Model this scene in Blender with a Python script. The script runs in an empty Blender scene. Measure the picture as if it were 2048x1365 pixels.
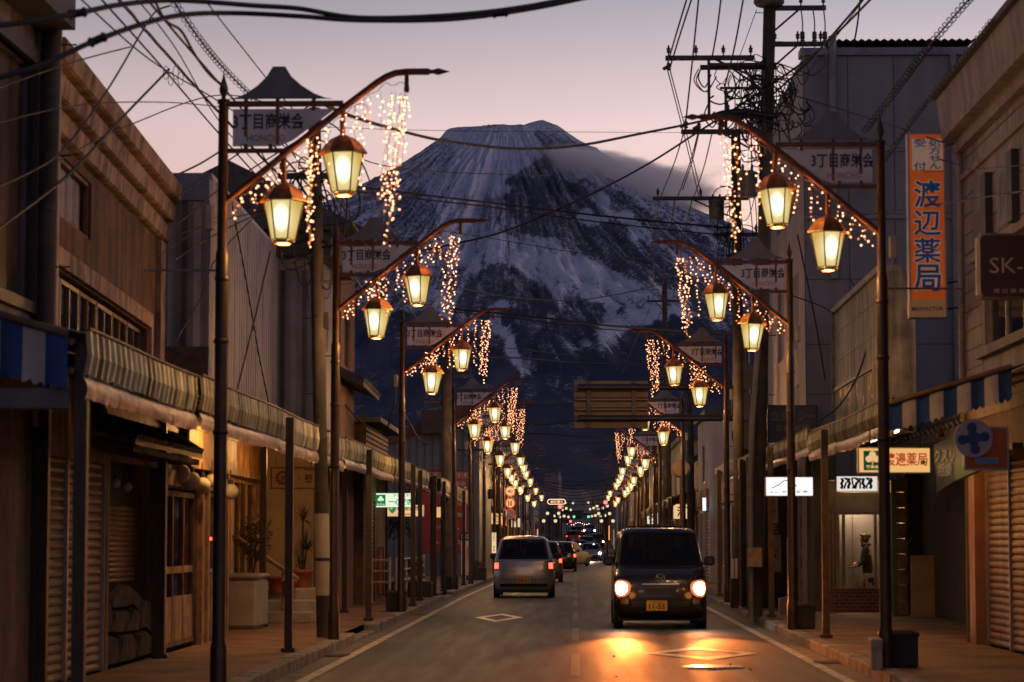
# A dusk shopping street with lamp posts and fairy lights leading to a snow-capped volcano.
import bpy, math, random
import numpy as np
from mathutils import Vector, Matrix

rad = math.radians
scene = bpy.context.scene
col = scene.collection

# ------------------------------------------------------------------ camera
F_PX, VPX, VPY, CAM_Z = 5000.0, 1150.0, 1078.0, 1.42     # focal length / street vanishing point in 2048-px units
YAW = math.atan((VPX - 1024) / F_PX)
PITCH = math.atan((VPY - 682.5) / F_PX)
cam_data = bpy.data.cameras.new('camera')
cam = bpy.data.objects.new('camera', cam_data)
col.objects.link(cam)
cam_data.sensor_width = 36.0
cam_data.lens = 36.0 * F_PX / 2048.0
cam_data.clip_start = 0.5
cam_data.clip_end = 60000
cam.location = (0, 0, CAM_Z)
cam.rotation_euler = (rad(90) + PITCH, 0, YAW)
cam_data.dof.use_dof = True
cam_data.dof.focus_distance = 160
cam_data.dof.aperture_fstop = 4.2
cam_data.dof.aperture_blades = 7
scene.camera = cam

R_CAM = cam.rotation_euler.to_matrix()
def P(px, py, Y):
    """world point seen at photo pixel (px,py) at street distance Y"""
    d = R_CAM @ Vector(((px - 1024) / F_PX, -(py - 682.5) / F_PX, -1.0))
    k = Y / d.y
    return Vector((d.x * k, Y, CAM_Z + d.z * k))
def project(X, Y, Z):
    R = np.array(R_CAM)
    v = np.stack([X, Y, Z - CAM_Z], -1) @ R
    return 1024 + F_PX * v[..., 0] / -v[..., 2], 682.5 - F_PX * v[..., 1] / -v[..., 2]
def PX(px, Y): return P(px, 900, Y).x
def PZ(py, Y, px=1150): return P(px, py, Y).z

# ------------------------------------------------------------------ world: dusk sky, afterglow low ahead of the camera
world = bpy.data.worlds.new('World'); scene.world = world; world.use_nodes = True
wn = world.node_tree.nodes; wl = world.node_tree.links
for n in list(wn): wn.remove(n)
SKY_STRENGTH = 1.0
out = wn.new('ShaderNodeOutputWorld')
bg = wn.new('ShaderNodeBackground'); bg.inputs[1].default_value = SKY_STRENGTH
tc = wn.new('ShaderNodeTexCoord'); sep = wn.new('ShaderNodeSeparateXYZ')
wl.new(tc.outputs['Generated'], sep.inputs[0])
def ramp(stops):
    r = wn.new('ShaderNodeValToRGB'); e = r.color_ramp
    while len(e.elements) > 1: e.elements.remove(e.elements[-1])
    e.elements[0].position = stops[0][0]; e.elements[0].color = (*stops[0][1], 1)
    for p, c in stops[1:]:
        k = e.elements.new(p); k.color = (*c, 1)
    return r
front = ramp([(0.0, (.34, .19, .17)), (.10, (.93, .60, .49)), (.135, (.92, .62, .55)), (.163, (.82, .62, .61)),
              (.190, (.58, .475, .50)), (.211, (.42, .38, .435)), (.26, (.24, .235, .30)), (.45, (.085, .09, .14)), (1.0, (.032, .038, .065))])
back = ramp([(0.0, (.17, .16, .22)), (.12, (.40, .31, .38)), (.22, (.34, .29, .40)), (.38, (.17, .17, .26)), (.6, (.065, .07, .115)), (1.0, (.032, .038, .065))])
wl.new(sep.outputs['Z'], front.inputs[0]); wl.new(sep.outputs['Z'], back.inputs[0])
mr = wn.new('ShaderNodeMapRange'); mr.inputs[1].default_value = -.35; mr.inputs[2].default_value = .95
wl.new(sep.outputs['Y'], mr.inputs[0])
mix = wn.new('ShaderNodeMix'); mix.data_type = 'RGBA'
wl.new(mr.outputs[0], mix.inputs['Factor']); wl.new(back.outputs[0], mix.inputs['A']); wl.new(front.outputs[0], mix.inputs['B'])
# the sun has gone down ahead and a little to the right: warmer there
mr2 = wn.new('ShaderNodeMapRange'); mr2.inputs[1].default_value = -.18; mr2.inputs[2].default_value = .12
mr2.inputs[3].default_value = .86; mr2.inputs[4].default_value = 1.14
wl.new(sep.outputs['X'], mr2.inputs[0])
# faint unevenness of thin high cloud
nz = wn.new('ShaderNodeTexNoise'); nz.inputs['Scale'].default_value = 5; nz.inputs['Detail'].default_value = 3
mp = wn.new('ShaderNodeMapping'); mp.inputs['Scale'].default_value = (1, 1, 5)
wl.new(tc.outputs['Generated'], mp.inputs[0]); wl.new(mp.outputs[0], nz.inputs[0])
mr3 = wn.new('ShaderNodeMapRange'); mr3.inputs[3].default_value = .94; mr3.inputs[4].default_value = 1.06
wl.new(nz.outputs[0], mr3.inputs[0])
mm = wn.new('ShaderNodeMath'); mm.operation = 'MULTIPLY'; wl.new(mr2.outputs[0], mm.inputs[0]); wl.new(mr3.outputs[0], mm.inputs[1])
vm = wn.new('ShaderNodeVectorMath'); vm.operation = 'SCALE'
wl.new(mix.outputs['Result'], vm.inputs[0]); wl.new(mm.outputs[0], vm.inputs['Scale'])
sky = wn.new('ShaderNodeTexSky'); sky.sky_type = 'NISHITA'; sky.sun_disc = False
sky.sun_elevation = rad(-4); sky.sun_rotation = rad(20)
vs = wn.new('ShaderNodeVectorMath'); vs.operation = 'SCALE'; vs.inputs['Scale'].default_value = .06
wl.new(sky.outputs[0], vs.inputs[0])
va = wn.new('ShaderNodeVectorMath'); va.operation = 'ADD'
wl.new(vm.outputs[0], va.inputs[0]); wl.new(vs.outputs[0], va.inputs[1])
wl.new(va.outputs[0], bg.inputs[0]); wl.new(bg.outputs[0], out.inputs[0])

# the last light: sun just under the ridge to the right, only a trace
sun_d = bpy.data.lights.new('sun', 'SUN'); sun_d.energy = .32; sun_d.angle = rad(25); sun_d.color = (1, .64, .52)
sun_o = bpy.data.objects.new('sun', sun_d); col.objects.link(sun_o)
sun_o.rotation_euler = Vector((-.88, -.22, -.30)).to_track_quat('-Z', 'Y').to_euler()

scene.view_settings.view_transform = 'Standard'; scene.view_settings.look = 'None'
scene.view_settings.exposure = 0; scene.view_settings.gamma = 1
scene.render.engine = 'CYCLES'
cy = scene.cycles
cy.use_denoising = True
try: cy.denoiser = 'OPENIMAGEDENOISE'
except Exception: pass
cy.max_bounces = 14; cy.diffuse_bounces = 3; cy.glossy_bounces = 3; cy.transmission_bounces = 4; cy.transparent_max_bounces = 12
cy.volume_bounces = 10
cy.sample_clamp_indirect = 3.0; cy.sample_clamp_direct = 0
cy.use_light_tree = True
cy.caustics_reflective = False; cy.caustics_refractive = False

# ------------------------------------------------------------------ materials
MATS = {}
def M(name, c, rough=.75, metal=0.0, var=.18, scale=3.0, bump=0.0, streak=0.0, spec=.5, dirt=None, alpha=1.0, coat=0.0):
    """procedural surface: base colour broken up by noise, optional vertical rain streaks, grime and bump"""
    if name in MATS: return MATS[name]
    m = bpy.data.materials.new(name); m.use_nodes = True
    nt = m.node_tree; N = nt.nodes; L = nt.links
    b = N['Principled BSDF']
    b.inputs['Roughness'].default_value = rough; b.inputs['Metallic'].default_value = metal
    b.inputs['Specular IOR Level'].default_value = spec
    if coat: b.inputs['Coat Weight'].default_value = coat; b.inputs['Coat Roughness'].default_value = .05
    t = N.new('ShaderNodeTexCoord'); n = N.new('ShaderNodeTexNoise')
    n.inputs['Scale'].default_value = scale; n.inputs['Detail'].default_value = 6; n.inputs['Roughness'].default_value = .62
    L.new(t.outputs['Object'], n.inputs[0])
    fac = n.outputs[0]
    if streak:
        mp = N.new('ShaderNodeMapping'); mp.inputs['Scale'].default_value = (2.6, 2.6, .28)
        n2 = N.new('ShaderNodeTexNoise'); n2.inputs['Scale'].default_value = 1.6; n2.inputs['Detail'].default_value = 5
        L.new(t.outputs['Object'], mp.inputs[0]); L.new(mp.outputs[0], n2.inputs[0])
        mx = N.new('ShaderNodeMix'); mx.inputs['Factor'].default_value = streak
        L.new(fac, mx.inputs['A']); L.new(n2.outputs[0], mx.inputs['B']); fac = mx.outputs['Result']
    r = N.new('ShaderNodeValToRGB'); e = r.color_ramp.elements
    lo = tuple(x * (1 - var * 2.0) for x in c) if dirt is None else dirt
    hi = tuple(min(1, x * (1 + var)) for x in c)
    e[0].position = .30 if streak < .45 else .40; e[0].color = (*[max(0, x) for x in lo], 1); e[1].position = .62 if streak < .45 else .585; e[1].color = (*hi, 1)
    L.new(fac, r.inputs[0]); L.new(r.outputs[0], b.inputs['Base Color'])
    if bump:
        n3 = N.new('ShaderNodeTexNoise'); n3.inputs['Scale'].default_value = scale * 9; n3.inputs['Detail'].default_value = 4
        L.new(t.outputs['Object'], n3.inputs[0])
        bp = N.new('ShaderNodeBump'); bp.inputs['Strength'].default_value = bump; bp.inputs['Distance'].default_value = .02
        L.new(n3.outputs[0], bp.inputs['Height']); L.new(bp.outputs[0], b.inputs['Normal'])
    MATS[name] = m
    return m
def backlit(m, c, s):
    b = m.node_tree.nodes['Principled BSDF']; b.inputs['Emission Color'].default_value = (*c, 1); b.inputs['Emission Strength'].default_value = s
    return m
def E(name, c, s, sampling='AUTO'):
    if name in MATS: return MATS[name]
    m = bpy.data.materials.new(name); m.use_nodes = True
    nt = m.node_tree
    for n in list(nt.nodes): nt.nodes.remove(n)
    o = nt.nodes.new('ShaderNodeOutputMaterial'); e = nt.nodes.new('ShaderNodeEmission')
    e.inputs[0].default_value = (*c, 1); e.inputs[1].default_value = s
    nt.links.new(e.outputs[0], o.inputs[0])
    m.cycles.emission_sampling = sampling
    MATS[name] = m
    return m
def glass_mat(name, tint=(.75, .8, .8), rough=.03, alpha=.25, body=(.02, .022, .025)):
    """window glass: mirror-like film over a see-through pane"""
    if name in MATS: return MATS[name]
    m = bpy.data.materials.new(name); m.use_nodes = True
    N = m.node_tree.nodes; L = m.node_tree.links
    b = N['Principled BSDF']; b.inputs['Base Color'].default_value = (*body, 1); b.inputs['Roughness'].default_value = rough
    b.inputs['Specular IOR Level'].default_value = .8
    tr = N.new('ShaderNodeBsdfTransparent'); tr.inputs[0].default_value = (*tint, 1)
    mx = N.new('ShaderNodeMixShader'); mx.inputs[0].default_value = alpha
    L.new(tr.outputs[0], mx.inputs[1]); L.new(b.outputs[0], mx.inputs[2])
    L.new(mx.outputs[0], N['Material Output'].inputs[0])
    MATS[name] = m
    return m

# ------------------------------------------------------------------ mesh building
def rotz(a): return Matrix.Rotation(a, 4, 'Z')
class MB:
    def __init__(s): s.v = []; s.f = []; s.m = []; s.sm = []
    def add(s, vs, fs, mi=0, smooth=False):
        o = len(s.v); s.v.extend([tuple(v) for v in vs])
        for f in fs: s.f.append([i + o for i in f]); s.m.append(mi); s.sm.append(smooth)
        return s
    def box(s, p0, p1, mi=0, T=None):
        x0, y0, z0 = [min(a, b) for a, b in zip(p0, p1)]; x1, y1, z1 = [max(a, b) for a, b in zip(p0, p1)]
        vs = [Vector(p) for p in ((x0,y0,z0),(x1,y0,z0),(x1,y1,z0),(x0,y1,z0),(x0,y0,z1),(x1,y0,z1),(x1,y1,z1),(x0,y1,z1))]
        if T is not None: vs = [T @ v for v in vs]
        return s.add(vs, [(0,3,2,1),(4,5,6,7),(0,1,5,4),(1,2,6,5),(2,3,7,6),(3,0,4,7)], mi)
    def bbox(s, p0, p1, b=.02, mi=0, T=None):
        """box with bevelled (chamfered) edges"""
        lo = [min(a, c) for a, c in zip(p0, p1)]; hi = [max(a, c) for a, c in zip(p0, p1)]
        b = min(b, min(h - l for h, l in zip(hi, lo)) * .45)
        vs = []; idx = {}
        for sx in (0, 1):
            for sy in (0, 1):
                for sz in (0, 1):
                    for ax in range(3):
                        p = []
                        for k, sg in enumerate((sx, sy, sz)):
                            e = hi[k] if sg else lo[k]
                            p.append(e if k == ax else (e - b if sg else e + b))
                        idx[(sx, sy, sz, ax)] = len(vs); vs.append(Vector(p))
        fs = []
        for ax in range(3):
            a1, a2 = [k for k in range(3) if k != ax]
            for sg in (0, 1):
                q = []
                for u, w in ((0,0),(1,0),(1,1),(0,1)):
                    k = [0,0,0]; k[ax] = sg; k[a1] = u; k[a2] = w; q.append(idx[(*k, ax)])
                flip = (sg == 1) ^ (ax == 1)
                fs.append(q if flip else q[::-1])
        for ax in range(3):
            a1, a2 = [k for k in range(3) if k != ax]
            for u in (0, 1):
                for w in (0, 1):
                    q = []
                    for sg, wh in ((0, a1), (1, a1), (1, a2), (0, a2)):
                        k = [0,0,0]; k[ax] = sg; k[a1] = u; k[a2] = w; q.append(idx[(*k, wh)])
                    fs.append(q)
        for sx in (0, 1):
            for sy in (0, 1):
                for sz in (0, 1): fs.append([idx[(sx, sy, sz, a)] for a in range(3)])
        if T is not None: vs = [T @ v for v in vs]
        return s.add(vs, fs, mi)
    def quad(s, a, b, c, d, mi=0): return s.add([a, b, c, d], [(0, 1, 2, 3)], mi)
    def cyl(s, p0, p1, r0, r1=None, n=12, mi=0, caps=True):
        r1 = r0 if r1 is None else r1
        p0 = Vector(p0); p1 = Vector(p1); d = (p1 - p0)
        if d.length < 1e-6: return s
        d.normalize(); u = d.orthogonal().normalized(); w = d.cross(u)
        ring = lambda p, r: [p + (u * math.cos(2*math.pi*i/n) + w * math.sin(2*math.pi*i/n)) * r for i in range(n)]
        a, b = ring(p0, r0), ring(p1, r1)
        s.add(a + b, [(i, (i+1) % n, n + (i+1) % n, n + i) for i in range(n)], mi, n > 6)
        if caps:
            if r0 > 1e-5: s.add(a, [tuple(range(n))[::-1]], mi)
            if r1 > 1e-5: s.add(b, [tuple(range(n))], mi)
        return s
    def tube(s, pts, r, n=6, mi=0, r1=None):
        pts = [Vector(p) for p in pts]; k = len(pts)
        if k < 2: return s
        vs = []; u = None
        for i, p in enumerate(pts):
            d = (pts[min(i+1, k-1)] - pts[max(i-1, 0)])
            if d.length < 1e-9: d = Vector((0,0,1))
            d.normalize()
            if u is None: u = d.orthogonal().normalized()
            else:
                u = (u - d * u.dot(d))
                u = u.normalized() if u.length > 1e-6 else d.orthogonal().normalized()
            w = d.cross(u); rr = r if r1 is None else r + (r1 - r) * i / (k - 1)
            vs += [p + (u * math.cos(2*math.pi*j/n) + w * math.sin(2*math.pi*j/n)) * rr for j in range(n)]
        fs = [(i*n + j, i*n + (j+1) % n, (i+1)*n + (j+1) % n, (i+1)*n + j) for i in range(k-1) for j in range(n)]
        s.add(vs, fs, mi, True)
        s.add(vs[:n], [tuple(range(n))[::-1]], mi); s.add(vs[-n:], [tuple(range(n))], mi)
        return s
    def lathe(s, c, prof, n=14, mi=0, smooth=True, rot=0.0):
        """prof: [(r,z)...] about vertical axis through c"""
        c = Vector(c); vs = []
        for r, z in prof:
            vs += [c + Vector((r * math.cos(2*math.pi*(j)/n + rot), r * math.sin(2*math.pi*(j)/n + rot), z)) for j in range(n)]
        fs = [(i*n + j, i*n + (j+1) % n, (i+1)*n + (j+1) % n, (i+1)*n + j) for i in range(len(prof)-1) for j in range(n)]
        s.add(vs, fs, mi, smooth)
        s.add(vs[:n], [tuple(range(n))[::-1]], mi); s.add(vs[-n:], [tuple(range(n))], mi)
        return s
    def prism(s, poly, d0, d1, axis='y', mi=0):
        """extrude a 2-D outline; axis y: (x,z) outline between y=d0..d1; x: (y,z); z: (x,y)"""
        n = len(poly)
        def q(a, b, d): return {'y': (a, d, b), 'x': (d, a, b), 'z': (a, b, d)}[axis]
        A = [q(a, b, d0) for a, b in poly]; B = [q(a, b, d1) for a, b in poly]
        s.add(A + B, [(i, (i+1) % n, n + (i+1) % n, n + i) for i in range(n)] + [tuple(range(n))[::-1], tuple(range(n, 2*n))], mi)
        return s
    def ball(s, c, r, mi=0, n=8, k=5, sq=(1, 1, 1)):
        c = Vector(c); prof = []
        vs = []
        for i in range(k + 1):
            a = math.pi * i / k
            for j in range(n):
                b = 2 * math.pi * j / n
                vs.append(c + Vector((r*sq[0]*math.sin(a)*math.cos(b), r*sq[1]*math.sin(a)*math.sin(b), r*sq[2]*math.cos(a))))
        fs = [(i*n + j, (i+1)*n + j, (i+1)*n + (j+1) % n, i*n + (j+1) % n) for i in range(k) for j in range(n)]
        return s.add(vs, fs, mi, True)
    def octa(s, c, r, mi=0):
        c = Vector(c)
        vs = [c + Vector(v) * r for v in ((1,0,0),(-1,0,0),(0,1,0),(0,-1,0),(0,0,1),(0,0,-1))]
        return s.add(vs, [(0,2,4),(2,1,4),(1,3,4),(3,0,4),(2,0,5),(1,2,5),(3,1,5),(0,3,5)], mi, True)
    def build(s, name, mats, parent=None, local=False, fix=True):
        me = bpy.data.meshes.new(name)
        off = Vector((0,0,0)) if (local or parent is None) else woff(parent)
        me.from_pydata([tuple(Vector(v) - off) for v in s.v], [], s.f)
        for m in (mats if isinstance(mats, (list, tuple)) else [mats]): me.materials.append(m)
        me.polygons.foreach_set('material_index', s.m)
        me.polygons.foreach_set('use_smooth', s.sm)
        me.update()
        if fix and len(s.f) < 60000:
            import bmesh
            bm = bmesh.new(); bm.from_mesh(me); bmesh.ops.recalc_face_normals(bm, faces=bm.faces); bm.to_mesh(me); bm.free()
        o = bpy.data.objects.new(name, me); col.objects.link(o)
        if parent is not None: o.parent = parent
        return o
def woff(o):
    v = Vector((0,0,0))
    while o is not None: v = v + o.location; o = o.parent
    return v
def tag(o, label=None, cat=None, group=None, kind=None):
    if label: o['label'] = label
    if cat: o['category'] = cat
    if group: o['group'] = group
    if kind: o['kind'] = kind
    return o
def thing(name, label, cat, loc=(0,0,0), group=None, rz=0):
    o = bpy.data.objects.new(name, None); o.empty_display_size = .2; col.objects.link(o)
    o.location = loc; o.rotation_euler = (0, 0, rz)
    return tag(o, label, cat, group)
def copy_tree(o, parent=None):
    c = o.copy(); col.objects.link(c)
    c.parent = parent
    for ch in list(o.children): copy_tree(ch, c)
    return c
def catmull(pts, n=6):
    pts = [Vector(p) for p in pts]
    if len(pts) < 3: return pts
    o = []
    for i in range(len(pts) - 1):
        p0, p1, p2, p3 = pts[max(i-1,0)], pts[i], pts[i+1], pts[min(i+2, len(pts)-1)]
        for k in range(n):
            t = k / n
            o.append(.5 * ((2*p1) + (p2-p0)*t + (2*p0-5*p1+4*p2-p3)*t*t + (3*p1-p0-3*p2+p3)*t**3))
    o.append(pts[-1]); return o

# ------------------------------------------------------------------ writing
def text_mesh(body, bold=0.0, line=1.0, align='CENTER', thick=.0):
    cu = bpy.data.curves.new('lettering', 'FONT'); cu.body = body; cu.size = 1; cu.offset = bold
    cu.align_x = align; cu.space_line = line; cu.resolution_u = 2; cu.extrude = thick; cu.fill_mode = 'BOTH' if thick else 'FRONT'
    o = bpy.data.objects.new('lettering', cu); col.objects.link(o)
    me = bpy.data.meshes.new_from_object(o.evaluated_get(bpy.context.evaluated_depsgraph_get()))
    col.objects.unlink(o); bpy.data.objects.remove(o); bpy.data.curves.remove(cu)
    return me
def text(body, c, w, h, m, parent, yaw=0.0, bold=0.0, line=1.0, name='lettering', keep=False, roll=0.0):
    """lettering fitted to w x h metres, centred on world point c, facing -Y turned by yaw"""
    me = text_mesh(body, bold, line)
    n = len(me.vertices)
    a = np.empty(n * 3); me.vertices.foreach_get('co', a); a = a.reshape(-1, 3)
    lo = a.min(0); hi = a.max(0); ctr = (lo + hi) / 2; s = hi - lo
    kx = w / max(s[0], 1e-6); kz = h / max(s[1], 1e-6)
    if keep: kx = kz = min(kx, kz)
    x = (a[:, 0] - ctr[0]) * kx; z = (a[:, 1] - ctr[1]) * kz
    if roll: x, z = x * math.cos(roll) - z * math.sin(roll), x * math.sin(roll) + z * math.cos(roll)
    off = Vector(c) - (woff(parent) if parent is not None else Vector((0,0,0)))
    b = np.stack([x * math.cos(yaw) + off.x, x * math.sin(yaw) + off.y, z + off.z], -1)
    me.vertices.foreach_set('co', b.ravel()); me.update()
    me.materials.clear(); me.materials.append(m)
    o = bpy.data.objects.new(name, me); col.objects.link(o)
    if parent is not None: o.parent = parent
    return o
def lamp_light(name, loc, power, c, parent=None, size=.05, spot=None, aim=None, blend=.5):
    d = bpy.data.lights.new(name, 'SPOT' if spot else 'POINT'); d.energy = power; d.color = c; d.shadow_soft_size = size
    o = bpy.data.objects.new(name, d); col.objects.link(o)
    o.location = Vector(loc) - (woff(parent) if parent is not None else Vector((0,0,0)))
    if parent is not None: o.parent = parent
    if spot:
        d.spot_size = spot; d.spot_blend = blend
        o.rotation_euler = Vector(aim).to_track_quat('-Z', 'Y').to_euler()
    return o
rng = random.Random(7)

# road height along the street: a slight dip, then rising away
ZY = [(-60, 0), (60, 0), (110, -.18), (190, -.45), (235, -.2), (300, .9), (450, 4), (800, 12), (1500, 30), (3000, 60), (40000, 60)]
def zr(Y):
    return float(np.interp(Y, [a for a, b in ZY], [b for a, b in ZY]))
SW = .13   # sidewalk height

# shared materials
m_rust = M('rusty_brown_paint', (.13, .045, .016), .5, .25, .35, 9, .15, .3)
m_pole = M('brown_pole_paint', (.055, .030, .018), .42, .4, .3, 6, .1, .4)
m_polelow = M('bronze_pole_paint', (.11, .075, .03), .38, .5, .25, 6, .1, .4)
m_black = M('black_metal', (.02, .02, .022), .5, .3)
m_dark = M('dark_brown_metal', (.045, .03, .022), .55, .2)
m_wire = M('black_rubber_cable', (.012, .012, .015), .6)
m_concrete = M('weathered_concrete', (.30, .28, .25), .9, 0, .2, 2.5, .3, .4)
m_steel = M('galvanised_steel', (.30, .31, .32), .4, .7, .15, 5)
m_white = M('white_paint', (.70, .68, .64), .6, 0, .12, 3, 0, .3)
m_letter = M('black_sign_lettering', (.02, .02, .025), .5, 0, .05)
# ================================================================== ground, road, pavements
def sheet(name, xs, ys, zf, m, kind='structure', smooth=True):
    b = MB(); nx = len(xs)
    b.add([(x, y, zf(x, y)) for y in ys for x in xs],
          [(j*nx+i, j*nx+i+1, (j+1)*nx+i+1, (j+1)*nx+i) for j in range(len(ys)-1) for i in range(nx-1)], 0, smooth)
    o = b.build(name, m, fix=False); tag(o, kind=kind); return o
YS = [-60, -20, 0] + list(range(10, 60, 5)) + list(range(60, 320, 6)) + [340, 370, 400, 450, 520, 600, 700, 800, 1000, 1250, 1500, 2000, 2600, 3600]
# asphalt: worn wheel tracks, patches and cracks belong to the surface
m_road = bpy.data.materials.new('worn_asphalt'); m_road.use_nodes = True
def _road():
    N = m_road.node_tree.nodes; L = m_road.node_tree.links; b = N['Principled BSDF']
    t = N.new('ShaderNodeTexCoord')
    def noise(sc, det, rgh, mapping=None):
        n = N.new('ShaderNodeTexNoise'); n.inputs['Scale'].default_value = sc; n.inputs['Detail'].default_value = det; n.inputs['Roughness'].default_value = rgh
        if mapping:
            mp = N.new('ShaderNodeMapping'); mp.inputs['Scale'].default_value = mapping; L.new(t.outputs['Object'], mp.inputs[0]); L.new(mp.outputs[0], n.inputs[0])
        else: L.new(t.outputs['Object'], n.inputs[0])
        return n
    n1 = noise(.8, 8, .65, (1.4, .35, 1)); n2 = noise(2.2, 3, .5, (2.2, .12, 1)); n3 = noise(90, 2, .5)
    mx = N.new('ShaderNodeMix'); mx.inputs['Factor'].default_value = .5; L.new(n1.outputs[0], mx.inputs['A']); L.new(n2.outputs[0], mx.inputs['B'])
    r = N.new('ShaderNodeValToRGB'); e = r.color_ramp.elements
    e[0].position = .3; e[0].color = (.006, .0052, .0044, 1); e[1].position = .68; e[1].color = (.028, .0225, .0165, 1)
    L.new(mx.outputs['Result'], r.inputs[0])
    # transverse repair seams
    w = N.new('ShaderNodeTexWave'); w.bands_direction = 'Y'; w.inputs['Scale'].default_value = .055; w.inputs['Distortion'].default_value = 2.5; w.inputs['Detail'].default_value = 3
    L.new(t.outputs['Object'], w.inputs[0])
    r2 = N.new('ShaderNodeValToRGB'); f = r2.color_ramp.elements; f[0].position = .0; f[0].color = (.45, .45, .45, 1); f[1].position = .035; f[1].color = (1, 1, 1, 1)
    L.new(w.outputs[0], r2.inputs[0])
    mu = N.new('ShaderNodeMix'); mu.data_type = 'RGBA'; mu.blend_type = 'MULTIPLY'; mu.inputs['Factor'].default_value = 1
    L.new(r.outputs[0], mu.inputs['A']); L.new(r2.outputs[0], mu.inputs['B']); 
    vo = N.new('ShaderNodeTexVoronoi'); vo.feature = 'DISTANCE_TO_EDGE'; vo.inputs['Scale'].default_value = .42
    vadd = N.new('ShaderNodeVectorMath'); vadd.operation = 'MULTIPLY_ADD'; vadd.inputs[1].default_value = (1.1, 1.1, 0); L.new(n1.outputs['Color'], vadd.inputs[0]); L.new(t.outputs['Object'], vadd.inputs[2]); L.new(vadd.outputs[0], vo.inputs['Vector'])
    r4 = N.new('ShaderNodeValToRGB'); g = r4.color_ramp.elements; g[0].position = .0; g[0].color = (.38, .38, .38, 1); g[1].position = .012; g[1].color = (1, 1, 1, 1); L.new(vo.outputs['Distance'], r4.inputs[0])
    pt = N.new('ShaderNodeTexBrick'); pt.inputs['Scale'].default_value = 1; pt.inputs['Brick Width'].default_value = 2.1; pt.inputs['Row Height'].default_value = 7.3; pt.inputs['Mortar Size'].default_value = .012; pt.inputs['Color1'].default_value = (1, 1, 1, 1); pt.inputs['Color2'].default_value = (.66, .66, .66, 1); pt.inputs['Mortar'].default_value = (.42, .42, .42, 1); pt.inputs['Bias'].default_value = -.55; pt.offset = .37
    mp2 = N.new('ShaderNodeMapping'); mp2.inputs['Location'].default_value = (.9, 2.7, 0); L.new(t.outputs['Object'], mp2.inputs[0]); L.new(mp2.outputs[0], pt.inputs[0])
    mu2 = N.new('ShaderNodeMix'); mu2.data_type = 'RGBA'; mu2.blend_type = 'MULTIPLY'; mu2.inputs['Factor'].default_value = 1; L.new(mu.outputs['Result'], mu2.inputs['A']); L.new(r4.outputs[0], mu2.inputs['B'])
    mu3 = N.new('ShaderNodeMix'); mu3.data_type = 'RGBA'; mu3.blend_type = 'MULTIPLY'; mu3.inputs['Factor'].default_value = .9; L.new(mu2.outputs['Result'], mu3.inputs['A']); L.new(pt.outputs['Color'], mu3.inputs['B'])
    L.new(mu3.outputs['Result'], b.inputs['Base Color'])
    rr = N.new('ShaderNodeMapRange'); b.inputs['Specular IOR Level'].default_value = .28; rr.inputs[3].default_value = .42; rr.inputs[4].default_value = .75; L.new(n2.outputs[0], rr.inputs[0]); L.new(rr.outputs[0], b.inputs['Roughness'])
    ad = N.new('ShaderNodeMath'); ad.operation = 'MULTIPLY_ADD'; ad.inputs[1].default_value = .5; L.new(n3.outputs[0], ad.inputs[0]); L.new(n1.outputs[0], ad.inputs[2])
    bp = N.new('ShaderNodeBump'); bp.inputs['Strength'].default_value = .45; bp.inputs['Distance'].default_value = .012
    L.new(ad.outputs[0], bp.inputs['Height']); L.new(bp.outputs[0], b.inputs['Normal'])
_road()
m_ground = M('dark_earth', (.05, .045, .04), .95, 0, .3, .5)
m_pave = M('brown_paving', (.22, .115, .06), .8, 0, .28, 1.2, .3)
def _pave():
    N = m_pave.node_tree.nodes; L = m_pave.node_tree.links; b = N['Principled BSDF']; src = b.inputs['Base Color'].links[0].from_socket
    t = N.new('ShaderNodeTexCoord'); k = N.new('ShaderNodeTexBrick'); k.inputs['Scale'].default_value = 1; k.inputs['Brick Width'].default_value = .9; k.inputs['Row Height'].default_value = 1.35; k.inputs['Mortar Size'].default_value = .008
    k.inputs['Color1'].default_value = (1, 1, 1, 1); k.inputs['Color2'].default_value = (.8, .8, .8, 1); k.inputs['Mortar'].default_value = (.35, .35, .35, 1); k.offset = 0
    L.new(t.outputs['Object'], k.inputs[0]); m = N.new('ShaderNodeMix'); m.data_type = 'RGBA'; m.blend_type = 'MULTIPLY'; m.inputs['Factor'].default_value = .8
    L.new(src, m.inputs['A']); L.new(k.outputs['Color'], m.inputs['B']); L.new(m.outputs['Result'], b.inputs['Base Color'])
_pave()
m_kerb = M('kerb_stone', (.26, .23, .19), .85, 0, .3, 4, .4)
m_line = M('worn_road_paint', (.50, .45, .37), .55, 0, .30, 5, .2, 0, .5, (.035, .032, .028))
m_diam = M('fresh_road_paint', (.72, .66, .55), .5, 0, .2, 7, .2, 0, .5, (.30, .27, .22))
sheet('ground', [-4000, -900, -300, -60, -12, 0, 12, 60, 300, 900, 4000], YS, lambda x, y: zr(y) - .03 + max(0, abs(x) - 60) * .01, m_ground)
sheet('road', [-3.25, -1.6, 0, 1.6, 3.25], YS, lambda x, y: zr(y), m_road)
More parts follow.
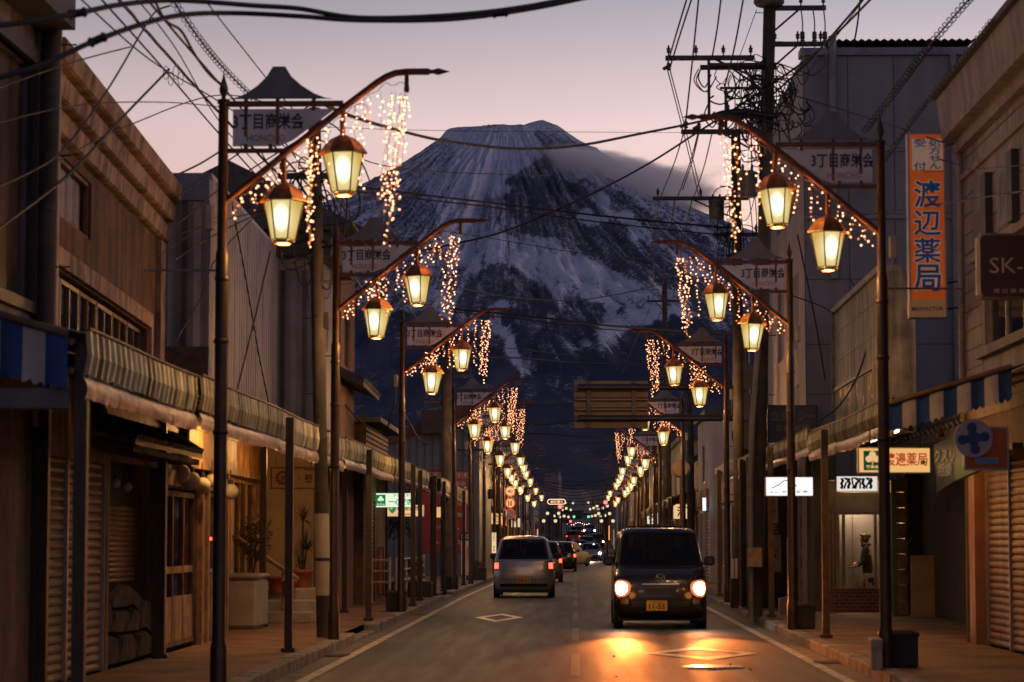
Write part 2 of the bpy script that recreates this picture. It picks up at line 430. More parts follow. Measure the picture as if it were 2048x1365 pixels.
for sgn in (-1, 1):
    sheet('pavement', [sgn * 3.2, sgn * 4.2, sgn * 6.8] if sgn > 0 else [-6.8, -4.2, -3.2], YS, lambda x, y: zr(y) + SW, m_pave)
    b = MB(); y = 14.0; k = 0
    r2 = random.Random(3 + sgn)
    while y < 330:
        ln = .6 if y < 90 else 3.0
        h = SW + r2.uniform(-.006, .008)
        # dropped kerbs at two driveways
        if (sgn < 0 and (34.2 < y < 37.5 or 57.5 < y < 62)) or (sgn > 0 and (20 < y < 22.0 or 60 < y < 63)): h = .045
        dx = r2.uniform(-.008, .008)
        x0, x1 = sorted((sgn * (3.02 + dx), sgn * 3.21))
        b.bbox((x0, y + .006, zr(y) - .05), (x1, y + ln - .006, zr(y) + h), .018)
        y += ln
    tag(b.build('kerb', m_kerb), kind='structure')
# gutter strips of lighter concrete along both kerbs
m_gutter = M('gutter_concrete', (.13, .115, .10), .8, 0, .3, 2, .3)
for sgn in (-1, 1):
    xs = sorted((sgn * 3.02, sgn * 2.80))
    sheet('road_gutter', xs, YS[2:50], lambda x, y: zr(y) + .004, m_gutter)
    xs = sorted((sgn * 2.66, sgn * 2.78))
    sheet('road_edge_line', xs, YS[2:50], lambda x, y: zr(y) + .008, m_line)
# faint centre dashes, two hollow diamonds before the crossing
b = MB()
for y in np.arange(17, 200, 9.0):
    z = zr(y) + .006
    b.quad((-.05, y, z), (.05, y, z), (.05, y + 5, zr(y+5) + .006), (-.05, y + 5, zr(y+5) + .006))
tag(b.build('road_centre_line', M('faded_road_paint', (.075, .055, .032), .6, 0, .5, 3, .2, 0, .5, (.030, .026, .021))), kind='structure')
def diamond(cx, cy, hw, hl, t=.11):
    b = MB(); z = .009
    o = [(0, hl), (hw, 0), (0, -hl), (-hw, 0)]; i = [(0, hl - t*7), (hw - t*1.6, 0), (0, -hl + t*7), (-hw + t*1.6, 0)]
    for k in range(4):
        a, c = o[k], o[(k+1) % 4]; d, e = i[(k+1) % 4], i[k]
        b.quad(*[(cx + p[0], cy + p[1], z + zr(cy)) for p in (a, c, d, e)])
    tag(b.build('road_marking_diamond', m_diam), kind='structure')
p0 = P(1400, 1306, 31.2); diamond(PX(1400, 31.2), 31.2, .70, 1.75)
diamond(PX(998, 45.2), 45.2, .44, 2.3)
mh = thing('manhole_cover', 'round iron manhole cover shining in the headlight glow near the road diamond', 'manhole cover', (PX(1424, 27.9), 27.9, 0))
b = MB(); b.lathe((0, 0, .004), [(.34, 0), (.34, .008), (.315, .010)], 32, 0); b.build('rim', m_steel, mh, True)
b = MB(); b.lathe((0, 0, .006), [(.312, 0), (.31, .009)], 32, 0)
for k in range(-4, 5):
    hh = math.sqrt(max(.0, .29**2 - (k*.06)**2)); b.box((k*.06-.012, -hh, .014), (k*.06+.012, hh, .020))
b.build('plate', M('polished_iron', (.22, .21, .2), .28, .9, .2, 9), mh, True)
for sg_, y_, lb_ in ((-1, 30.5, 'rusty drain grate in the left gutter by the timber shopfront'), (1, 29.0, 'rusty drain grate in the right gutter near the lamp post planter'), (-1, 47.0, 'rusty drain grate in the left gutter before the parking lot')):
    dg_ = thing('drain_grate', lb_, 'drain grate', (sg_*2.90, y_, 0), 'drain grates in the gutters'); b = MB(); b.box((-.16, -.3, .002), (.16, .3, .008)); b.build('frame', m_black, dg_, True); b = MB()
    for k in range(9): b.box((-.14, -.28+k*.065, .008), (.14, -.245+k*.065, .016))
    b.build('bars', m_rust, dg_, True)
b = MB(); r3 = random.Random(9)
for k in range(26):
    x, y = r3.uniform(.2, 2.4), r3.uniform(21.5, 37)
    s = r3.uniform(.010, .022); b.ball((x, y, .008), s, 0, 6, 4, (1, 1.4, .5))
tag(b.build('road_grit', M('pale_grit', (.4, .38, .34), .5)), 'pale stones and grit scattered on the lit asphalt before the van', 'grit', kind='stuff')

# ================================================================== the mountain
def vnoise(u, v, seed=0, per=None):
    """2-D value noise on arrays"""
    ui = np.floor(u).astype(int); vi = np.floor(v).astype(int); fu = u - ui; fv = v - vi
    fu = fu*fu*(3-2*fu); fv = fv*fv*(3-2*fv)
    def h(a, b):
        if per: a = a % per
        x = (a.astype(np.int64) * 374761393 + b.astype(np.int64) * 668265263 + seed * 144269) & 0x7fffffff
        x = (x ^ (x >> 13)) * 1274126177 & 0x7fffffff
        return ((x ^ (x >> 16)) & 0xffff) / 65535.0
    return (h(ui, vi)*(1-fu) + h(ui+1, vi)*fu)*(1-fv) + (h(ui, vi+1)*(1-fu) + h(ui+1, vi+1)*fu)*fv
def fbm(u, v, o=5, seed=0, per=None):
    s = 0; a = .5
    for k in range(o): s = s + a * vnoise(u*2**k, v*2**k, seed + k*17, per*2**k if per else None); a *= .5
    return s / (1 - .5**o)
def mountain():
    YC = 14000.0; K = YC / F_PX; XC = (1010 - VPX) * K
    # silhouettes read as drop below the rim against distance from the axis (2048-px units)
    left = [(0, 254), (50, 255), (95, 258), (117, 262), (181, 308), (244, 345), (293, 373), (356, 407), (420, 441), (490, 470), (620, 528), (800, 596), (1200, 712), (1600, 814), (2000, 893), (2600, 983), (3200, 1035), (4200, 1071)]
    right = [(0, 254), (40, 254), (78, 256), (110, 262), (145, 279), (195, 303), (250, 340), (370, 412), (490, 474), (550, 500), (700, 560), (900, 625), (1200, 712), (1600, 814), (2000, 893), (2600, 983), (3200, 1035), (4200, 1071)]
    nf, nb = 620, 90
    th = np.concatenate([np.linspace(math.pi*1.0, math.pi*2.0, nf, endpoint=False), np.linspace(0, math.pi, nb, endpoint=False)])
    rr = np.concatenate([np.linspace(0, 130, 34, endpoint=False), np.linspace(130, 620, 190, endpoint=False), np.linspace(620, 1500, 130, endpoint=False), np.geomspace(1500, 4200, 40)])
    T, Rr = np.meshgrid(th, rr)
    yl = np.interp(Rr, *zip(*left)); yr_ = np.interp(Rr, *zip(*right))
    wgt = (np.cos(T) + 1) / 2
    py = yl*(1-wgt) + yr_*wgt
    Z = (VPY - py) * K
    # relief: gullies and ribs running straight down the flanks
    ang = T / (2*math.pi)
    amp = np.clip((Rr - 95) / 250, 0, 1) * np.clip(1.3 - Rr/3800, .2, 1)
    front_ = np.clip(-np.sin(T)*1.6, 0, 1)       # keep the outline as measured
    rel = (fbm(ang*40 + .15*np.sin(Rr/160.), Rr/520.0, 5, 3, 40) - .5) * 230 - np.abs(fbm(ang*84, Rr/420.0, 5, 8, 84) - .5) * 330 - np.abs(fbm(ang*200, Rr/260.0, 4, 15, 200) - .5) * 110 + (fbm(ang*300, Rr/60., 4, 21, 300) - .5) * 40
    Z = Z + rel * amp * (.18 + .82*front_)
    X = XC + Rr*K*np.cos(T); Y = YC + Rr*K*np.sin(T)
    # summit peak on the right of the crater rim, small steps on the left shoulder
    def bump(px, dy, h, sx, sy): return h*np.exp(-(((X - (px-VPX)*K)/sx)**2 + ((Y - (YC+dy))/sy)**2))
    Z += bump(1088, -120, 30, 75, 150) + bump(1066, -100, 12, 60, 150) + bump(1122, -110, 22, 90, 150) + bump(912, -60, 16, 50, 150) + bump(893, -60, 14, 26, 120)
    Z -= bump(1045, -60, 10, 60, 130)
    Z += (fbm(X/60., Y/60., 3, 5) - .5) * 16 * np.clip((Rr-30)/60, 0, 1)
    me_v = np.stack([X, Y, Z], -1).reshape(-1, 3)
    # what the snow covers, mapped on the slopes
    px, py = project(X, Y, Z)
    GX, GY, ST = 380, 220, 2.0
    W_, H_ = int(1500/ST), int(800/ST)
    S = np.zeros((H_, W_))
    gx, gy = np.meshgrid(GX + np.arange(W_)*ST, GY + np.arange(H_)*ST)
    wx = (fbm(gx/30., gy/30., 6, 31) - .5) * 46; wy = (fbm(gx/30., gy/30., 6, 47) - .5) * 46
    qx = gx + wx; qy = gy + wy
    def poly(pts, val, k=1.0):
        inside = np.zeros_like(S, bool); n = len(pts)
        for i in range(n):
            x0, y0 = pts[i]; x1, y1 = pts[(i+1) % n]
            if y0 == y1: continue
            c = ((y0 > qy) != (y1 > qy)) & (qx < (x1-x0)*(qy-y0)/(y1-y0) + x0)
            inside ^= c
        S[inside] = S[inside]*(1-k) + val*k
    poly([(380, 200), (1900, 200), (1900, 640), (1330, 640), (1140, 700), (1040, 640), (900, 640), (760, 620), (380, 600)], 0.589)
    poly([(380, 640), (640, 400), (800, 360), (880, 420), (900, 560), (760, 640), (500, 700)], 0.441)             # streaked left flank
    poly([(640, 420), (700, 372), (880, 265), (930, 290), (830, 370), (760, 430), (700, 500), (640, 500)], 0.515)
    poly([(885, 262), (1085, 250), (1060, 330), (1010, 400), (1000, 520), (900, 560), (880, 440), (860, 380), (920, 320)], 0.678)  # smooth upper snow
    poly([(930, 300), (1040, 270), (1050, 330), (1010, 390), (940, 400), (905, 350)], 0.766)
    poly([(1078, 262), (1110, 258), (1210, 312), (1215, 340), (1090, 322), (1075, 290)], 0.426)                        # bare summit ribs
    poly([(1040, 345), (1110, 300), (1180, 330), (1150, 350), (1080, 352), (1030, 372)], 0.382)
    poly([(1000, 380), (1080, 345), (1180, 365), (1330, 500), (1380, 600), (1300, 560), (1200, 530), (1110, 480), (1040, 500), (985, 470)], 0.226)  # dark rock face
    poly([(1145, 365), (1260, 390), (1480, 540), (1600, 640), (1420, 640), (1330, 540), (1220, 440)], 0.308)
    poly([(1165, 368), (1215, 395), (1290, 455), (1390, 520), (1470, 580), (1500, 620), (1420, 570), (1330, 505), (1240, 450), (1180, 405)], 0.781)  # long diagonal snow gully
    poly([(1380, 410), (1640, 560), (1700, 660), (1500, 600)], 0.396)
    poly([(1155, 425), (1200, 430), (1215, 445), (1180, 450), (1160, 440)], 0.737)
    poly([(960, 400), (1000, 390), (1040, 450), (1020, 500), (970, 500)], 0.5)
    poly([(1070, 440), (1120, 460), (1150, 520), (1200, 540), (1260, 590), (1330, 640), (1370, 640), (1300, 560), (1180, 500)], 0.293)
    poly([(930, 500), (1000, 480), (1070, 480), (1080, 530), (1000, 560), (930, 560), (880, 570)], 0.737)
    poly([(1040, 470), (1110, 480), (1150, 520), (1140, 570), (1120, 590), (1085, 560), (1060, 520)], 0.796)
    poly([(1085, 500), (1125, 500), (1180, 520), (1260, 560), (1330, 610), (1400, 630), (1320, 650), (1190, 690), (1125, 720), (1165, 660), (1195, 600), (1150, 570)], 0.811)   # big right snowfield
    poly([(1395, 560), (1500, 620), (1560, 700), (1380, 640)], 0.278)
    poly([(895, 640), (925, 560), (960, 530), (1040, 540), (1070, 570), (1110, 590), (1130, 640), (1080, 700), (1030, 650), (940, 640)], 0.204) # forest fingers
    poly([(1085, 590), (1180, 590), (1205, 620), (1190, 680), (1120, 720), (1050, 700), (1040, 640)], 0.204)
    poly([(890, 560), (930, 520), (935, 560), (905, 600)], 0.463)
    poly([(975, 600), (1000, 590), (1040, 595), (1030, 615), (1000, 620), (1015, 660), (1050, 715), (1060, 745), (1040, 755), (1015, 720), (1000, 680), (970, 660), (940, 645), (985, 640)], 0.826)  # avalanche chute
    poly([(1110, 590), (1130, 585), (1118, 625), (1090, 645), (1080, 640), (1105, 615)], 0.574)
    poly([(880, 640), (900, 610), (960, 640), (1000, 670), (985, 690), (930, 665)], 0.463)
    poly([(380, 900), (380, 700), (560, 620), (700, 600), (820, 640), (930, 680), (1000, 700), (1015, 770), (1070, 765), (1080, 720), (1120, 725), (1340, 645), (1450, 655), (1900, 760), (1900, 900)], 0.02)
    poly([(1000, 690), (1040, 690), (1062, 742), (1040, 758), (1016, 725)], 0.796)
    # keep tree islands in the snowfield
    poly([(1235, 605), (1265, 600), (1262, 622), (1240, 625)], 0.352); poly([(1275, 610), (1292, 606), (1290, 624)], 0.389)
    k = np.array([0, 1, 3, 4, 3, 1, 0.]); k /= k.sum()
    for ax in (0, 1): S = np.apply_along_axis(lambda a: np.convolve(np.pad(a, 3, 'edge'), k, 'valid'), ax, S)
    fx = np.clip((px - GX)/ST, 0, W_-2); fy = np.clip((py - GY)/ST, 0, H_-2)
    i0 = fx.astype(int); j0 = fy.astype(int); u = fx - i0; v = fy - j0
    snow = (S[j0, i0]*(1-u) + S[j0, i0+1]*u)*(1-v) + (S[j0+1, i0]*(1-u) + S[j0+1, i0+1]*u)*v
    back = np.sin(T) > .02
    snow = np.where(back, np.clip(.75 - Rr/800, .03, .7), snow)
    nr, nt = Rr.shape
    idx = np.arange(nr*nt).reshape(nr, nt)
    a = idx[:-1, :]; b_ = np.roll(idx, -1, 1)[:-1, :]; c = np.roll(idx, -1, 1)[1:, :]; d = idx[1:, :]
    faces = np.stack([a, b_, c, d], -1).reshape(-1, 4)
    me = bpy.data.meshes.new('mountain')
    me.vertices.add(len(me_v)); me.vertices.foreach_set('co', me_v.ravel())
    me.loops.add(faces.size); me.loops.foreach_set('vertex_index', faces.ravel())
    me.polygons.add(len(faces)); me.polygons.foreach_set('loop_start', np.arange(0, faces.size, 4)); me.polygons.foreach_set('loop_total', np.full(len(faces), 4))
    me.polygons.foreach_set('use_smooth', np.ones(len(faces), bool))
    me.update()
    at = me.attributes.new('snow', 'FLOAT', 'POINT'); at.data.foreach_set('value', snow.ravel())
    fl = np.stack([T/(2*math.pi)*480, Rr/190.0, np.zeros_like(T)], -1).reshape(-1, 3)
    at = me.attributes.new('flow', 'FLOAT_VECTOR', 'POINT'); at.data.foreach_set('vector', fl.ravel())
    m = bpy.data.materials.new('snowy_volcanic_slopes'); m.use_nodes = True
    N = m.node_tree.nodes; L = m.node_tree.links; bs = N['Principled BSDF']; bs.inputs['Roughness'].default_value = .95; bs.inputs['Specular IOR Level'].default_value = .1
    sa = N.new('ShaderNodeAttribute'); sa.attribute_name = 'snow'
    fa = N.new('ShaderNodeAttribute'); fa.attribute_name = 'flow'
    n1 = N.new('ShaderNodeTexNoise'); n1.inputs['Scale'].default_value = 1.0; n1.inputs['Detail'].default_value = 7; n1.inputs['Roughness'].default_value = .68; n1.inputs['Distortion'].default_value = .3
    L.new(fa.outputs['Vector'], n1.inputs[0])
    tcn = N.new('ShaderNodeTexCoord'); n2 = N.new('ShaderNodeTexNoise'); n2.inputs['Scale'].default_value = .042; n2.inputs['Detail'].default_value = 8; n2.inputs['Roughness'].default_value = .74
    L.new(tcn.outputs['Object'], n2.inputs[0])
    mx = N.new('ShaderNodeMix'); mx.inputs['Factor'].default_value = .5; L.new(n1.outputs[0], mx.inputs['A']); L.new(n2.outputs[0], mx.inputs['B'])
    s1 = N.new('ShaderNodeMath'); s1.operation = 'MULTIPLY_ADD'; s1.inputs[1].default_value = 4.1; s1.inputs[2].default_value = -2.05; L.new(mx.outputs['Result'], s1.inputs[0])
    zt = N.new('ShaderNodeSeparateXYZ'); L.new(tcn.outputs['Object'], zt.inputs[0])
    zm = N.new('ShaderNodeMapRange'); zm.interpolation_type = 'SMOOTHSTEP'; zm.inputs[1].default_value = 1450; zm.inputs[2].default_value = 2050; zm.inputs[3].default_value = 1.0; zm.inputs[4].default_value = .55; L.new(zt.outputs['Z'], zm.inputs[0])
    sm = N.new('ShaderNodeMath'); sm.operation = 'MULTIPLY'; L.new(s1.outputs[0], sm.inputs[0]); L.new(zm.outputs[0], sm.inputs[1])
    s2 = N.new('ShaderNodeMath'); s2.operation = 'ADD'; L.new(sm.outputs[0], s2.inputs[0]); L.new(sa.outputs['Fac'], s2.inputs[1])
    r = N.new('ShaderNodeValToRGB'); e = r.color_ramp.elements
    e[0].position = .22; e[0].color = (.058, .068, .115, 1); e[1].position = .72; e[1].color = (.62, .65, .80, 1)  # bluish snow and darks: shade and air haze put into the colour
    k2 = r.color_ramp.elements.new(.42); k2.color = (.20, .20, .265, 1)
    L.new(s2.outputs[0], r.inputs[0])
    # bare rock and ash above the tree line, conifers below, haze blue painted in
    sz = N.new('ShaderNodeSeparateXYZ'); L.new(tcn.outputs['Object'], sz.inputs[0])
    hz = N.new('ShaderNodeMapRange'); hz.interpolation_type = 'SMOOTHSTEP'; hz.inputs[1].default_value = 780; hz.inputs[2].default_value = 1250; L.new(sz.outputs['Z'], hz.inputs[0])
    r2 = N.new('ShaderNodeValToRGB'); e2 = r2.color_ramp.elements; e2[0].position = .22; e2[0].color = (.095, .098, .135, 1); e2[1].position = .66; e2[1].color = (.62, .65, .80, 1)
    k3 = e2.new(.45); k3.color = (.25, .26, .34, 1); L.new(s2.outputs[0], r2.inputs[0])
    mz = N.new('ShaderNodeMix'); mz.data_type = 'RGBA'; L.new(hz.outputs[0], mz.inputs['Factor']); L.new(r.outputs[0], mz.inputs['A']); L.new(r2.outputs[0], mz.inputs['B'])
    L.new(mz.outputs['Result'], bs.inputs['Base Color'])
    bp = N.new('ShaderNodeBump'); bp.inputs['Strength'].default_value = .7; bp.inputs['Distance'].default_value = 16
    L.new(mx.outputs['Result'], bp.inputs['Height']); L.new(bp.outputs[0], bs.inputs['Normal'])
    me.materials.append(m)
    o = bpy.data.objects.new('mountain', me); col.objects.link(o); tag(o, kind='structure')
mountain()
# ------------------------------------------------------------------ banner cloud trailing from the summit
def cloud():
    b = MB(); K = 13450 / F_PX
    c0 = P(1105, 338, 13450); c1 = P(1480, 405, 13450)
    ax = (c1 - c0)
    n, mseg = 18, 22
    vs = []
    for i in range(mseg + 1):
        t = i / mseg
        c = c0 - ax*.22 + ax * t * 1.30
        rz_ = (50 + 175*math.sin(math.pi*min(1, .12 + .8*t))**.8) * (1 if 0 < i < mseg else .05)
        for j in range(n):
            a = 2*math.pi*j/n
            vs.append(c + Vector((0, math.cos(a)*300*(1 if 0 < i < mseg else .05), math.sin(a)*rz_*1.25)))
    fs = [(i*n+j, i*n+(j+1) % n, (i+1)*n+(j+1) % n, (i+1)*n+j) for i in range(mseg) for j in range(n)]
    b.add(vs, fs + [tuple(range(n)), tuple(range(mseg*n, mseg*n+n))], 0, True)
    m = bpy.data.materials.new('banner_cloud_vapour'); m.use_nodes = True
    N = m.node_tree.nodes; L = m.node_tree.links
    for x in list(N): N.remove(x)
    o = N.new('ShaderNodeOutputMaterial'); v = N.new('ShaderNodeVolumePrincipled')
    v.inputs['Color'].default_value = (1, .99, .985, 1); v.inputs['Anisotropy'].default_value = .25
    t = N.new('ShaderNodeTexCoord')
    nn = N.new('ShaderNodeTexNoise'); nn.inputs['Scale'].default_value = .0055; nn.inputs['Detail'].default_value = 5; nn.inputs['Roughness'].default_value = .6
    mp = N.new('ShaderNodeMapping'); mp.inputs['Scale'].default_value = (.55, .8, 1.3); mp.inputs['Rotation'].default_value = (0, rad(-12), 0)
    L.new(t.outputs['Object'], mp.inputs[0]); L.new(mp.outputs[0], nn.inputs[0])
    # falloff from the generated bounding box
    sp = N.new('ShaderNodeSeparateXYZ'); L.new(t.outputs['Generated'], sp.inputs[0])
    # axis height at this x (the banner sinks towards its tail)
    axz = N.new('ShaderNodeMath'); axz.operation = 'MULTIPLY_ADD'; axz.inputs[1].default_value = -.42; axz.inputs[2].default_value = .71
    L.new(sp.outputs['X'], axz.inputs[0])
    dz = N.new('ShaderNodeMath'); dz.operation = 'SUBTRACT'; L.new(sp.outputs['Z'], dz.inputs[0]); L.new(axz.outputs[0], dz.inputs[1])
    az = N.new('ShaderNodeMath'); az.operation = 'ABSOLUTE'; L.new(dz.outputs[0], az.inputs[0])
    f1 = N.new('ShaderNodeMapRange'); f1.interpolation_type = 'SMOOTHSTEP'; f1.inputs[1].default_value = .30; f1.inputs[2].default_value = .02; f1.inputs[3].default_value = 0; f1.inputs[4].default_value = 1
    L.new(az.outputs[0], f1.inputs[0])
    f2 = N.new('ShaderNodeMapRange'); f2.interpolation_type = 'SMOOTHSTEP'; f2.inputs[1].default_value = 0; f2.inputs[2].default_value = .3
    L.new(sp.outputs['X'], f2.inputs[0])
    f3 = N.new('ShaderNodeMapRange'); f3.interpolation_type = 'SMOOTHSTEP'; f3.inputs[1].default_value = 1; f3.inputs[2].default_value = .55
    L.new(sp.outputs['X'], f3.inputs[0])
    m1 = N.new('ShaderNodeMath'); m1.operation = 'MULTIPLY'; L.new(f1.outputs[0], m1.inputs[0]); L.new(f2.outputs[0], m1.inputs[1])
    m2 = N.new('ShaderNodeMath'); m2.operation = 'MULTIPLY'; L.new(m1.outputs[0], m2.inputs[0]); L.new(f3.outputs[0], m2.inputs[1])
    nk = N.new('ShaderNodeMath'); nk.operation = 'MULTIPLY_ADD'; nk.inputs[1].default_value = 1.7; nk.inputs[2].default_value = -.35; L.new(nn.outputs[0], nk.inputs[0])
    m3 = N.new('ShaderNodeMath'); m3.operation = 'ADD'; L.new(m2.outputs[0], m3.inputs[0]); L.new(nk.outputs[0], m3.inputs[1])
    m4 = N.new('ShaderNodeMapRange'); m4.interpolation_type = 'SMOOTHSTEP'; m4.inputs[1].default_value = .72; m4.inputs[2].default_value = 1.15; m4.inputs[3].default_value = 0; m4.inputs[4].default_value = .010
    L.new(m3.outputs[0], m4.inputs[0]); L.new(m4.outputs[0], v.inputs['Density'])
    L.new(v.outputs[0], o.inputs['Volume'])
    m.cycles.volume_step_rate = 1.0
    ob = b.build('cloud', m); tag(ob, 'pink banner cloud trailing from the snowy summit', 'cloud', kind='stuff')
cloud()
# ================================================================== street lamps with lantern pairs and icicle lights
ORD = ['nearest', 'second', 'third', 'fourth', 'fifth', 'sixth', 'seventh', 'eighth', 'ninth', 'tenth', 'eleventh', 'twelfth', 'thirteenth', 'fourteenth']
LAMP_L = [21.8, 32.2, 44.6, 64.5, 74.5, 86, 100, 109, 118, 131, 152, 172]
LAMP_R = [25.2, 36.0, 51.2, 71.2, 93.5, 102, 117, 128, 136, 145, 165, 180]
m_roofl = M('lantern_roof_copper', (.20, .085, .02), .45, .3, .3, 10, .1)
m_lframe = M('lantern_black_frame', (.02, .015, .01), .5, .2)
m_signw = M('weathered_white_enamel', (.64, .63, .66), .5, 0, .14, 2.2, 0, .4, .5, (.44, .39, .36))
m_signtop = M('grey_enamel_silhouette', (.16, .15, .165), .55, 0, .15, 3, 0, .4)
m_oran = M('faded_orange_lettering', (.42, .13, .04), .6, 0, .2)
m_bulb = E('warm_fairy_bulb', (1.0, .41, .20), 5.0, 'NONE')
m_bulb2 = E('dim_fairy_bulb', (1.0, .30, .10), 1.5, 'NONE')
m_fwire = M('pale_green_wire', (.22, .20, .12), .6)
m_stain = M('rust_stain', (.22, .09, .03), .7, 0, .4, 20)
# frosted lantern glass glowing from the lamp inside: brightest round the lamp, yellow at the rim of each pane
def lantern_glass(name, c_hot, c_edge, s_hot, s_edge, zc):
    m = bpy.data.materials.new(name); m.use_nodes = True
    N = m.node_tree.nodes; L = m.node_tree.links
    for n in list(N): N.remove(n)
    o = N.new('ShaderNodeOutputMaterial'); e = N.new('ShaderNodeEmission')
    t = N.new('ShaderNodeTexCoord'); s = N.new('ShaderNodeVectorMath'); s.operation = 'SUBTRACT'; s.inputs[1].default_value = (0, 0, zc)
    L.new(t.outputs['Object'], s.inputs[0])
    mp = N.new('ShaderNodeVectorMath'); mp.operation = 'MULTIPLY'; mp.inputs[1].default_value = (1.0, .25, .62); L.new(s.outputs[0], mp.inputs[0])
    ln = N.new('ShaderNodeVectorMath'); ln.operation = 'LENGTH'; L.new(mp.outputs[0], ln.inputs[0])
    r = N.new('ShaderNodeValToRGB'); k = r.color_ramp.elements
    k[0].position = .048; k[0].color = (*[x * s_hot for x in c_hot], 1); k[1].position = .155; k[1].color = (*[x * s_edge for x in c_edge], 1)
    k2 = k.new(.088); k2.color = (*[x * (s_hot*.45) for x in (1.0, .80, .36)], 1)
    L.new(ln.outputs['Value'], r.inputs[0]); L.new(r.outputs[0], e.inputs[0]); e.inputs[1].default_value = 1
    L.new(e.outputs[0], o.inputs[0])
    return m
m_glow = lantern_glass('glowing_frosted_glass', (1.0, .90, .66), (.86, .53, .11), 1.9, .72, -.16)
WARM = (1.0, .52, .18)

def lantern(sx, x, ztop, parent, mats_only=False):
    """one hexagonal lantern: roof, frame, glowing glass; origin at glass top"""
    z0 = ztop - .13                      # roof rim
    o = MB()
    o.lathe((0, 0, 0), [(.026, .165), (.055, .150), (.105, .128), (.150, .090), (.182, .045), (.212, .004), (.214, -.012), (.19, -.014)], 6, 0, False, 0)
    o.cyl((0, 0, .15), (0, 0, .30), .022, None, 8)
    ob = o.build('lantern', m_roofl, None, True); ob.location = (x, 0, z0); ob.parent = parent
    n = 6; rt, rb, h = .172, .105, .35
    g = MB()
    for j in range(n):
        a0 = 2*math.pi*j/n; a1 = 2*math.pi*(j+1)/n
        c = lambda a, r, z: (r*math.cos(a), r*math.sin(a), z)
        g.quad(c(a0, rt, -.014), c(a1, rt, -.014), c(a1, rb, -h), c(a0, rb, -h))
    g.build('glass', m_glow, ob, True)
    f = MB()
    for j in range(n):
        a0 = 2*math.pi*j/n; a1 = 2*math.pi*(j+1)/n
        f.cyl((rt*1.02*math.cos(a0), rt*1.02*math.sin(a0), -.012), (rb*1.03*math.cos(a0), rb*1.03*math.sin(a0), -h), .0075, None, 5)
        f.cyl((rb*1.02*math.cos(a0), rb*1.02*math.sin(a0), -h), (rb*1.02*math.cos(a1), rb*1.02*math.sin(a1), -h), .008, None, 5)
    f.lathe((0, 0, -h - .035), [(.07, 0), (.085, .012), (.092, .03), (.075, .033)], 6, 1, False, 0)
    f.build('frame', [m_lframe, m_roofl], ob, True)
    return ob

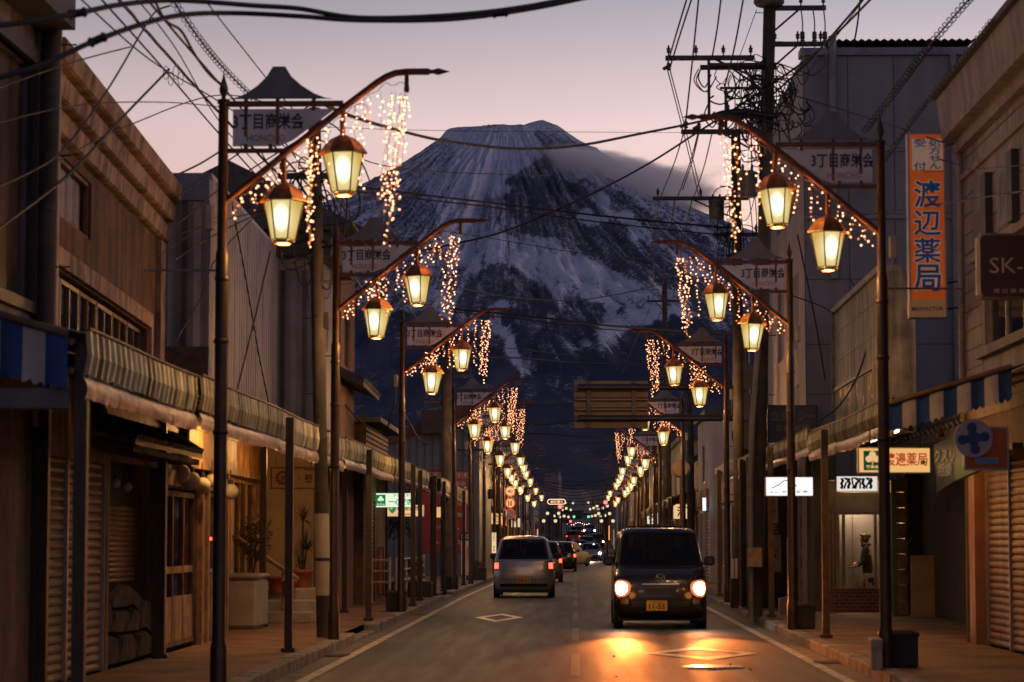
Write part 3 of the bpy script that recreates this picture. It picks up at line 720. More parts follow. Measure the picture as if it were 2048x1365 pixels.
ARM = [(.02, 4.25), (.30, 4.475), (.62, 4.735), (1.05, 5.075), (1.36, 5.31), (1.44, 5.36), (1.52, 5.392), (1.62, 5.403), (1.82, 5.403)]
def arm_z(x):
    return float(np.interp(x, [p[0] for p in ARM], [p[1] for p in ARM]))
def make_lamp(sgn, words_, latin):
    """sgn +1: arm reaches to +X (posts on the left kerb), -1: to -X"""
    t = thing('street_lamp', 'x', 'street lamp')
    b = MB()
    b.lathe((0, 0, 0), [(.075, 0), (.075, .35), (.060, .40), (.058, 3.75), (.060, 3.78), (.046, 3.84), (.044, 5.12), (.056, 5.125), (.056, 5.16), (.03, 5.165)], 12, 0)
    b.lathe((0, 0, 5.16), [(.02, 0), (.02, .03), (.038, .07), (.040, .10), (.012, .20), (.001, .27)], 8, 0)
    for z in (3.0, 3.55, 2.2): b.lathe((0, 0, z), [(.064, 0), (.068, .008), (.068, .03), (.064, .038)], 12, 0)
    b.build('pole', m_pole, t, True)
    b = MB()
    b.tube([(sgn*x, 0, z) for x, z in ARM], .030, 8)
    b.lathe((0, 0, 0), [(.001, 0)], 3, 0) if False else None
    b.cyl((sgn*1.82, 0, 5.403), (sgn*1.85, 0, 5.403), .022, .018, 8); b.cyl((sgn*1.85, 0, 5.403), (sgn*1.90, 0, 5.403), .018, .032, 8); b.cyl((sgn*1.90, 0, 5.403), (sgn*2.0, 0, 5.403), .032, .002, 8)
    b.box((sgn*.03, -.025, 5.098), (sgn*1.06, .025, 5.145)); b.box((sgn*.03, -.022, 4.685), (sgn*.56, .022, 4.722))
    b.cyl((sgn*1.62, 0, 5.40), (sgn*1.62, 0, 5.25), .018, .022, 8); b.cyl((sgn*1.62, 0, 5.26), (sgn*1.62, 0, 5.22), .026, .022, 8)
    for x in (.20, .48, .80): b.box((sgn*(x-.016), -.03, 5.06), (sgn*(x+.016), .03, 5.175))
    for x in (.20, .42): b.box((sgn*(x-.016), -.03, 4.69), (sgn*(x+.016), .03, 4.76))
    b.cyl((sgn*1.06, 0, 5.09), (sgn*1.06, 0, 4.94), .020, None, 8); b.cyl((sgn*.54, 0, 4.68), (sgn*.54, 0, 4.50), .020, None, 8)
    b.build('arm', m_rust, t, True)
    # sign plate cut by the arm, silhouette of the mountain on top
    b = MB(); pl = [(.085, 5.075), (.085, 4.745), (.50, 4.745), (.62, 4.80), (.985, 5.075)]
    b.prism([(sgn*x, z) for x, z in pl], -.012, .012)
    for x in (.20, .48): b.box((sgn*(x-.015), -.0135, 4.83 if x < .3 else 4.76), (sgn*(x+.015), -.0125, 5.07), 1)
    sg = b.build('sign_board', [m_signw, m_stain], t, True)
    b = MB(); top = [(.03, 5.165), (.10, 5.175), (.20, 5.215), (.30, 5.285), (.38, 5.365), (.435, 5.455), (.545, 5.455), (.60, 5.365), (.69, 5.285), (.80, 5.215), (.90, 5.175), (.97, 5.165)]
    b.prism([(sgn*x, z) for x, z in top], -.006, .006)
    b.build('mountain_emblem', m_signtop, t, True)
    b = MB(); b.bbox((-sgn*.075, -.05, 4.0), (-sgn*.155, .05, 4.22), .012)
    b.cyl((-sgn*.11, 0, 4.0), (-sgn*.11, 0, 3.7), .008, None, 6)
    b.build('junction_box', m_white if False else M('cream_box', (.45, .38, .22), .5), t, True)
    cx = .40 if sgn > 0 else .385
    text(words_, (sgn*cx, -.0145, 4.965), .63, .15, m_letter, sg, 0, .022)
    if latin: text(latin, (sgn*(cx-.02), -.0145, 4.815), .34, .06, m_oran, sg, 0, .004)
    lantern(sgn, sgn*1.06, 4.81, t); lantern(sgn, sgn*.54, 4.385, t)
    return t
LAMP_X = 3.1
lampL = make_lamp(1, '3丁目商栄会', 'HONCHO'); lampR = make_lamp(-1, '3丁目商栄会', 'HONCHO')
farL = make_lamp(1, '本町名店会', None); farR = make_lamp(-1, '本町名店会', None)
used = set()
LANTERN_POWER = 40
for side, ys in (('left', LAMP_L), ('right', LAMP_R)):
    sg = 1 if side == 'left' else -1
    for i, Y in enumerate(ys):
        proto = (lampL if i < 5 else farL) if sg > 0 else (lampR if i < 5 else farR)
        o = proto if proto.name not in used else copy_tree(proto)
        used.add(proto.name)
        if sg < 0: o.scale = (1, 1, 1.03)
        o.location = (-sg * (LAMP_X + (.0 if Y < 80 else min(.3, (Y-80)*.006))), Y, zr(Y) + SW)
        o['label'] = 'brown street lamp with two lanterns, %s along the %s kerb%s' % (ORD[i], side, ', hung with icicle lights' if i < 5 else ', no fairy lights')
        o['group'] = 'lantern street lamps along both kerbs'
        if i: o.rotation_euler = (rng.uniform(-.008, .008), rng.uniform(-.010, .010), rng.uniform(-.05, .05))
        for ch in o.children:
            if ch.name.startswith('lantern'): ch.rotation_euler = (rng.uniform(-.04, .04), rng.uniform(-.045, .045), rng.uniform(-.22, .22))
        if i < 9:
            for nm, x, z in (('lamp_light', 1.06, 4.25), ('lamp_light', .54, 3.83)):
                lamp_light(nm, Vector(o.location) + Vector((sg*x, 0, z)), LANTERN_POWER * (1 if i < 5 else 1.6), WARM, o, .09)
        else:
            lamp_light('lamp_light', Vector(o.location) + Vector((sg*.8, 0, 4.0)), LANTERN_POWER * 3, WARM, o, .09)

def icicle(sgn, Y, X, i, r):
    t = thing('icicle_lights', 'warm icicle fairy lights hanging from the %s lamp arm along the %s kerb' % (ORD[i], 'left' if sgn > 0 else 'right'), 'fairy lights', (X, Y, zr(Y) + SW), 'icicle fairy lights on the lamp arms')
    if sgn < 0: t.scale = (1, 1, 1.03)
    # where the strands drop from the arm, and how far
    sp = []
    x = .10
    while x < 1.64:
        base = np.interp(x, [.1, .4, .8, 1.1, 1.3, 1.64], [.16, .30, .55, .62, .80, 1.05])
        sp.append((x, base * r.choice([.45, .7, 1.0, 1.1]) * r.uniform(.85, 1.1)))
        x += r.uniform(.045, .08) if x < .5 else r.uniform(.075, .135)
    sp += [(1.60, 1.15), (1.57, 1.0), (1.50, .95)]
    if i == 0 and sgn > 0: sp += [(1.60, 1.38), (1.53, 1.1), (1.56, .9), (.78, .95), (.80, 1.0), (.76, .8), (1.24, .82)]
    for x, ln in sp:
        b = MB(); z = min(arm_z(x) - .04, 5.22); pts = []
        xx = x; yy = r.uniform(-.05, .05)
        n = max(3, int(ln / .040))
        for k in range(n + 1):
            pts.append((sgn*(xx + r.uniform(-.012, .012)), yy + r.uniform(-.01, .01), z - ln*k/n))
            xx += r.uniform(-.006, .006) - (.004 if x > 1.45 else 0)
        b.tube(pts, .0022, 3, 0)
        for p in pts[1:]:
            if r.random() < .93:
                b.octa(Vector(p) + Vector((r.uniform(-.03, .03), r.uniform(-.02, .02), r.uniform(-.015, .015))), r.uniform(.0085, .0135), 2 if r.random() < .28 else 1)
        b.build('light_strand', [m_fwire, m_bulb, m_bulb2], t, True, False)
    for x, z in ((.30, 4.20), (.80, 4.62), (1.36, 5.02)): lamp_light('fairy_glow', Vector(t.location) + Vector((sgn*x, -.02, z)), 4.2, (1, .25, .04), t, .06)
    # the carrier wire looped under the arm, with one ring of slack
    b = MB(); pts = [(sgn*x_, -.01, (min(arm_z(x_), 5.36) - .05 - .035*math.sin(x_*22)**2)) for x_ in np.linspace(.08, 1.6, 40)]
    b.tube(pts, .0035, 4)
    b.tube([(sgn*(1.22 + .06*math.cos(a)), -.015, 5.06 + .06*math.sin(a)) for a in np.linspace(0, 6.28, 14)], .0035, 4)
    if r.random() < .8:     # lights wound round the lower lantern stem
        for k in range(26):
            a = k * .8; q = .05 + .10*r.random()
            b.octa((sgn*.54 + q*math.cos(a), q*math.sin(a), 4.66 - k*.012), .010, 1)
    b.build('carrier_wire', [m_fwire, m_bulb], t, True, False)
for i in range(5):
    icicle(1, LAMP_L[i], -LAMP_X, i, random.Random(40+i)); icicle(-1, LAMP_R[i], LAMP_X, i, random.Random(60+i))

# ballast planter boxes round the feet of some posts
m_planter = M('dark_planter_box', (.045, .035, .025), .7, 0, .3, 5, .3)
m_soil = M('soil', (.03, .022, .015), .95)
def planter(name, label, x, y, w, d, h):
    t = thing(name, label, 'planter', (x, y, zr(y) + SW), 'dark planters at the lamp feet')
    b = MB(); b.bbox((-w/2, -d/2, 0), (w/2, d/2, h), .02); b.bbox((-w/2-.012, -d/2-.012, h-.05), (w/2+.012, d/2+.012, h-.004), .01)
    b.build('box', m_planter, t, True)
    b = MB(); b.bbox((-w/2+.03, -d/2+.03, h-.02), (w/2-.03, d/2-.03, h+.012), .01); b.build('soil', m_soil, t, True)
    return t
for sg, i in ((1, 2), (-1, 0), (-1, 1), (1, 3), (-1, 2)):
    Y = (LAMP_L if sg > 0 else LAMP_R)[i]; X = -sg*LAMP_X
    off = -.10 if sg > 0 else .16
    planter('planter', 'dark square planter box behind the %s lamp post foot on the %s kerb' % (ORD[i], 'left' if sg > 0 else 'right'), X + off*1.0, Y + .30, .36, .34, .36)
b = MB(); T = thing('ballast_box', 'pale lit concrete block beside the nearest lamp post foot on the right kerb', 'concrete block', (2.97, 25.0, SW))
b.bbox((-.055, -.14, 0), (.055, .14, .30), .015); b.bbox((-.06, -.145, .20), (.06, .145, .31), .015); b.build('block', M('pale_concrete', (.42, .36, .28), .85, 0, .2, 6, .3), T, True)

# ================================================================== utility poles
m_upole = M('stained_concrete_pole', (.06, .048, .038), .85, 0, .3, 3, .2, .5)
m_xarm = M('dark_steel_crossarm', (.05, .05, .055), .5, .5)
m_ins = M('brown_porcelain', (.05, .035, .03), .3)
m_can = M('grey_transformer_can', (.13, .13, .14), .45, .3)
m_guard = M('pale_pole_guard', (.42, .38, .28), .7, 0, .15, 4, 0, .4)
def utility_pole(label, base, top, r0=.15, r1=.10, arms=(), cans=(), guard=None, steps=True, rz=0, tangle=0, seed=1, tz=(.66, .9), name='utility_pole'):
    """arms: (height z, from x, to x, n insulators, y offset); cans: (z, dx, r, h)"""
    t = thing(name, label, 'utility pole', tuple(base), 'utility poles carrying the overhead cables')
    L_ = Vector(top) - Vector(base); r = random.Random(seed)
    at = lambda z: L_ * (z / L_.z)
    b = MB(); b.tube([at(L_.z * k / 8) for k in range(9)], r0, 14, 0, r1)
    for z in np.arange(2.2, L_.z - .3, .5) if steps else ():
        p = at(z); s = 1 if int(z*2) % 2 else -1; b.cyl(p, p + Vector((s*(r0+.12), 0, 0)), .008, None, 5, 1)
    for z in np.arange(1.0, L_.z, 1.6):
        p = at(z); rr = r0 + (r1-r0)*z/L_.z; b.cyl(p, p + Vector((0, 0, .04)), rr*1.06, None, 14, 1)
    b.build('pole', [m_upole, m_xarm], t, True)
    for z, x0, x1, ni, yo in arms:
        p = at(z); a = MB()
        a.bbox(p + Vector((x0, yo-.04, -.04)), p + Vector((x1, yo+.04, .04)), .008)
        for k in range(int(abs(x1-x0)/.12)):
            q = p + Vector((x0 + (k+.5)*.12, yo-.042, 0)); a.box(q - Vector((.012, .002, .012)), q + Vector((.012, 0, .012)))
        a.cyl(p + Vector((min(x0, x1)*.55 if abs(min(x0,x1)) > .3 else max(x0,x1)*.55, yo, 0)), p + Vector((0, yo, -.45)), .018, None, 6)
        ar = a.build('crossarm', m_xarm, t, True)
        for k in range(ni):
            q = p + Vector((x0 + (x1-x0)*(k + .12)/(max(ni-1, 1)+.24) if ni > 1 else x0, yo, .04)); i_ = MB()
            i_.lathe(q, [(.012, 0), (.014, .05), (.034, .055), (.034, .085), (.018, .09), (.036, .10), (.036, .13), (.018, .14), (.014, .18)], 8)
            i_.build('insulator', m_ins, ar, True)
    for z, dx, cr, ch in cans:
        p = at(z) + Vector((dx, -.02, 0)); c = MB()
        c.lathe(p, [(cr*.9, 0), (cr, .03), (cr, ch-.05), (cr*1.06, ch-.04), (cr*1.06, ch), (cr*.5, ch+.03)], 16)
        for k in (-1, 1): c.lathe(p + Vector((k*cr*.45, 0, ch)), [(.02, 0), (.03, .04), (.02, .06), (.03, .09), (.015, .14)], 8)
        c.build('transformer', m_can, t, True)
    if guard:
        g = MB(); z0, z1 = guard; g.tube([at(z0 + (z1-z0)*k/4) for k in range(5)], r0*1.03, 14, 0, r0*1.0); g.build('guard', m_guard, t, True)
    if tangle:
        b = MB()
        for k in range(tangle):
            z = r.uniform(*tz) * L_.z; p = at(z)
            q = at(r.uniform(*tz) * L_.z)
            s = r.choice((-1, -1, 1)); w = r.uniform(.10, .55)
            c1 = p + Vector((s*w, r.uniform(-.2, .1), r.uniform(-.2, .12))); c2 = q + Vector((s*w*r.uniform(.3, 1), r.uniform(-.2, .1), r.uniform(-.25, .06)))
            b.tube(catmull([p, c1, c2, q], 7), r.uniform(.007, .013), 5)
        b.build('service_cable', m_wire, t, True)
    return t
# ================================================================== building kit
def plan(p0, p1, side):
    """frame on a facade line p0->p1; w runs inward (away from the street side). side -1: building lies to -X, +1: to +X"""
    p0 = Vector((*p0, 0)); p1 = Vector((*p1, 0)); u = (p1 - p0); L = u.length; u.normalize()
    n = Vector((u.y, -u.x, 0))
    if (n.x > 0) != (side > 0): n = -n
    return (lambda a, w, z: p0 + u*a + n*w + Vector((0, 0, z))), L
def planY(x0, x1, Y, inward=1):
    """facade facing the camera: u along +X at street distance Y, w inward = +Y"""
    return (lambda a, w, z: Vector((x0 + a, Y + w*inward, z))), abs(x1 - x0)
def wall_holes(b, f, L, z0, z1, holes, depth=.12, mi=0, u0=0.0):
    us = sorted({u0, L, *[h[0] for h in holes], *[h[1] for h in holes]}); zs = sorted({z0, z1, *[h[2] for h in holes], *[h[3] for h in holes]})
    for i in range(len(us)-1):
        for j in range(len(zs)-1):
            a, c, d, e = us[i], us[i+1], zs[j], zs[j+1]
            if any(h[0]-1e-6 <= a and c <= h[1]+1e-6 and h[2]-1e-6 <= d and e <= h[3]+1e-6 for h in holes): continue
            b.quad(f(a,0,d), f(c,0,d), f(c,0,e), f(a,0,e), mi)
    for h in holes:
        a, c, d, e = h[:4]
        b.quad(f(a,0,d), f(a,depth,d), f(a,depth,e), f(a,0,e), mi); b.quad(f(c,0,d), f(c,depth,d), f(c,depth,e), f(c,0,e), mi)
        b.quad(f(a,0,d), f(c,0,d), f(c,depth,d), f(a,depth,d), mi); b.quad(f(a,0,e), f(c,0,e), f(c,depth,e), f(a,depth,e), mi)
def fbox(b, f, u0, u1, w0, w1, z0, z1, mi=0):
    vs = [f(u0,w0,z0), f(u1,w0,z0), f(u1,w1,z0), f(u0,w1,z0), f(u0,w0,z1), f(u1,w0,z1), f(u1,w1,z1), f(u0,w1,z1)]
    b.add(vs, [(0,3,2,1),(4,5,6,7),(0,1,5,4),(1,2,6,5),(2,3,7,6),(3,0,4,7)], mi)
m_glass = glass_mat('dark_window_glass', (.35, .36, .38), .04, .55)
m_frame = M('bronze_aluminium_frame', (.10, .07, .045), .4, .5, .15)
m_frameL = M('pale_aluminium_frame', (.40, .36, .30), .45, .4, .15)
m_wood = M('aged_brown_timber', (.16, .08, .035), .65, 0, .35, 5, .25, .6)
m_woodL = M('honey_timber', (.34, .18, .07), .6, 0, .3, 5, .2, .5)
m_tile = M('dark_roof_tile', (.055, .05, .05), .6, 0, .3, 6, .2)
m_inside = M('dim_interior', (.05, .04, .032), .9)
def window(parent, f, u0, u1, z0, z1, cols=2, rows=1, w=.10, fm=None, t=.035, gm=None, name='window', rnd=0):
    b = MB(); fm = fm or m_frame
    fbox(b, f, u0, u1, w-.03, w+.03, z0, z0+t); fbox(b, f, u0, u1, w-.03, w+.03, z1-t, z1)
    for i in range(cols+1):
        u = u0 + (u1-u0)*i/cols; a = u if i == 0 else (u-t if i == cols else u-t/2)
        fbox(b, f, a, a+t, w-.025, w+.025, z0+t, z1-t)
    for j in range(1, rows):
        z = z0 + (z1-z0)*j/rows; fbox(b, f, u0+t, u1-t, w-.018, w+.018, z-t*.4, z+t*.4)
    o = b.build(name, fm, parent)
    g = MB(); g.quad(f(u0+t*.5, w+.006, z0+t*.5), f(u1-t*.5, w+.006, z0+t*.5), f(u1-t*.5, w+.006, z1-t*.5), f(u0+t*.5, w+.006, z1-t*.5))
    g.build('pane', gm or m_glass, o); return o
def shutter(parent, f, u0, u1, z0, z1, m, w=.05, pitch=.085, mull=(), name='shutter'):
    """roll-down slat shutter: real horizontal slats in one mesh"""
    b = MB(); z = z0
    while z < z1 - .01:
        zt = min(z + pitch, z1)
        pr = [(w+.0, z), (w-.022, z+pitch*.25), (w-.026, z+pitch*.55), (w-.004, z+pitch*.9), (w, zt)]
        vs = [f(u, a, c) for a, c in pr for u in (u0, u1)]
        b.add(vs, [(2*i, 2*i+1, 2*i+3, 2*i+2) for i in range(4)], 0, False)
        z += pitch
    o = b.build(name, m, parent)
    if mull:
        b = MB()
        for u in mull: fbox(b, f, u-.022, u+.022, w-.05, w+.02, z0, z1)
        b.build('guide_rail', m_frameL, o)
    return o
def shell(b, f, L, depth, z0, z1, holes=(), hd=.12, mi=0, roof=True, u0=0.0):
    """front wall with holes, both ends, back and flat top"""
    wall_holes(b, f, L, z0, z1, list(holes), hd, mi, u0)
    b.quad(f(u0,0,z0), f(u0,depth,z0), f(u0,depth,z1), f(u0,0,z1), mi); b.quad(f(L,0,z0), f(L,depth,z0), f(L,depth,z1), f(L,0,z1), mi)
    b.quad(f(u0,depth,z0), f(L,depth,z0), f(L,depth,z1), f(u0,depth,z1), mi)
    if roof: b.quad(f(u0,0,z1), f(L,0,z1), f(L,depth,z1), f(u0,depth,z1), mi)
def corrugated(b, f, u0, u1, z0, z1, pitch=.12, amp=.02, mi=0, w=0.0):
    n = max(2, int((u1-u0)/pitch*4)); pr = []
    for i in range(n+1):
        u = u0 + (u1-u0)*i/n; k = i % 4; pr.append((u, w + (0 if k in (0, 1) else -amp)))
    vs = [f(u, ww, z) for u, ww in pr for z in (z0, z1)]
    b.add(vs, [(2*i, 2*i+2, 2*i+3, 2*i+1) for i in range(n)], mi, False)
def disc(b, c, r, mi=0, n=28, face=-1, t=.01):
    b.cyl((c[0], c[1], c[2]), (c[0], c[1] + face*t, c[2]), r, None, n, mi)

# ================================================================== left row
G0 = SW
# --- grey corner building at the near end
t = thing('corner_building', 'dark grey building with pale vertical pilasters at the near end of the left row', 'building', (-4.85, 19, G0))
f, L = plan((-4.86, 15.0), (-4.80, 22.7), -1)
b = MB(); shell(b, f, L, 7, G0, 9.5, [(5.2, 6.85, 3.5, 5.62)], .15); b.build('wall', M('grey_stained_render', (.16, .145, .14), .9, 0, .3, 2, .3, .6), t)
b = MB()
for u, w_, mi in ((7.02, .10, 0), (7.30, .12, 1), (7.56, .10, 0)): fbox(b, f, u-w_/2, u+w_/2, -.09, -.002, 3.2, 9.4, mi)
b.build('pilaster', [M('pale_pilaster_concrete', (.36, .30, .25), .85, 0, .2, 3, .2, .6), M('grey_pilaster', (.2, .19, .18), .85, 0, .2, 3, 0, .5)], t)
b = MB(); 
for a, c, d, e in ((5.1, 6.95, 3.4, 3.5), (5.1, 6.95, 5.62, 5.74), (6.85, 6.95, 3.5, 5.62)): fbox(b, f, a, c, -.05, .05, d, e)
fr = b.build('window', m_dark, t); b = MB(); b.quad(f(5.2, .1, 3.5), f(6.85, .1, 3.5), f(6.85, .1, 5.62), f(5.2, .1, 5.62)); b.build('pane', M('brown_smoked_panel', (.07, .045, .028), .3, 0, .4, 1.5, 0, .6), fr)
b = MB(); fbox(b, f, 5.0, 6.95, -.35, -.003, 5.95, 6.5); fbox(b, f, 5.0, 6.98, -.38, -.004, 6.5, 6.56); b.build('balcony', M('dark_balcony_panel', (.07, .07, .075), .7, 0, .2, 2, 0, .4), t)
utility_pole('weathered wooden pole rising between the grey corner building and the brown shop', (PX(72, 22.0), 22.0, G0), (PX(97, 22.0), 22.0, 7.6), .105, .085, name='utility_pole', steps=True)
b = MB()
pq = thing('notice_plate', 'pale upper notice plate strapped to the weathered pole by the shutter', 'plate', P(66, 1090, 21.87)); c = P(66, 1090, 21.87); b.bbox(c - Vector((.035, .006, .19)), c + Vector((.035, .006, .19)), .004); b.build('plate', M('pale_plate', (.42, .36, .33), .6, 0, .2, 8), pq)
pq = thing('notice_plate', 'pale lower notice plate strapped near the foot of the weathered pole', 'plate', P(66, 1280, 21.87)); c = P(66, 1280, 21.87); b = MB(); b.bbox(c - Vector((.035, .006, .24)), c + Vector((.035, .006, .24)), .004); b.build('plate', M('pale_plate', (.42, .36, .33)), pq)

# --- brown rendered shop with the three-step cornice
m_brown = M('brown_stained_render', (.115, .050, .024), .9, 0, .3, 1.9, .4, .5, .5, (.035, .016, .010))
m_corn = M('soiled_buff_render', (.36, .225, .155), .9, 0, .22, 2.6, .4, .45, .5, (.13, .08, .055))
t = thing('brown_shop', 'brown rendered shop with three-step buff cornice and a ribbon of upper windows', 'shop', (-5, 27, G0))
f, L = plan((-4.95, 22.8), (-5.40, 32.45), -1)
holes = [(.45, 3.3, 4.55, 5.16), (.5, 8.1, 3.3, 4.02)]
b = MB(); shell(b, f, L, 7, G0, 5.25, holes, .14); b.build('wall', m_brown, t)
for k, (z0, z1, pr) in enumerate(((5.25, 5.52, .10), (5.52, 5.79, .17), (5.79, 6.07, .25))):
    b = MB(); 
    u0, u1 = -.02*k, L+.02*k+.05; pf = [(1.0, z0+.045), (-pr+.055, z0+.045), (-pr+.02, z0+.06), (-pr-.005, z1-.035), (-pr+.02, z1-.01), (1.0, z1-.01)]
    vs = [f(u, a_, z_) for a_, z_ in pf for u in (u0, u1)]; b.add(vs, [(2*q, 2*q+1, 2*q+3, 2*q+2) for q in range(5)]); b.add([f(u1, a_, z_) for a_, z_ in pf], [tuple(range(6))]); b.add([f(u0, a_, z_) for a_, z_ in pf], [tuple(range(6))]); fbox(b, f, u0+.01, u1-.02, -pr+.13, .9, z0-.02, z0+.05)
    b.build('cornice', m_corn, t)
b = MB(); fbox(b, f, .4, 8.3, -.06, -.002, 4.04, 4.22); fbox(b, f, 8.13, 8.3, -.06, -.002, 3.3, 4.04); b.build('window_band', m_corn, t)
b = MB(); fbox(b, f, 8.95, 9.45, -.07, -.003, G0+2.9, 5.25); b.build('corner_pilaster', m_corn, t)
m_curt = M('pale_pink_ragged_curtain', (.26, .17, .15), .9, 0, .5, 3, 0, .8, .5, (.07, .022, .014))
o = window(t, f, .45, 3.3, 4.55, 5.16, 1, 1, .06, m_wood, .04, glass_mat('dusty_clear_glass', (.9, .88, .85), .1, .12))
b = MB(); n = 60
vs = []
for i in range(n+1):
    u = .5 + 2.75*i/n; vs += [f(u, .12 + .02*math.sin(i*1.7), 5.14), f(u, .12 + .02*math.sin(i*1.7+.5), 4.58 + .12*abs(math.sin(i*.9))*abs(math.sin(i*.23)))]
b.add(vs, [(2*i, 2*i+1, 2*i+3, 2*i+2) for i in range(n)], 0, True); b.build('curtain', m_curt, o)
for k in range(6):
    u0 = .55 + k*1.255; o = window(t, f, u0, u0+1.2, 3.32, 4.0, 2, 1, .10, m_frame if k % 2 else m_wood, .045)
b = MB(); fbox(b, f, 1.35, 1.62, .13, .14, 3.36, 3.92); fbox(b, f, 1.78, 2.0, .13, .14, 3.36, 3.96); b.build('pane_reflection', E('painted_pane_afterglow', (1, .42, .26), .42), t)  # pink sky reflection in the panes, painted as glowing strips
# --- ground floor of the brown shop: shutters, stone alcove, timber front
f2, L2 = plan((-4.60, 19.0), (-4.64, 33.2), -1)
Yu = lambda y: y - 19.0
t = thing('timber_shopfront', 'old timber shopfront with sliding door, shutters and a rough stone base under the arcade', 'shopfront', (-4.6, 27, G0))
m_shut = M('yellowed_steel_shutter', (.16, .09, .04), .6, .1, .2, 2.5, .1, .5)
m_shut2 = M('pinkish_brown_shutter', (.22, .12, .09), .55, .1, .2, 3, .1, .3)
b = MB(); wall_holes(b, f2, L2, G0, 3.1, [(Yu(21.6), Yu(24.6), G0, 2.15), (Yu(24.75), Yu(27.7), G0, 2.2), (Yu(28.05), Yu(30.6), G0, 2.0), (Yu(31.4), Yu(32.4), 1.0, 2.0)], .10)
b.build('wall', M('blackened_timber_wall', (.15, .085, .045), .75, 0, .3, 4, .3, .6), t)
shutter(t, f2, Yu(21.6), Yu(24.6), G0, 2.15, m_shut, .06, .085, (Yu(22.75), Yu(23.6), Yu(24.58)))
shutter(t, f2, Yu(24.75), Yu(27.7), .95, 1.75, m_shut2, .28, .055)
b = MB(); fbox(b, f2, Yu(24.72), Yu(27.72), .30, .36, G0, 2.25); b.build('alcove_back', m_inside, t)
b = MB(); r = random.Random(4)
for pts in ([(0, 0), (.26, 0), (.30, .12), (.24, .30), (.06, .34), (0, .26)], [(.27, 0), (.62, 0), (.66, .16), (.56, .30), (.34, .30), (.31, .13)], [(.63, 0), (1, 0), (1, .22), (.86, .30), (.70, .27), (.67, .15)],
            [(0, .28), (.06, .36), (.14, .50), (.10, .66), (0, .70)], [(.08, .35), (.25, .32), (.35, .32), (.50, .46), (.46, .56), (.16, .56)], [(.37, .31), (.57, .31), (.69, .29), (.74, .48), (.60, .58), (.51, .45)], [(.75, .30), (.87, .31), (1, .24), (1, .62), (.86, .66), (.76, .48)],
            [(.12, .60), (.17, .58), (.47, .58), (.60, .60), (.74, .52), (.82, .66), (.60, .80), (.36, .84), (.18, .74)]):
    n_ = len(pts); cu_ = sum(p[0] for p in pts)/n_; cz_ = sum(p[1] for p in pts)/n_; q_ = [(Yu(24.78)+2.9*(cu_+(a_-cu_)*.965), G0+.01+.98*(cz_+(z_-cz_)*.955)) for a_, z_ in pts]; dd_ = r.uniform(-.015, .02)
    A_ = [f2(Yu(24.78)+2.9*cu_ + (a_-Yu(24.78)-2.9*cu_)*.86, .04+dd_, G0+.01+.98*cz_ + (z_-G0-.01-.98*cz_)*.86) for a_, z_ in q_]; B_ = [f2(a_, .09+dd_, z_) for a_, z_ in q_]; C_ = [f2(a_, .25, z_) for a_, z_ in q_]
    b.add(A_ + B_ + C_, [tuple(range(n_))] + [(k_*n_+q, k_*n_+(q+1) % n_, (k_+1)*n_+(q+1) % n_, (k_+1)*n_+q) for k_ in (0, 1) for q in range(n_)], 0, False)
b.build('stone_base', M('rough_dark_stone', (.07, .052, .04), .9, 0, .4, 5, .8), t)
# sliding lattice door
o = window(t, f2, Yu(28.1), Yu(30.55), G0+.05, 1.97, 3, 1, .05, m_wood, .06); 
b = MB()
for k in range(3): fbox(b, f2, Yu(28.14)+k*.81, Yu(28.14)+k*.81+.76, .03, .07, G0+.1, G0+.62); fbox(b, f2, Yu(28.14)+k*.81, Yu(28.14)+k*.81+.76, .03, .065, 1.02, 1.10)
b.build('door_panel', m_woodL, t)
b = MB()
for y in (27.88, 30.75, 31.25, 32.6, 33.05): fbox(b, f2, Yu(y)-.07, Yu(y)+.07, -.06, .02, G0, 3.05)
fbox(b, f2, Yu(27.8), Yu(33.15), -.08, -.003, 2.02, 2.20); fbox(b, f2, Yu(27.8), Yu(33.15), -.06, -.002, 2.72, 2.84)
b.build('timber_post', m_woodL, t)
window(t, f2, Yu(31.4), Yu(32.4), 1.0, 2.0, 2, 1, .05, m_frameL, .04)
b = MB(); fbox(b, f2, Yu(30.85), Yu(31.3), -.02, -.001, G0+.1, 1.9); fbox(b, f2, Yu(31.45), Yu(32.45), -.02, -.001, G0+.05, .95); b.build('plaster_panel', M('peeling_plaster', (.34, .24, .14), .9, 0, .4, 4, .4, .5), t)
b = MB(); b.ball(f2(Yu(31.7), -.01, 1.42), .022, 0, 8, 6); b.build('alarm_lamp', E('red_alarm_lamp', (1, .06, .03), 6), t)
tp = thing('timber_pillar', 'black-brown square pillar with a capping at the near end of the left shutters', 'pillar', (PX(52, 21.2), 21.2, G0)); b = MB(); b.bbox((PX(20, 21.2), 21.1, G0), (PX(80, 21.2), 21.35, 2.28), .015); b.bbox((PX(14, 21.2), 21.06, 2.28), (PX(86, 21.2), 21.4, 2.36), .01); b.build('pillar', M('black_brown_pillar', (.028, .018, .014), .8, 0, .3, 5, .2, .5), tp)
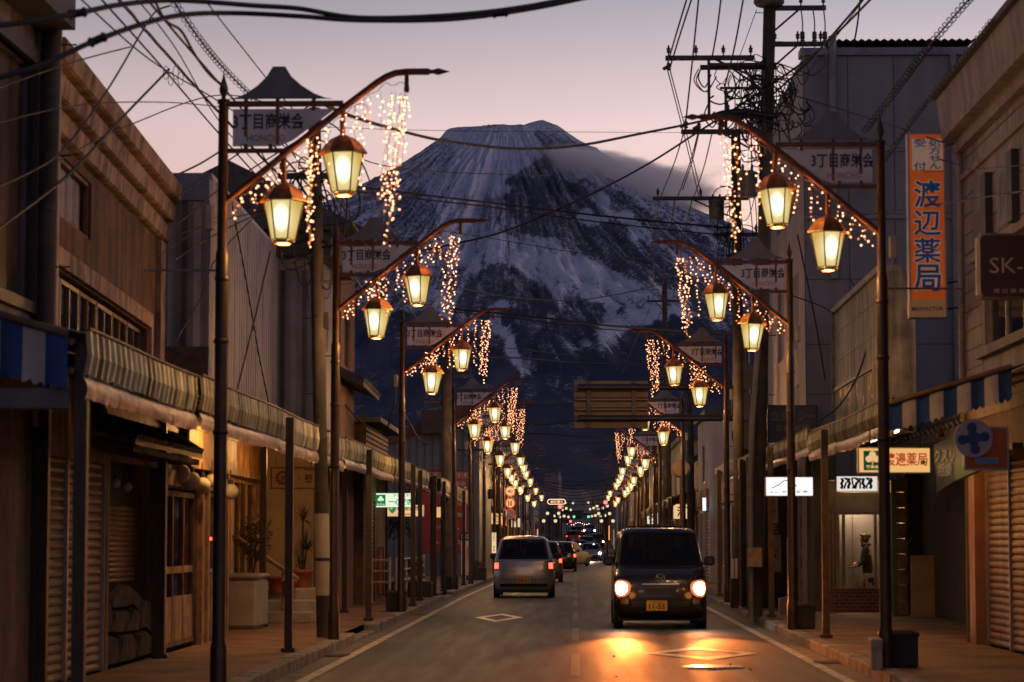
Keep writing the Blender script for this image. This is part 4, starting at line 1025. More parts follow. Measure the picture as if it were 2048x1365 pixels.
# pent roof over the alcove with white globes below
b = MB()
fq = lambda y, w, z: f2(Yu(y), w, z)
b.add([fq(24.1, 0, 2.62), fq(28.6, 0, 2.62), fq(28.6, -.36, 2.40), fq(24.1, -.36, 2.40), fq(24.1, 0, 2.54), fq(28.6, 0, 2.54), fq(28.6, -.36, 2.33), fq(24.1, -.36, 2.33)], [(0,1,2,3), (7,6,5,4), (3,2,6,7), (0,3,7,4), (1,5,6,2)])
for k in range(26):
    y = 24.15 + k*.172; b.cyl(fq(y, 0, 2.635), fq(y, -.38, 2.405), .035, None, 8)
b.build('pent_roof', m_tile, t)
b = MB()
for k in range(30): y = 24.15 + k*.148; fbox(b, f2, Yu(y)-.02, Yu(y)+.02, -.34, -.02, 2.26, 2.32)
b.build('rafter_row', m_wood, t)
m_globe = M('off_white_paper', (.50, .44, .34), .7, 0, .12, 8)
gl = thing('paper_globe', 'small white globe lamp under the pent roof, first from the shutter', 'globe lamp', fq(24.5, -.22, 2.1), 'unlit globe lamps under the left arcade')
def globe(c, r, lab):
    g = thing('globe_lamp', lab, 'globe lamp', c, 'unlit globe lamps under the left arcade')
    b = MB(); b.lathe((0, 0, 0), [(.3*r, -.95*r), (.66*r, -.74*r), (.92*r, -.38*r), (r, 0), (.92*r, .38*r), (.66*r, .74*r), (.3*r, .95*r)], 14); b.build('shade', m_globe, g, True)
    b = MB(); b.cyl((0, 0, .93*r), (0, 0, r*1.5), .35*r, .3*r, 10); b.cyl((0, 0, 1.5*r), (0, 0, 1.5*r+.12), .006, None, 5); b.build('fitting', m_dark, g, True)
bpy.data.objects.remove(gl)
for k, (px, py) in enumerate(((182, 945), (206, 956), (231, 967), (255, 975))):
    globe(P(px, py, 24.6 + k*.75), .052, 'small pale globe under the pent roof, %s from the steel shutter' % ORD[k].replace('nearest', 'first'))
for k, (px, py, Y, r_) in enumerate(((362, 948, 28.6, .11), (382, 962, 28.9, .11), (404, 972, 29.6, .105), (424, 962, 30.2, .085), (461, 984, 30.6, .10))):
    globe(P(px, py, Y), r_, 'larger pale globe on the timber shopfront, %s along the row' % ORD[k].replace('nearest', 'first'))
# long hand-painted boards under the arcade roof
m_board = M('yellow_ochre_board', (.42, .25, .08), .6, 0, .3, 3, .1, .5, .5, (.14, .07, .03))
bd = thing('fascia_board', 'long yellowed timber name board under the arcade above the stone alcove', 'sign board', (-4.5, 26, 2.5)); b = MB(); fbox(b, f2, Yu(23.9), Yu(28.3), -.10, -.06, 2.66, 3.02); fbox(b, f2, Yu(23.9), Yu(28.3), -.12, -.05, 3.02, 3.06); fbox(b, f2, Yu(23.9), Yu(28.3), -.12, -.05, 2.62, 2.66); b.build('board', m_board, bd)
bd = thing('fascia_board', 'shorter ochre name board with dark rails above the timber sliding door', 'sign board', (-4.5, 30, 2.5)); b = MB(); fbox(b, f2, Yu(28.9), Yu(33.0), -.16, -.12, 2.30, 2.70); fbox(b, f2, Yu(28.9), Yu(33.0), -.18, -.10, 2.70, 2.75); fbox(b, f2, Yu(28.9), Yu(33.0), -.18, -.10, 2.25, 2.30); b.build('board', m_board, bd)

# --- grey corrugated building, camera-facing side visible over the brown shop
m_corrw = M('grey_white_corrugated_cladding', (.30, .265, .27), .6, .1, .12, 1.5, 0, .55, .5, (.22, .19, .19))
m_corrd = M('slate_corrugated_cladding', (.17, .165, .19), .6, .1, .15, 1.5, 0, .5)
t = thing('corrugated_building', 'tall pale building clad in vertical corrugated sheets beside the brown shop', 'building', (-5, 36, G0))
f, L = plan((-4.82, 32.6), (-4.95, 41.0), -1)
b = MB(); shell(b, f, L, 6.5, 2.95, 6.15, [], .1); b.quad(f(0, 0, 2.95), f(L, 0, 2.95), f(L, 6.5, 2.95), f(0, 6.5, 2.95)); b.build('wall', m_corrw, t)
b = MB(); corrugated(b, f, 0, L, 2.9, 6.16, .30, .045, 0, -.012); b.build('cladding', m_corrw, t)
g, Lg = planY(-9.0, -4.82, 32.6)
b = MB(); corrugated(b, g, 0, 4.17, 2.9, 5.85, .34, .05, 0, -.02); b.build('cladding', m_corrd, t)
b = MB(); fbox(b, g, -.3, 4.20, -.10, .6, 5.86, 6.22); b.build('parapet', M('blue_grey_parapet_cap', (.16, .17, .22), .5, .2), t)
b = MB(); fbox(b, f, -.05, L, -.05, .3, 6.162, 6.22); b.build('coping', M('pale_coping', (.4, .34, .34), .5, .2), t)
g2, _ = planY(-6.4, -4.7, 32.5)
b = MB(); fbox(b, g2, .28, 1.62, -.10, -.02, 3.42, 3.92); b.build('sign_panel', M('dark_carved_panel', (.085, .06, .045), .7, 0, .3, 7, .5), t)
b = MB(); fbox(b, g2, .30, 1.60, -.08, -.02, 2.85, 3.40); b.build('lower_panel', M('tan_panel', (.30, .20, .11), .7, 0, .2, 3), t)
# long electrical conduits on the cladding
b = MB(); b.tube([f(2.0, -.06, 6.1), f(3.6, -.06, 5.3), f(5.6, -.06, 4.2), f(7.6, -.06, 3.3)], .012, 5); b.tube([f(7.0, -.07, 6.0), f(5.0, -.07, 4.8), f(2.5, -.07, 3.4)], .010, 5); b.build('conduit', m_wire, t)

# --- flat-roofed annexe with a dark eave
t = thing('corrugated_annexe', 'small corrugated annexe with a dark flat eave behind the tall utility pole', 'building', (-5, 42, G0))
g, Lg = planY(-9.0, -4.22, 41.15)
b = MB(); shell(b, g, 4.78, 3.4, G0, 6.05, [(3.95, 4.72, G0, 3.0)], .1); b.build('wall', m_corrd, t)
b = MB(); corrugated(b, g, 0, 4.76, 3.05, 5.85, .36, .06, 0, -.02); b.build('cladding', m_corrd, t)
b = MB(); fbox(b, g, -.4, 5.0, -.45, 3.6, 6.06, 6.36); b.build('eave', M('dark_eave_board', (.035, .03, .03), .7), t)
b = MB(); fbox(b, g, 0, 4.80, -.06, -.022, 5.86, 6.05); b.build('fascia', M('grey_fascia', (.25, .24, .25), .6), t)
b = MB(); g3, _ = planY(-5.15, -4.28, 40.9); fbox(b, g3, 0, .86, 0, .2, G0, 2.95); b.build('porch_wall', M('warm_beige_render', (.40, .29, .17), .85, 0, .14, 2, .15, .3), t)
# recessed orange-lit shop window along the side
f, L = plan((-5.12, 33.4), (-5.16, 40.9), -1)
t = thing('recessed_shopfront', 'recessed timber shop windows glowing orange behind the pot plants', 'shopfront', (-5.1, 37, G0))
b = MB(); wall_holes(b, f, L, G0, 3.0, [(.4, 3.9, .75, 2.35), (4.3, 6.9, .3, 2.35)], .1); b.build('wall', M('orange_timber_wall', (.55, .29, .11), .7, 0, .25, 4, .2, .5), t)
window(t, f, .4, 3.9, .75, 2.35, 4, 1, .05, m_woodL, .06); window(t, f, 4.3, 6.9, .3, 2.35, 3, 1, .05, m_woodL, .07)
b = MB(); fbox(b, f, 0, L, -.10, -.002, 2.36, 2.46); fbox(b, f, 0, L, -.3, .0, 2.98, 3.05); b.build('lintel_board', m_woodL, t)

# --- brick-coloured house with tiled eaves
t = thing('brick_house', 'brown brick-faced house with small dark tiled eaves near the second lamp post', 'house', (-4.4, 45, G0))
f, L = plan((-4.22, 44.8), (-4.30, 48.6), -1)
m_brickh = M('brown_tile_cladding', (.20, .105, .07), .8, 0, .3, 6, .4, .3)
b = MB(); shell(b, f, L, 4, G0, 7.0, [(1.0, 2.6, 4.6, 5.6)], .1); b.build('wall', m_brickh, t)
window(t, f, 1.0, 2.6, 4.6, 5.6, 2, 1, .06)
b = MB(); b.add([f(-.5, .3, 4.55), f(L+.5, .3, 4.55), f(L+.5, -.45, 4.22), f(-.5, -.45, 4.22), f(-.5, .3, 4.45), f(L+.5, .3, 4.45), f(L+.5, -.45, 4.13), f(-.5, -.45, 4.13)], [(0,1,2,3), (7,6,5,4), (3,2,6,7), (0,3,7,4), (1,5,6,2)])
for k in range(20): u = -.45 + k*.25; b.cyl(f(u, .3, 4.57), f(u, -.47, 4.235), .05, None, 7)
b.build('eave', m_tile, t)
b = MB(); b.add([f(-.4, -.5, 6.95), f(L+.4, -.5, 6.95), f(L+.4, 2, 8.2), f(-.4, 2, 8.2), f(L+.4, 4.5, 6.95), f(-.4, 4.5, 6.95)], [(0,1,2,3), (3,2,4,5), (0,3,5), (1,4,2), (0,5,4,1)]); b.build('roof', m_tile, t)
g, _ = planY(-5.6, -4.22, 44.7)
b = MB(); 
for z in np.arange(.4, 6.9, .115): fbox(b, g, 0, 1.37, -.012, -.001, z, z+.09)
b.build('clapboard', m_brickh, t)
t = thing('timber_store', 'low timber store with a slatted upper wall beyond the brick house', 'shed', (-4.3, 51, G0))
f, L = plan((-4.15, 49.0), (-4.2, 55.5), -1)
b = MB(); shell(b, f, L, 4, G0, 3.7, [(.5, 3.2, G0, 2.2)], .1); b.build('wall', M('brown_boarding', (.14, .075, .04), .8, 0, .3, 5, .3, .5), t)
shutter(t, f, .5, 3.2, G0, 2.2, m_shut2)
b = MB()
for k in range(9): fbox(b, f, -.02, L, -.05, -.01, 2.75+k*.10, 2.82+k*.10)
b.build('slat_screen', m_wood, t)
b = MB(); fbox(b, f, -.2, L+.2, -.35, 4.2, 3.70, 3.80); b.build('roof', m_tile, t)

# ================================================================== arcade awnings
m_fasc = M('yellow_green_fibreglass', (.50, .46, .27), .4, 0, .3, 4, .1, .75, .5, (.14, .125, .08))
m_fasc2 = M('sooty_fibreglass', (.24, .20, .12), .5, 0, .35, 4, .1, .75, .5, (.07, .06, .04))
m_fdark = M('shaded_grimy_fibreglass_rib', (.20, .18, .10), .45, 0, .35, 5, .1, .75, .5, (.06, .05, .03))  # rib shade painted in together with grime, for alternate darker stripes
m_film = M('crumpled_plastic_film', (.40, .26, .21), .3, 0, .35, 9, .5, .2)
m_truss = M('rusty_arcade_steel', (.13, .075, .035), .6, .3, .3, 6, .2, .3)
m_roofs = M('brown_corrugated_roof', (.10, .075, .06), .7, .1, .3, 3, .1, .3)
def awning(side, y0, y1, xo, xi, z, label, posts, zin=.45, fas=.24, film=.17, fm=None, seed=1, tube_lights=()):
    """arcade canopy: roof sloping down from the shopfronts to a ribbed fascia at the kerb"""
    s = -1 if side == 'left' else 1
    t = thing('arcade_awning', label, 'awning', (s*xo, (y0+y1)/2, SW), 'arcade awnings over the pavements')
    r = random.Random(seed); b = MB()
    n = int((y1-y0)/.19); ys = [y0 + (y1-y0)*i/n for i in range(n+1)]
    sag = lambda y: .007*math.sin((y-y0)*1.1+seed) + zr(y)
    vs = []
    for i, y in enumerate(ys):
        k = .018 if i % 2 else 0
        vs += [(s*xo, y, z + k + sag(y)), (s*xi, y, z + zin + k + zr(y))]
    b.add(vs, [(2*i, 2*i+1, 2*i+3, 2*i+2) for i in range(n)], 0, False); b.build('roof', m_roofs, t)
    b = MB(); vs = []; m = int((y1-y0)/.055)
    for i in range(m+1):
        y = y0 + (y1-y0)*i/m; k = .012*(1 if (i % 4) in (1, 2) else -1)
        bow = .006*math.sin((y-y0)*.7)
        vs += [(s*(xo-.02)+k, y, z + .03 + sag(y)), (s*(xo-.035-bow)+k, y, z - fas*.5 + sag(y)), (s*(xo-.01-bow)+k, y, z - fas + sag(y) + r.uniform(-.012, .012))]
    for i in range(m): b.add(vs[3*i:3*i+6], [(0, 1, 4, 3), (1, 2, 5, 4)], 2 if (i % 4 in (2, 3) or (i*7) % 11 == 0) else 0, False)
    b.tube([(s*(xo-.03), y, z+.035+sag(y)) for y in ys[::3]] + [(s*(xo-.03), y1, z+.035+sag(y1))], .014, 6, 1)
    b.build('fascia', [fm or m_fasc, m_truss, m_fdark], t)
    if film:
        b = MB(); vs = []; nn = int((y1-y0)/.045); kz = 7; ph = [r.uniform(0, 6) for _ in range(6)]
        for i in range(nn+1):
            y = y0 + (y1-y0)*i/nn
            fold = .004*math.sin(y*9+ph[0]) + .005*math.sin(y*31+ph[1]) + .005*math.sin(y*57+ph[2]); hem = .010*math.sin(y*1.9+ph[3]) + .006*math.sin(y*17+ph[4])
            for j in range(kz):
                q = j/(kz-1)
                vs.append((s*(xo + .02 - .03*q - .03*math.sin(q*3.1) + fold*(.3+q) + r.uniform(-.003, .003)), y, z - fas + .012 - (film + hem)*q + sag(y) + r.uniform(-.004, .004)))
        b.add(vs, [(i*kz+j, i*kz+j+1, (i+1)*kz+j+1, (i+1)*kz+j) for i in range(nn) for j in range(kz-1)], 0, True)
        b.build('drip_film', m_film, t)
    b = MB()
    zz = z - .03
    for xx, dz in ((xo+.09, -.22), (xo+.09, -.02), (xi+.25 if xi > xo else xi-.25, zin-.20)):
        b.tube([(s*xx, y0, zz + dz + zr(y0)), (s*xx, (y0+y1)/2, zz + dz + zr((y0+y1)/2)), (s*xx, y1, zz+dz+zr(y1))], .026, 6)
    k = 0; y = y0 + .15
    while y < y1:
        b.tube([(s*(xo+.05), y, zz-.02+zr(y)), (s*xi, y, zz+zin-.06+zr(y))], .020, 5); b.tube([(s*(xo+.05), y, zz-.23+zr(y)), (s*(xi), y, zz+zin-.12+zr(y))], .016, 5)
        for q in (.25, .5, .75): 
            xa = xo + (xi-xo)*q; b.tube([(s*xa, y, zz-.02+zin*q+zr(y)), (s*(xa+.15), y, zz-.23+(zin+.11)*q+zr(y))], .010, 4)
        y += 1.9
    b.build('truss', m_truss, t)
    for py, px_ in posts:
        b = MB(); b.box((s*px_-.045, py-.045, SW+zr(py)), (s*px_+.045, py+.045, z-.05+zr(py))); b.bbox((s*px_-.08, py-.08, SW+zr(py)), (s*px_+.08, py+.08, SW+.05+zr(py)), .01); b.build('post', m_truss if side == 'right' else M('dark_brown_post_paint', (.045, .024, .014), .5, .2, .35, 5, .15, .4), t)
    for (yl, xl, zl) in tube_lights:
        b = MB(); b.box((s*xl-.05, yl-.30, zl+.02), (s*xl+.05, yl+.30, zl+.06)); h = b.build('lamp_fitting', m_white, t)
        b = MB(); b.cyl((s*xl, yl-.26, zl), (s*xl, yl+.26, zl), .016, None, 8); b.build('tube', E('fluorescent_tube', (1, .86, .62), 7), h)
        lamp_light('tube_light', (s*xl, yl, zl-.06), 42, (1, .47, .14), t, .15)
    return t
awning('left', 17.3, 22.4, 3.42, 5.1, 2.84, 'dirty ribbed arcade awning over the shutters nearest on the left pavement', [(17.45, 3.46), (21.2, 4.52)], .40, .29, .17, m_fasc, 1)
awning('left', 22.5, 36.6, 3.40, 5.45, 2.86, 'long ribbed arcade awning with crumpled film over the timber shopfront', [(28.7, 3.28), (27.2, 4.5)], .40, .29, .17, m_fasc, 2, [(33.6, 3.95, 2.70), (29.6, 4.1, 2.72)])  # second tube is an added, unseen lamp lighting the timber front
awning('left', 36.7, 46.6, 3.40, 4.75, 2.88, 'ribbed arcade awning over the pot plants and hanging timber sign', [(39.7, 3.27), (44.0, 4.05), (36.9, 4.6)], .40, .26, .17, m_fasc, 3, [(38.4, 4.1, 2.74)])  # tube here is added to brighten the recessed shop
awning('left', 46.7, 57.2, 3.38, 4.5, 2.90, 'pale green arcade awning ending before the open parking lot', [(48.2, 3.12), (52.5, 3.25), (57.0, 3.2), (50.2, 4.2), (55.5, 4.2)], .30, .28, .12, m_fasc, 4)
awning('left', 61.5, 77.5, 3.32, 4.2, 2.90, 'short far arcade awning fringing the parking lot', [(62, 3.25), (67, 3.2), (72, 3.2), (77.2, 3.2), (64.5, 4.0), (70, 4.0)], .2, .28, .12, m_fasc, 5)

def striped_end(label, xa, za, xb, zb, Y, drop0, drop1, n, swap, lights=False):
    """blue and white striped valance across the open end of an arcade"""
    t = thing('striped_valance', label, 'awning', ((xa+xb)/2, Y, min(za, zb)))
    mb, mw = M('blue_canvas', (.012, .05, .17), .8, 0, .2, 4, 0, .4), M('white_canvas', (.40, .35, .33), .8, 0, .15, 3, 0, .5)
    for k in range(n):
        b = MB(); q = 6; vs = []
        for i in range(q+1):
            a = (k + i/q)/n; x = xa + (xb-xa)*a; z = za + (zb-za)*a; d = drop0 + (drop1-drop0)*a
            wv = .02*math.sin(a*n*3.1)
            vs += [(x, Y + wv*.3, z), (x, Y + wv, z-d*.55), (x, Y + wv*1.6 - .015, z-d + .02*math.sin(i*2.1+k))]
        b.add(vs, [(3*i+a, 3*i+a+1, 3*i+a+4, 3*i+a+3) for i in range(q) for a in (0, 1)], 0, True)
        b.build('stripe', mb if (k % 2 == 0) ^ swap else mw, t)
    b = MB(); b.tube([(xa, Y, za+.02), (xb, Y, zb+.02)], .03, 8); b.build('rail', m_truss, t)
    return t
striped_end('blue and white striped canvas across the near open end of the left arcade', PX(-137, 17.3), PZ(598, 17.3, -137), PX(134, 17.3), PZ(676, 17.3, 134), 17.28, .44, .36, 6, True)
b = MB(); t = thing('gutter_beam', 'pale metal beam under the blue striped canvas of the left arcade', 'beam', (-4.2, 17.35, 2.5)); b.bbox((-4.9, 17.33, PZ(820, 17.4, 60)), (PX(140, 17.4), 17.43, PZ(775, 17.4, 60)), .01); b.build('beam', M('grey_gutter', (.10, .095, .10), .5, .2, .2, 3, 0, .4), t)

utility_pole('tall leaning utility pole with a pale guard beside the second lamp post on the left', (PX(650, 32.9), 32.9, G0), (PX(624, 32.9), 32.9, PZ(215, 32.9)), .098, .085, [(6.1, -.5, .5, 3, 0)], [], (.55, 1.62), True, 0, 26, 3)
utility_pole('utility pole beyond the third lamp post on the left, next to the parking lot', (PX(893, 66), 66, G0), (PX(893, 66), 66, PZ(640, 66)), .16, .13, [(4.9, -.6, .7, 3, 0), (5.6, -.7, .7, 3, 0)], [], None, True, 0, 10, 4)

# ================================================================== things on the left pavement
def board_sign(name, label, cat, x0, x1, z0, z1, Y, t_, m, fm=None, lit=False, group=None):
    """flat board facing the camera; returns its root thing (> panel, frame)"""
    t = thing(name, label, cat, ((x0+x1)/2, Y, z0), group)
    b = MB(); b.bbox((x0, Y, z0), (x1, Y+t_, z1), min(.012, t_*.3)); b.build('panel', m, t)
    if fm:
        b = MB(); k = .012
        for a, c, d, e in ((x0-k, x1+k, z0-k, z0+.008), (x0-k, x1+k, z1-.008, z1+k), (x0-k, x0+.008, z0, z1), (x1-.008, x1+k, z0, z1)): b.box((a, Y-.006, d), (c, Y+t_+.004, e))
        b.build('frame', fm, t)
    return t
def pxboard(name, label, cat, px0, py0, px1, py1, Y, m, fm=None, th=.05, group=None):
    a = P(px0, py0, Y); c = P(px1, py1, Y)
    return board_sign(name, label, cat, a.x, c.x, c.z, a.z, Y, th, m, fm, group=group), a, c
# hanging timber crest sign
t, a, c = pxboard('hanging_sign', 'cream hanging sign with a dark red crest and a brush character, under the left arcade', 'sign', 543, 936, 632, 977, 36.8, M('cream_signboard', (.46, .33, .20), .6, 0, .14, 3, 0, .3), m_wood)
pn = t.children[0]; b = MB(); c0 = P(566, 956, 36.78); m_crest = M('dark_red_crest', (.20, .045, .03), .6)
for k in range(12):
    an = k*math.pi/6; b.cyl((c0.x+.088*math.cos(an), c0.y, c0.z+.088*math.sin(an)), (c0.x+.088*math.cos(an), c0.y-.006, c0.z+.088*math.sin(an)), .026, None, 10)
for k in range(24):
    a0 = k*math.pi/12; a1 = a0+math.pi/12; b.add([(c0.x+r_*math.cos(q), c0.y-.004, c0.z+r_*math.sin(q)) for q in (a0, a1) for r_ in (.062, .085)], [(0, 1, 3, 2)])
b.build('crest', m_crest, pn); text('笹', P(617, 957, 36.78), .125, .13, m_letter, pn, 0, .02); text('王', P(598, 955, 36.78), .05, .05, m_letter, pn); text('豊', (c0.x, c0.y-.003, c0.z), .085, .085, m_crest, pn, 0, .02)
b = MB(); b.cyl(P(553, 936, 36.8), P(553, 915, 36.8), .006, None, 5); b.cyl(P(622, 936, 36.8), P(622, 915, 36.8), .006, None, 5); b.build('hanger', m_black, t)
def lit_sign(label, px0, py0, px1, py1, Y, c_, s, power, lc, name='lit_sign', cat='sign'):
    a = P(px0, py0, Y); c = P(px1, py1, Y)
    t = thing(name, label, cat, ((a.x+c.x)/2, Y, c.z))
    b = MB(); b.bbox((a.x, Y, c.z), (c.x, Y+.16, a.z), .012); bx = b.build('case', M('white_acrylic_case', (.55, .5, .42), .4), t)
    b = MB(); b.quad((a.x+.012, Y-.002, c.z+.012), (c.x-.012, Y-.002, c.z+.012), (c.x-.012, Y-.002, a.z-.012), (a.x+.012, Y-.002, a.z-.012)); fc = b.build('face', E('lit_face_%d_%d' % (px0, py0), c_, s), t)
    lamp_light('sign_light', ((a.x+c.x)/2, Y-.35, (a.z+c.z)/2), power*.35, lc, t, .2)
    return t, fc, a, c
def P2(px, py, Y): p = P(px, py, Y); return p
m_green = M('sign_green', (.01, .20, .06), .5, 0, .05); m_red = M('sign_red', (.45, .03, .02), .5, 0, .05)
def clover(b, c, r):
    for dx, dz in ((0, .55), (-.52, -.1), (.52, -.1)): b.cyl((c.x+dx*r, c.y, c.z+dz*r), (c.x+dx*r, c.y-.003, c.z+dz*r), r*.5, None, 14)
    b.box((c.x-.07*r, c.y-.003, c.z-.9*r), (c.x+.07*r, c.y, c.z))
t, fc, a, c = lit_sign('glowing white sign with a green clover square and green writing near the parking lot', 747, 986, 827, 1016, 52.5, (.85, 1.0, .72), .95, 5, (.8, 1, .6))
b = MB(); q0 = P(752, 990, 52.49); q1 = P(771, 1012, 52.49); b.bbox((q0.x, 52.486, q1.z), (q1.x, 52.494, q0.z), .003); sq = b.build('logo', E('lit_green', (.01, .22, .05), .8, 'NONE'), fc)
b = MB(); clover(b, P(761.5, 999, 52.484), .065); b.build('clover', E('lit_pale', (.8, 1, .7), .9, 'NONE'), fc)
mg = E('lit_green_writing', (.02, .28, .09), .8, 'NONE'); mo = E('lit_orange_writing', (.6, .28, .03), .8, 'NONE')
text('一心薬店', P(801, 1004, 52.485), .50, .13, mg, fc, 0, .02); text('漢方　医薬品', P(805, 991, 52.485), .40, .055, mo, fc); text('薬草会', P(761.5, 1009, 52.483), .17, .04, E('lit_pale', (.8, 1, .7), .9), fc)
t, fc, a, c = lit_sign('glowing amber sign with a green bird and red arrow below the white clover sign', 774, 1010, 848, 1034, 54.5, (1, .62, .28), .85, 4, (1, .6, .25))
text('山田茶店', P(818, 1017, 54.485), .50, .10, E('lit_brown_writing', (.10, .03, .02), .5, 'NONE'), fc, 0, .02)
b = MB(); pts = [(-.10, .06), (-.02, .02), (.02, .09), (.06, .10), (.07, .06), (.05, -.02), (-.02, -.08), (-.07, -.02)]; c0 = P(786, 1021, 54.49); b.prism([(c0.x+x_, c0.z+z_) for x_, z_ in pts], 54.492, 54.486); b.build('bird', mg, fc)
b = MB(); a1 = P(800, 1029, 54.49); a2 = P(822, 1029, 54.49); b.box((a1.x, 54.486, a1.z-.01), (a2.x, 54.492, a1.z+.01)); b.prism([(a1.x-.07, a1.z), (a1.x, a1.z+.03), (a1.x, a1.z-.03)], 54.486, 54.492); b.build('arrow', E('lit_red_arrow', (.5, .03, .02), .7, 'NONE'), fc)
t, fc, a, c = lit_sign('small glowing amber sign with dark writing deep under the far left awning', 872, 1014, 906, 1036, 73, (1, .55, .2), .8, 4, (1, .55, .2))
text('みた', P(893, 1029, 72.98), .30, .13, E('lit_brown_writing', (.10, .03, .02), .5), fc, 0, .02); text('◆', P(884, 1020, 72.98), .10, .08, E('lit_brown_writing', (.10, .03, .02), .5), fc)
t, fc, a, c = lit_sign('tall narrow lit column sign with small dark writing beside the pale car', 983, 1065, 993, 1112, 84, (1, .66, .36), .9, 5, (1, .6, .3))
text('営\n業\n中\n\n食\n事', P(988, 1085, 83.98), .07, .62, E('lit_brown_writing', (.10, .03, .02), .5), fc)

# concrete steps, white parapet, pot plants
def leafball(b, c, r, n, size, rr, mi=0, sq=(1, 1, 1)):
    for k in range(n):
        d = Vector((rr.gauss(0, 1), rr.gauss(0, 1), rr.gauss(0, 1))).normalized() * r * rr.random()**.45
        p = Vector(c) + Vector((d.x*sq[0], d.y*sq[1], d.z*sq[2])); u = Vector((rr.uniform(-1, 1), rr.uniform(-1, 1), rr.uniform(-.7, .7))).normalized(); w = u.orthogonal().normalized(); s = size*rr.uniform(.6, 1.3)
        b.add([p-u*s, p+w*s*.5, p+u*s, p-w*s*.5], [(0, 1, 2, 3)], mi)
m_leaf = M('dark_green_leaf', (.045, .06, .02), .6, 0, .4, 12); m_leaf2 = M('autumn_brown_leaf', (.13, .07, .025), .7, 0, .4, 12); m_twig = M('bark', (.06, .04, .025), .9)
m_terra = M('terracotta', (.32, .10, .04), .8, 0, .15, 6); m_step = M('pale_concrete_step', (.36, .32, .27), .85, 0, .15, 3, .2, .3)
t = thing('parapet_block', 'rounded white concrete parapet block beside the timber shopfront', 'parapet', (-4.75, 36.3, SW))
b = MB(); b.bbox((-5.05, 35.7, SW), (-4.52, 36.9, SW+.72), .06); b.bbox((-5.08, 35.66, SW+.72), (-4.50, 36.94, SW+.79), .03); b.build('block', M('white_rendered_concrete', (.34, .30, .25), .8, 0, .15, 3, .2, .4), t)
t = thing('concrete_steps', 'pale concrete steps below the dracaena beside the utility pole', 'steps', (-4.5, 39, SW))
b = MB()
for k in range(3): b.bbox((-5.0, 38.4+k*.45, SW), (-4.05+k*.02, 38.85+k*.45+(.9 if k == 2 else 0), SW+.17*(k+1)), .015)
b.build('flight', m_step, t)
t = thing('handrail', 'sloping timber handrail above the pot plants', 'handrail', (-5, 37.5, SW)); b = MB(); b.tube([(-5.02, 37.0, 1.45), (-4.5, 38.6, .95), (-4.35, 39.2, .8)], .035, 8); b.cyl((-4.5, 38.6, .95), (-4.5, 38.6, SW), .02, None, 8); b.build('rail', m_woodL, t)
def pot(b, c, r, h): b.lathe(c, [(r*.7, 0), (r*.95, h*.8), (r*1.08, h*.82), (r*1.08, h), (r*.92, h), (r*.9, h-.03)], 16)
rr = random.Random(12)
t = thing('potted_shrub', 'twiggy shrub with brown leaves in a dark pot by the white parapet', 'plant', (-4.80, 37.3, SW+.1))
b = MB(); pot(b, (-4.80, 37.3, SW+.42), .2, .36); b.bbox((-5.0, 37.1, SW), (-4.6, 37.5, SW+.42), .02); b.build('pot', M('dark_glazed_pot', (.05, .035, .03), .3), t)
b = MB()
for k in range(16):
    a = rr.uniform(0, 6.28); e = Vector((-4.80+.30*math.cos(a)*rr.random()**.5, 37.3+.25*math.sin(a), SW+1.05+rr.uniform(.1, .55))); b.tube(catmull([(-4.8, 37.3, SW+.75), (-4.8+.05*math.cos(a), 37.3, SW+.95), e], 4), .006, 4)
b.build('stem', m_twig, t); b = MB(); leafball(b, (-4.80, 37.3, SW+1.30), .36, 420, .035, rr, 0, (.85, .7, 1)); leafball(b, (-4.80, 37.3, SW+1.30), .36, 220, .03, rr, 1, (.85, .7, 1)); b.build('leaves', [m_leaf2, m_leaf], t)
def dracaena(label, x, y, zb, heads, potm):
    t = thing('dracaena', label, 'plant', (x, y, zb), None)
    b = MB(); pot(b, (x, y, zb), .17, .30); b.build('pot', potm, t)
    b = MB(); lf = MB()
    for dx, z, L_, n in heads:
        top = Vector((x+dx, y, z)); b.tube(catmull([(x, y, zb+.28), (x+dx*.3, y, (zb+z)/2), top], 5), .022, 6, 0, .016)
        for k in range(n):
            a = rr.uniform(0, 6.28); el = rr.uniform(-.2, 1.4); ln = L_*rr.uniform(.75, 1.1); d = Vector((math.cos(a)*math.cos(el), math.sin(a)*math.cos(el)*.8, math.sin(el)))
            sd = d.cross(Vector((0, 0, 1))).normalized()*.014; vs = []
            for i in range(5):
                q = i/4; p = top + d*ln*q + Vector((0, 0, -.35*ln*q*q*(1.2-abs(el)*.4))); w_ = 1-q*.95
                vs += [p-sd*w_, p+sd*w_]
            lf.add(vs, [(2*i, 2*i+1, 2*i+3, 2*i+2) for i in range(4)], 0, True)
    b.build('stem', m_twig, t); lf.build('leaves', m_leaf, t); return t
dracaena('tall spiky dracaena with two rosettes in a terracotta pot on the steps', PX(607, 40), 40.0, SW+.5, [(.0, PZ(1040, 40), .42, 46), (.06, PZ(1100, 40), .48, 60), (-.05, PZ(1128, 40), .36, 34)], m_terra)
for k, (px, y, zb, lab) in enumerate(((556, 39.2, SW+.45, 'empty terracotta pot on the upper step left of the dracaena'), (579, 38.4, SW+.40, 'smaller terracotta pot on the step edge in front of the dracaena'))):
    t = thing('flower_pot', lab, 'pot', (PX(px, y), y, zb)); b = MB(); pot(b, (PX(px, y), y, zb), .15-.03*k, .26); b.build('pot', m_terra, t); b = MB(); b.lathe((PX(px, y), y, zb), [(.12-.03*k, .235), (.12-.03*k, .24)], 16); b.build('soil', m_soil, t)
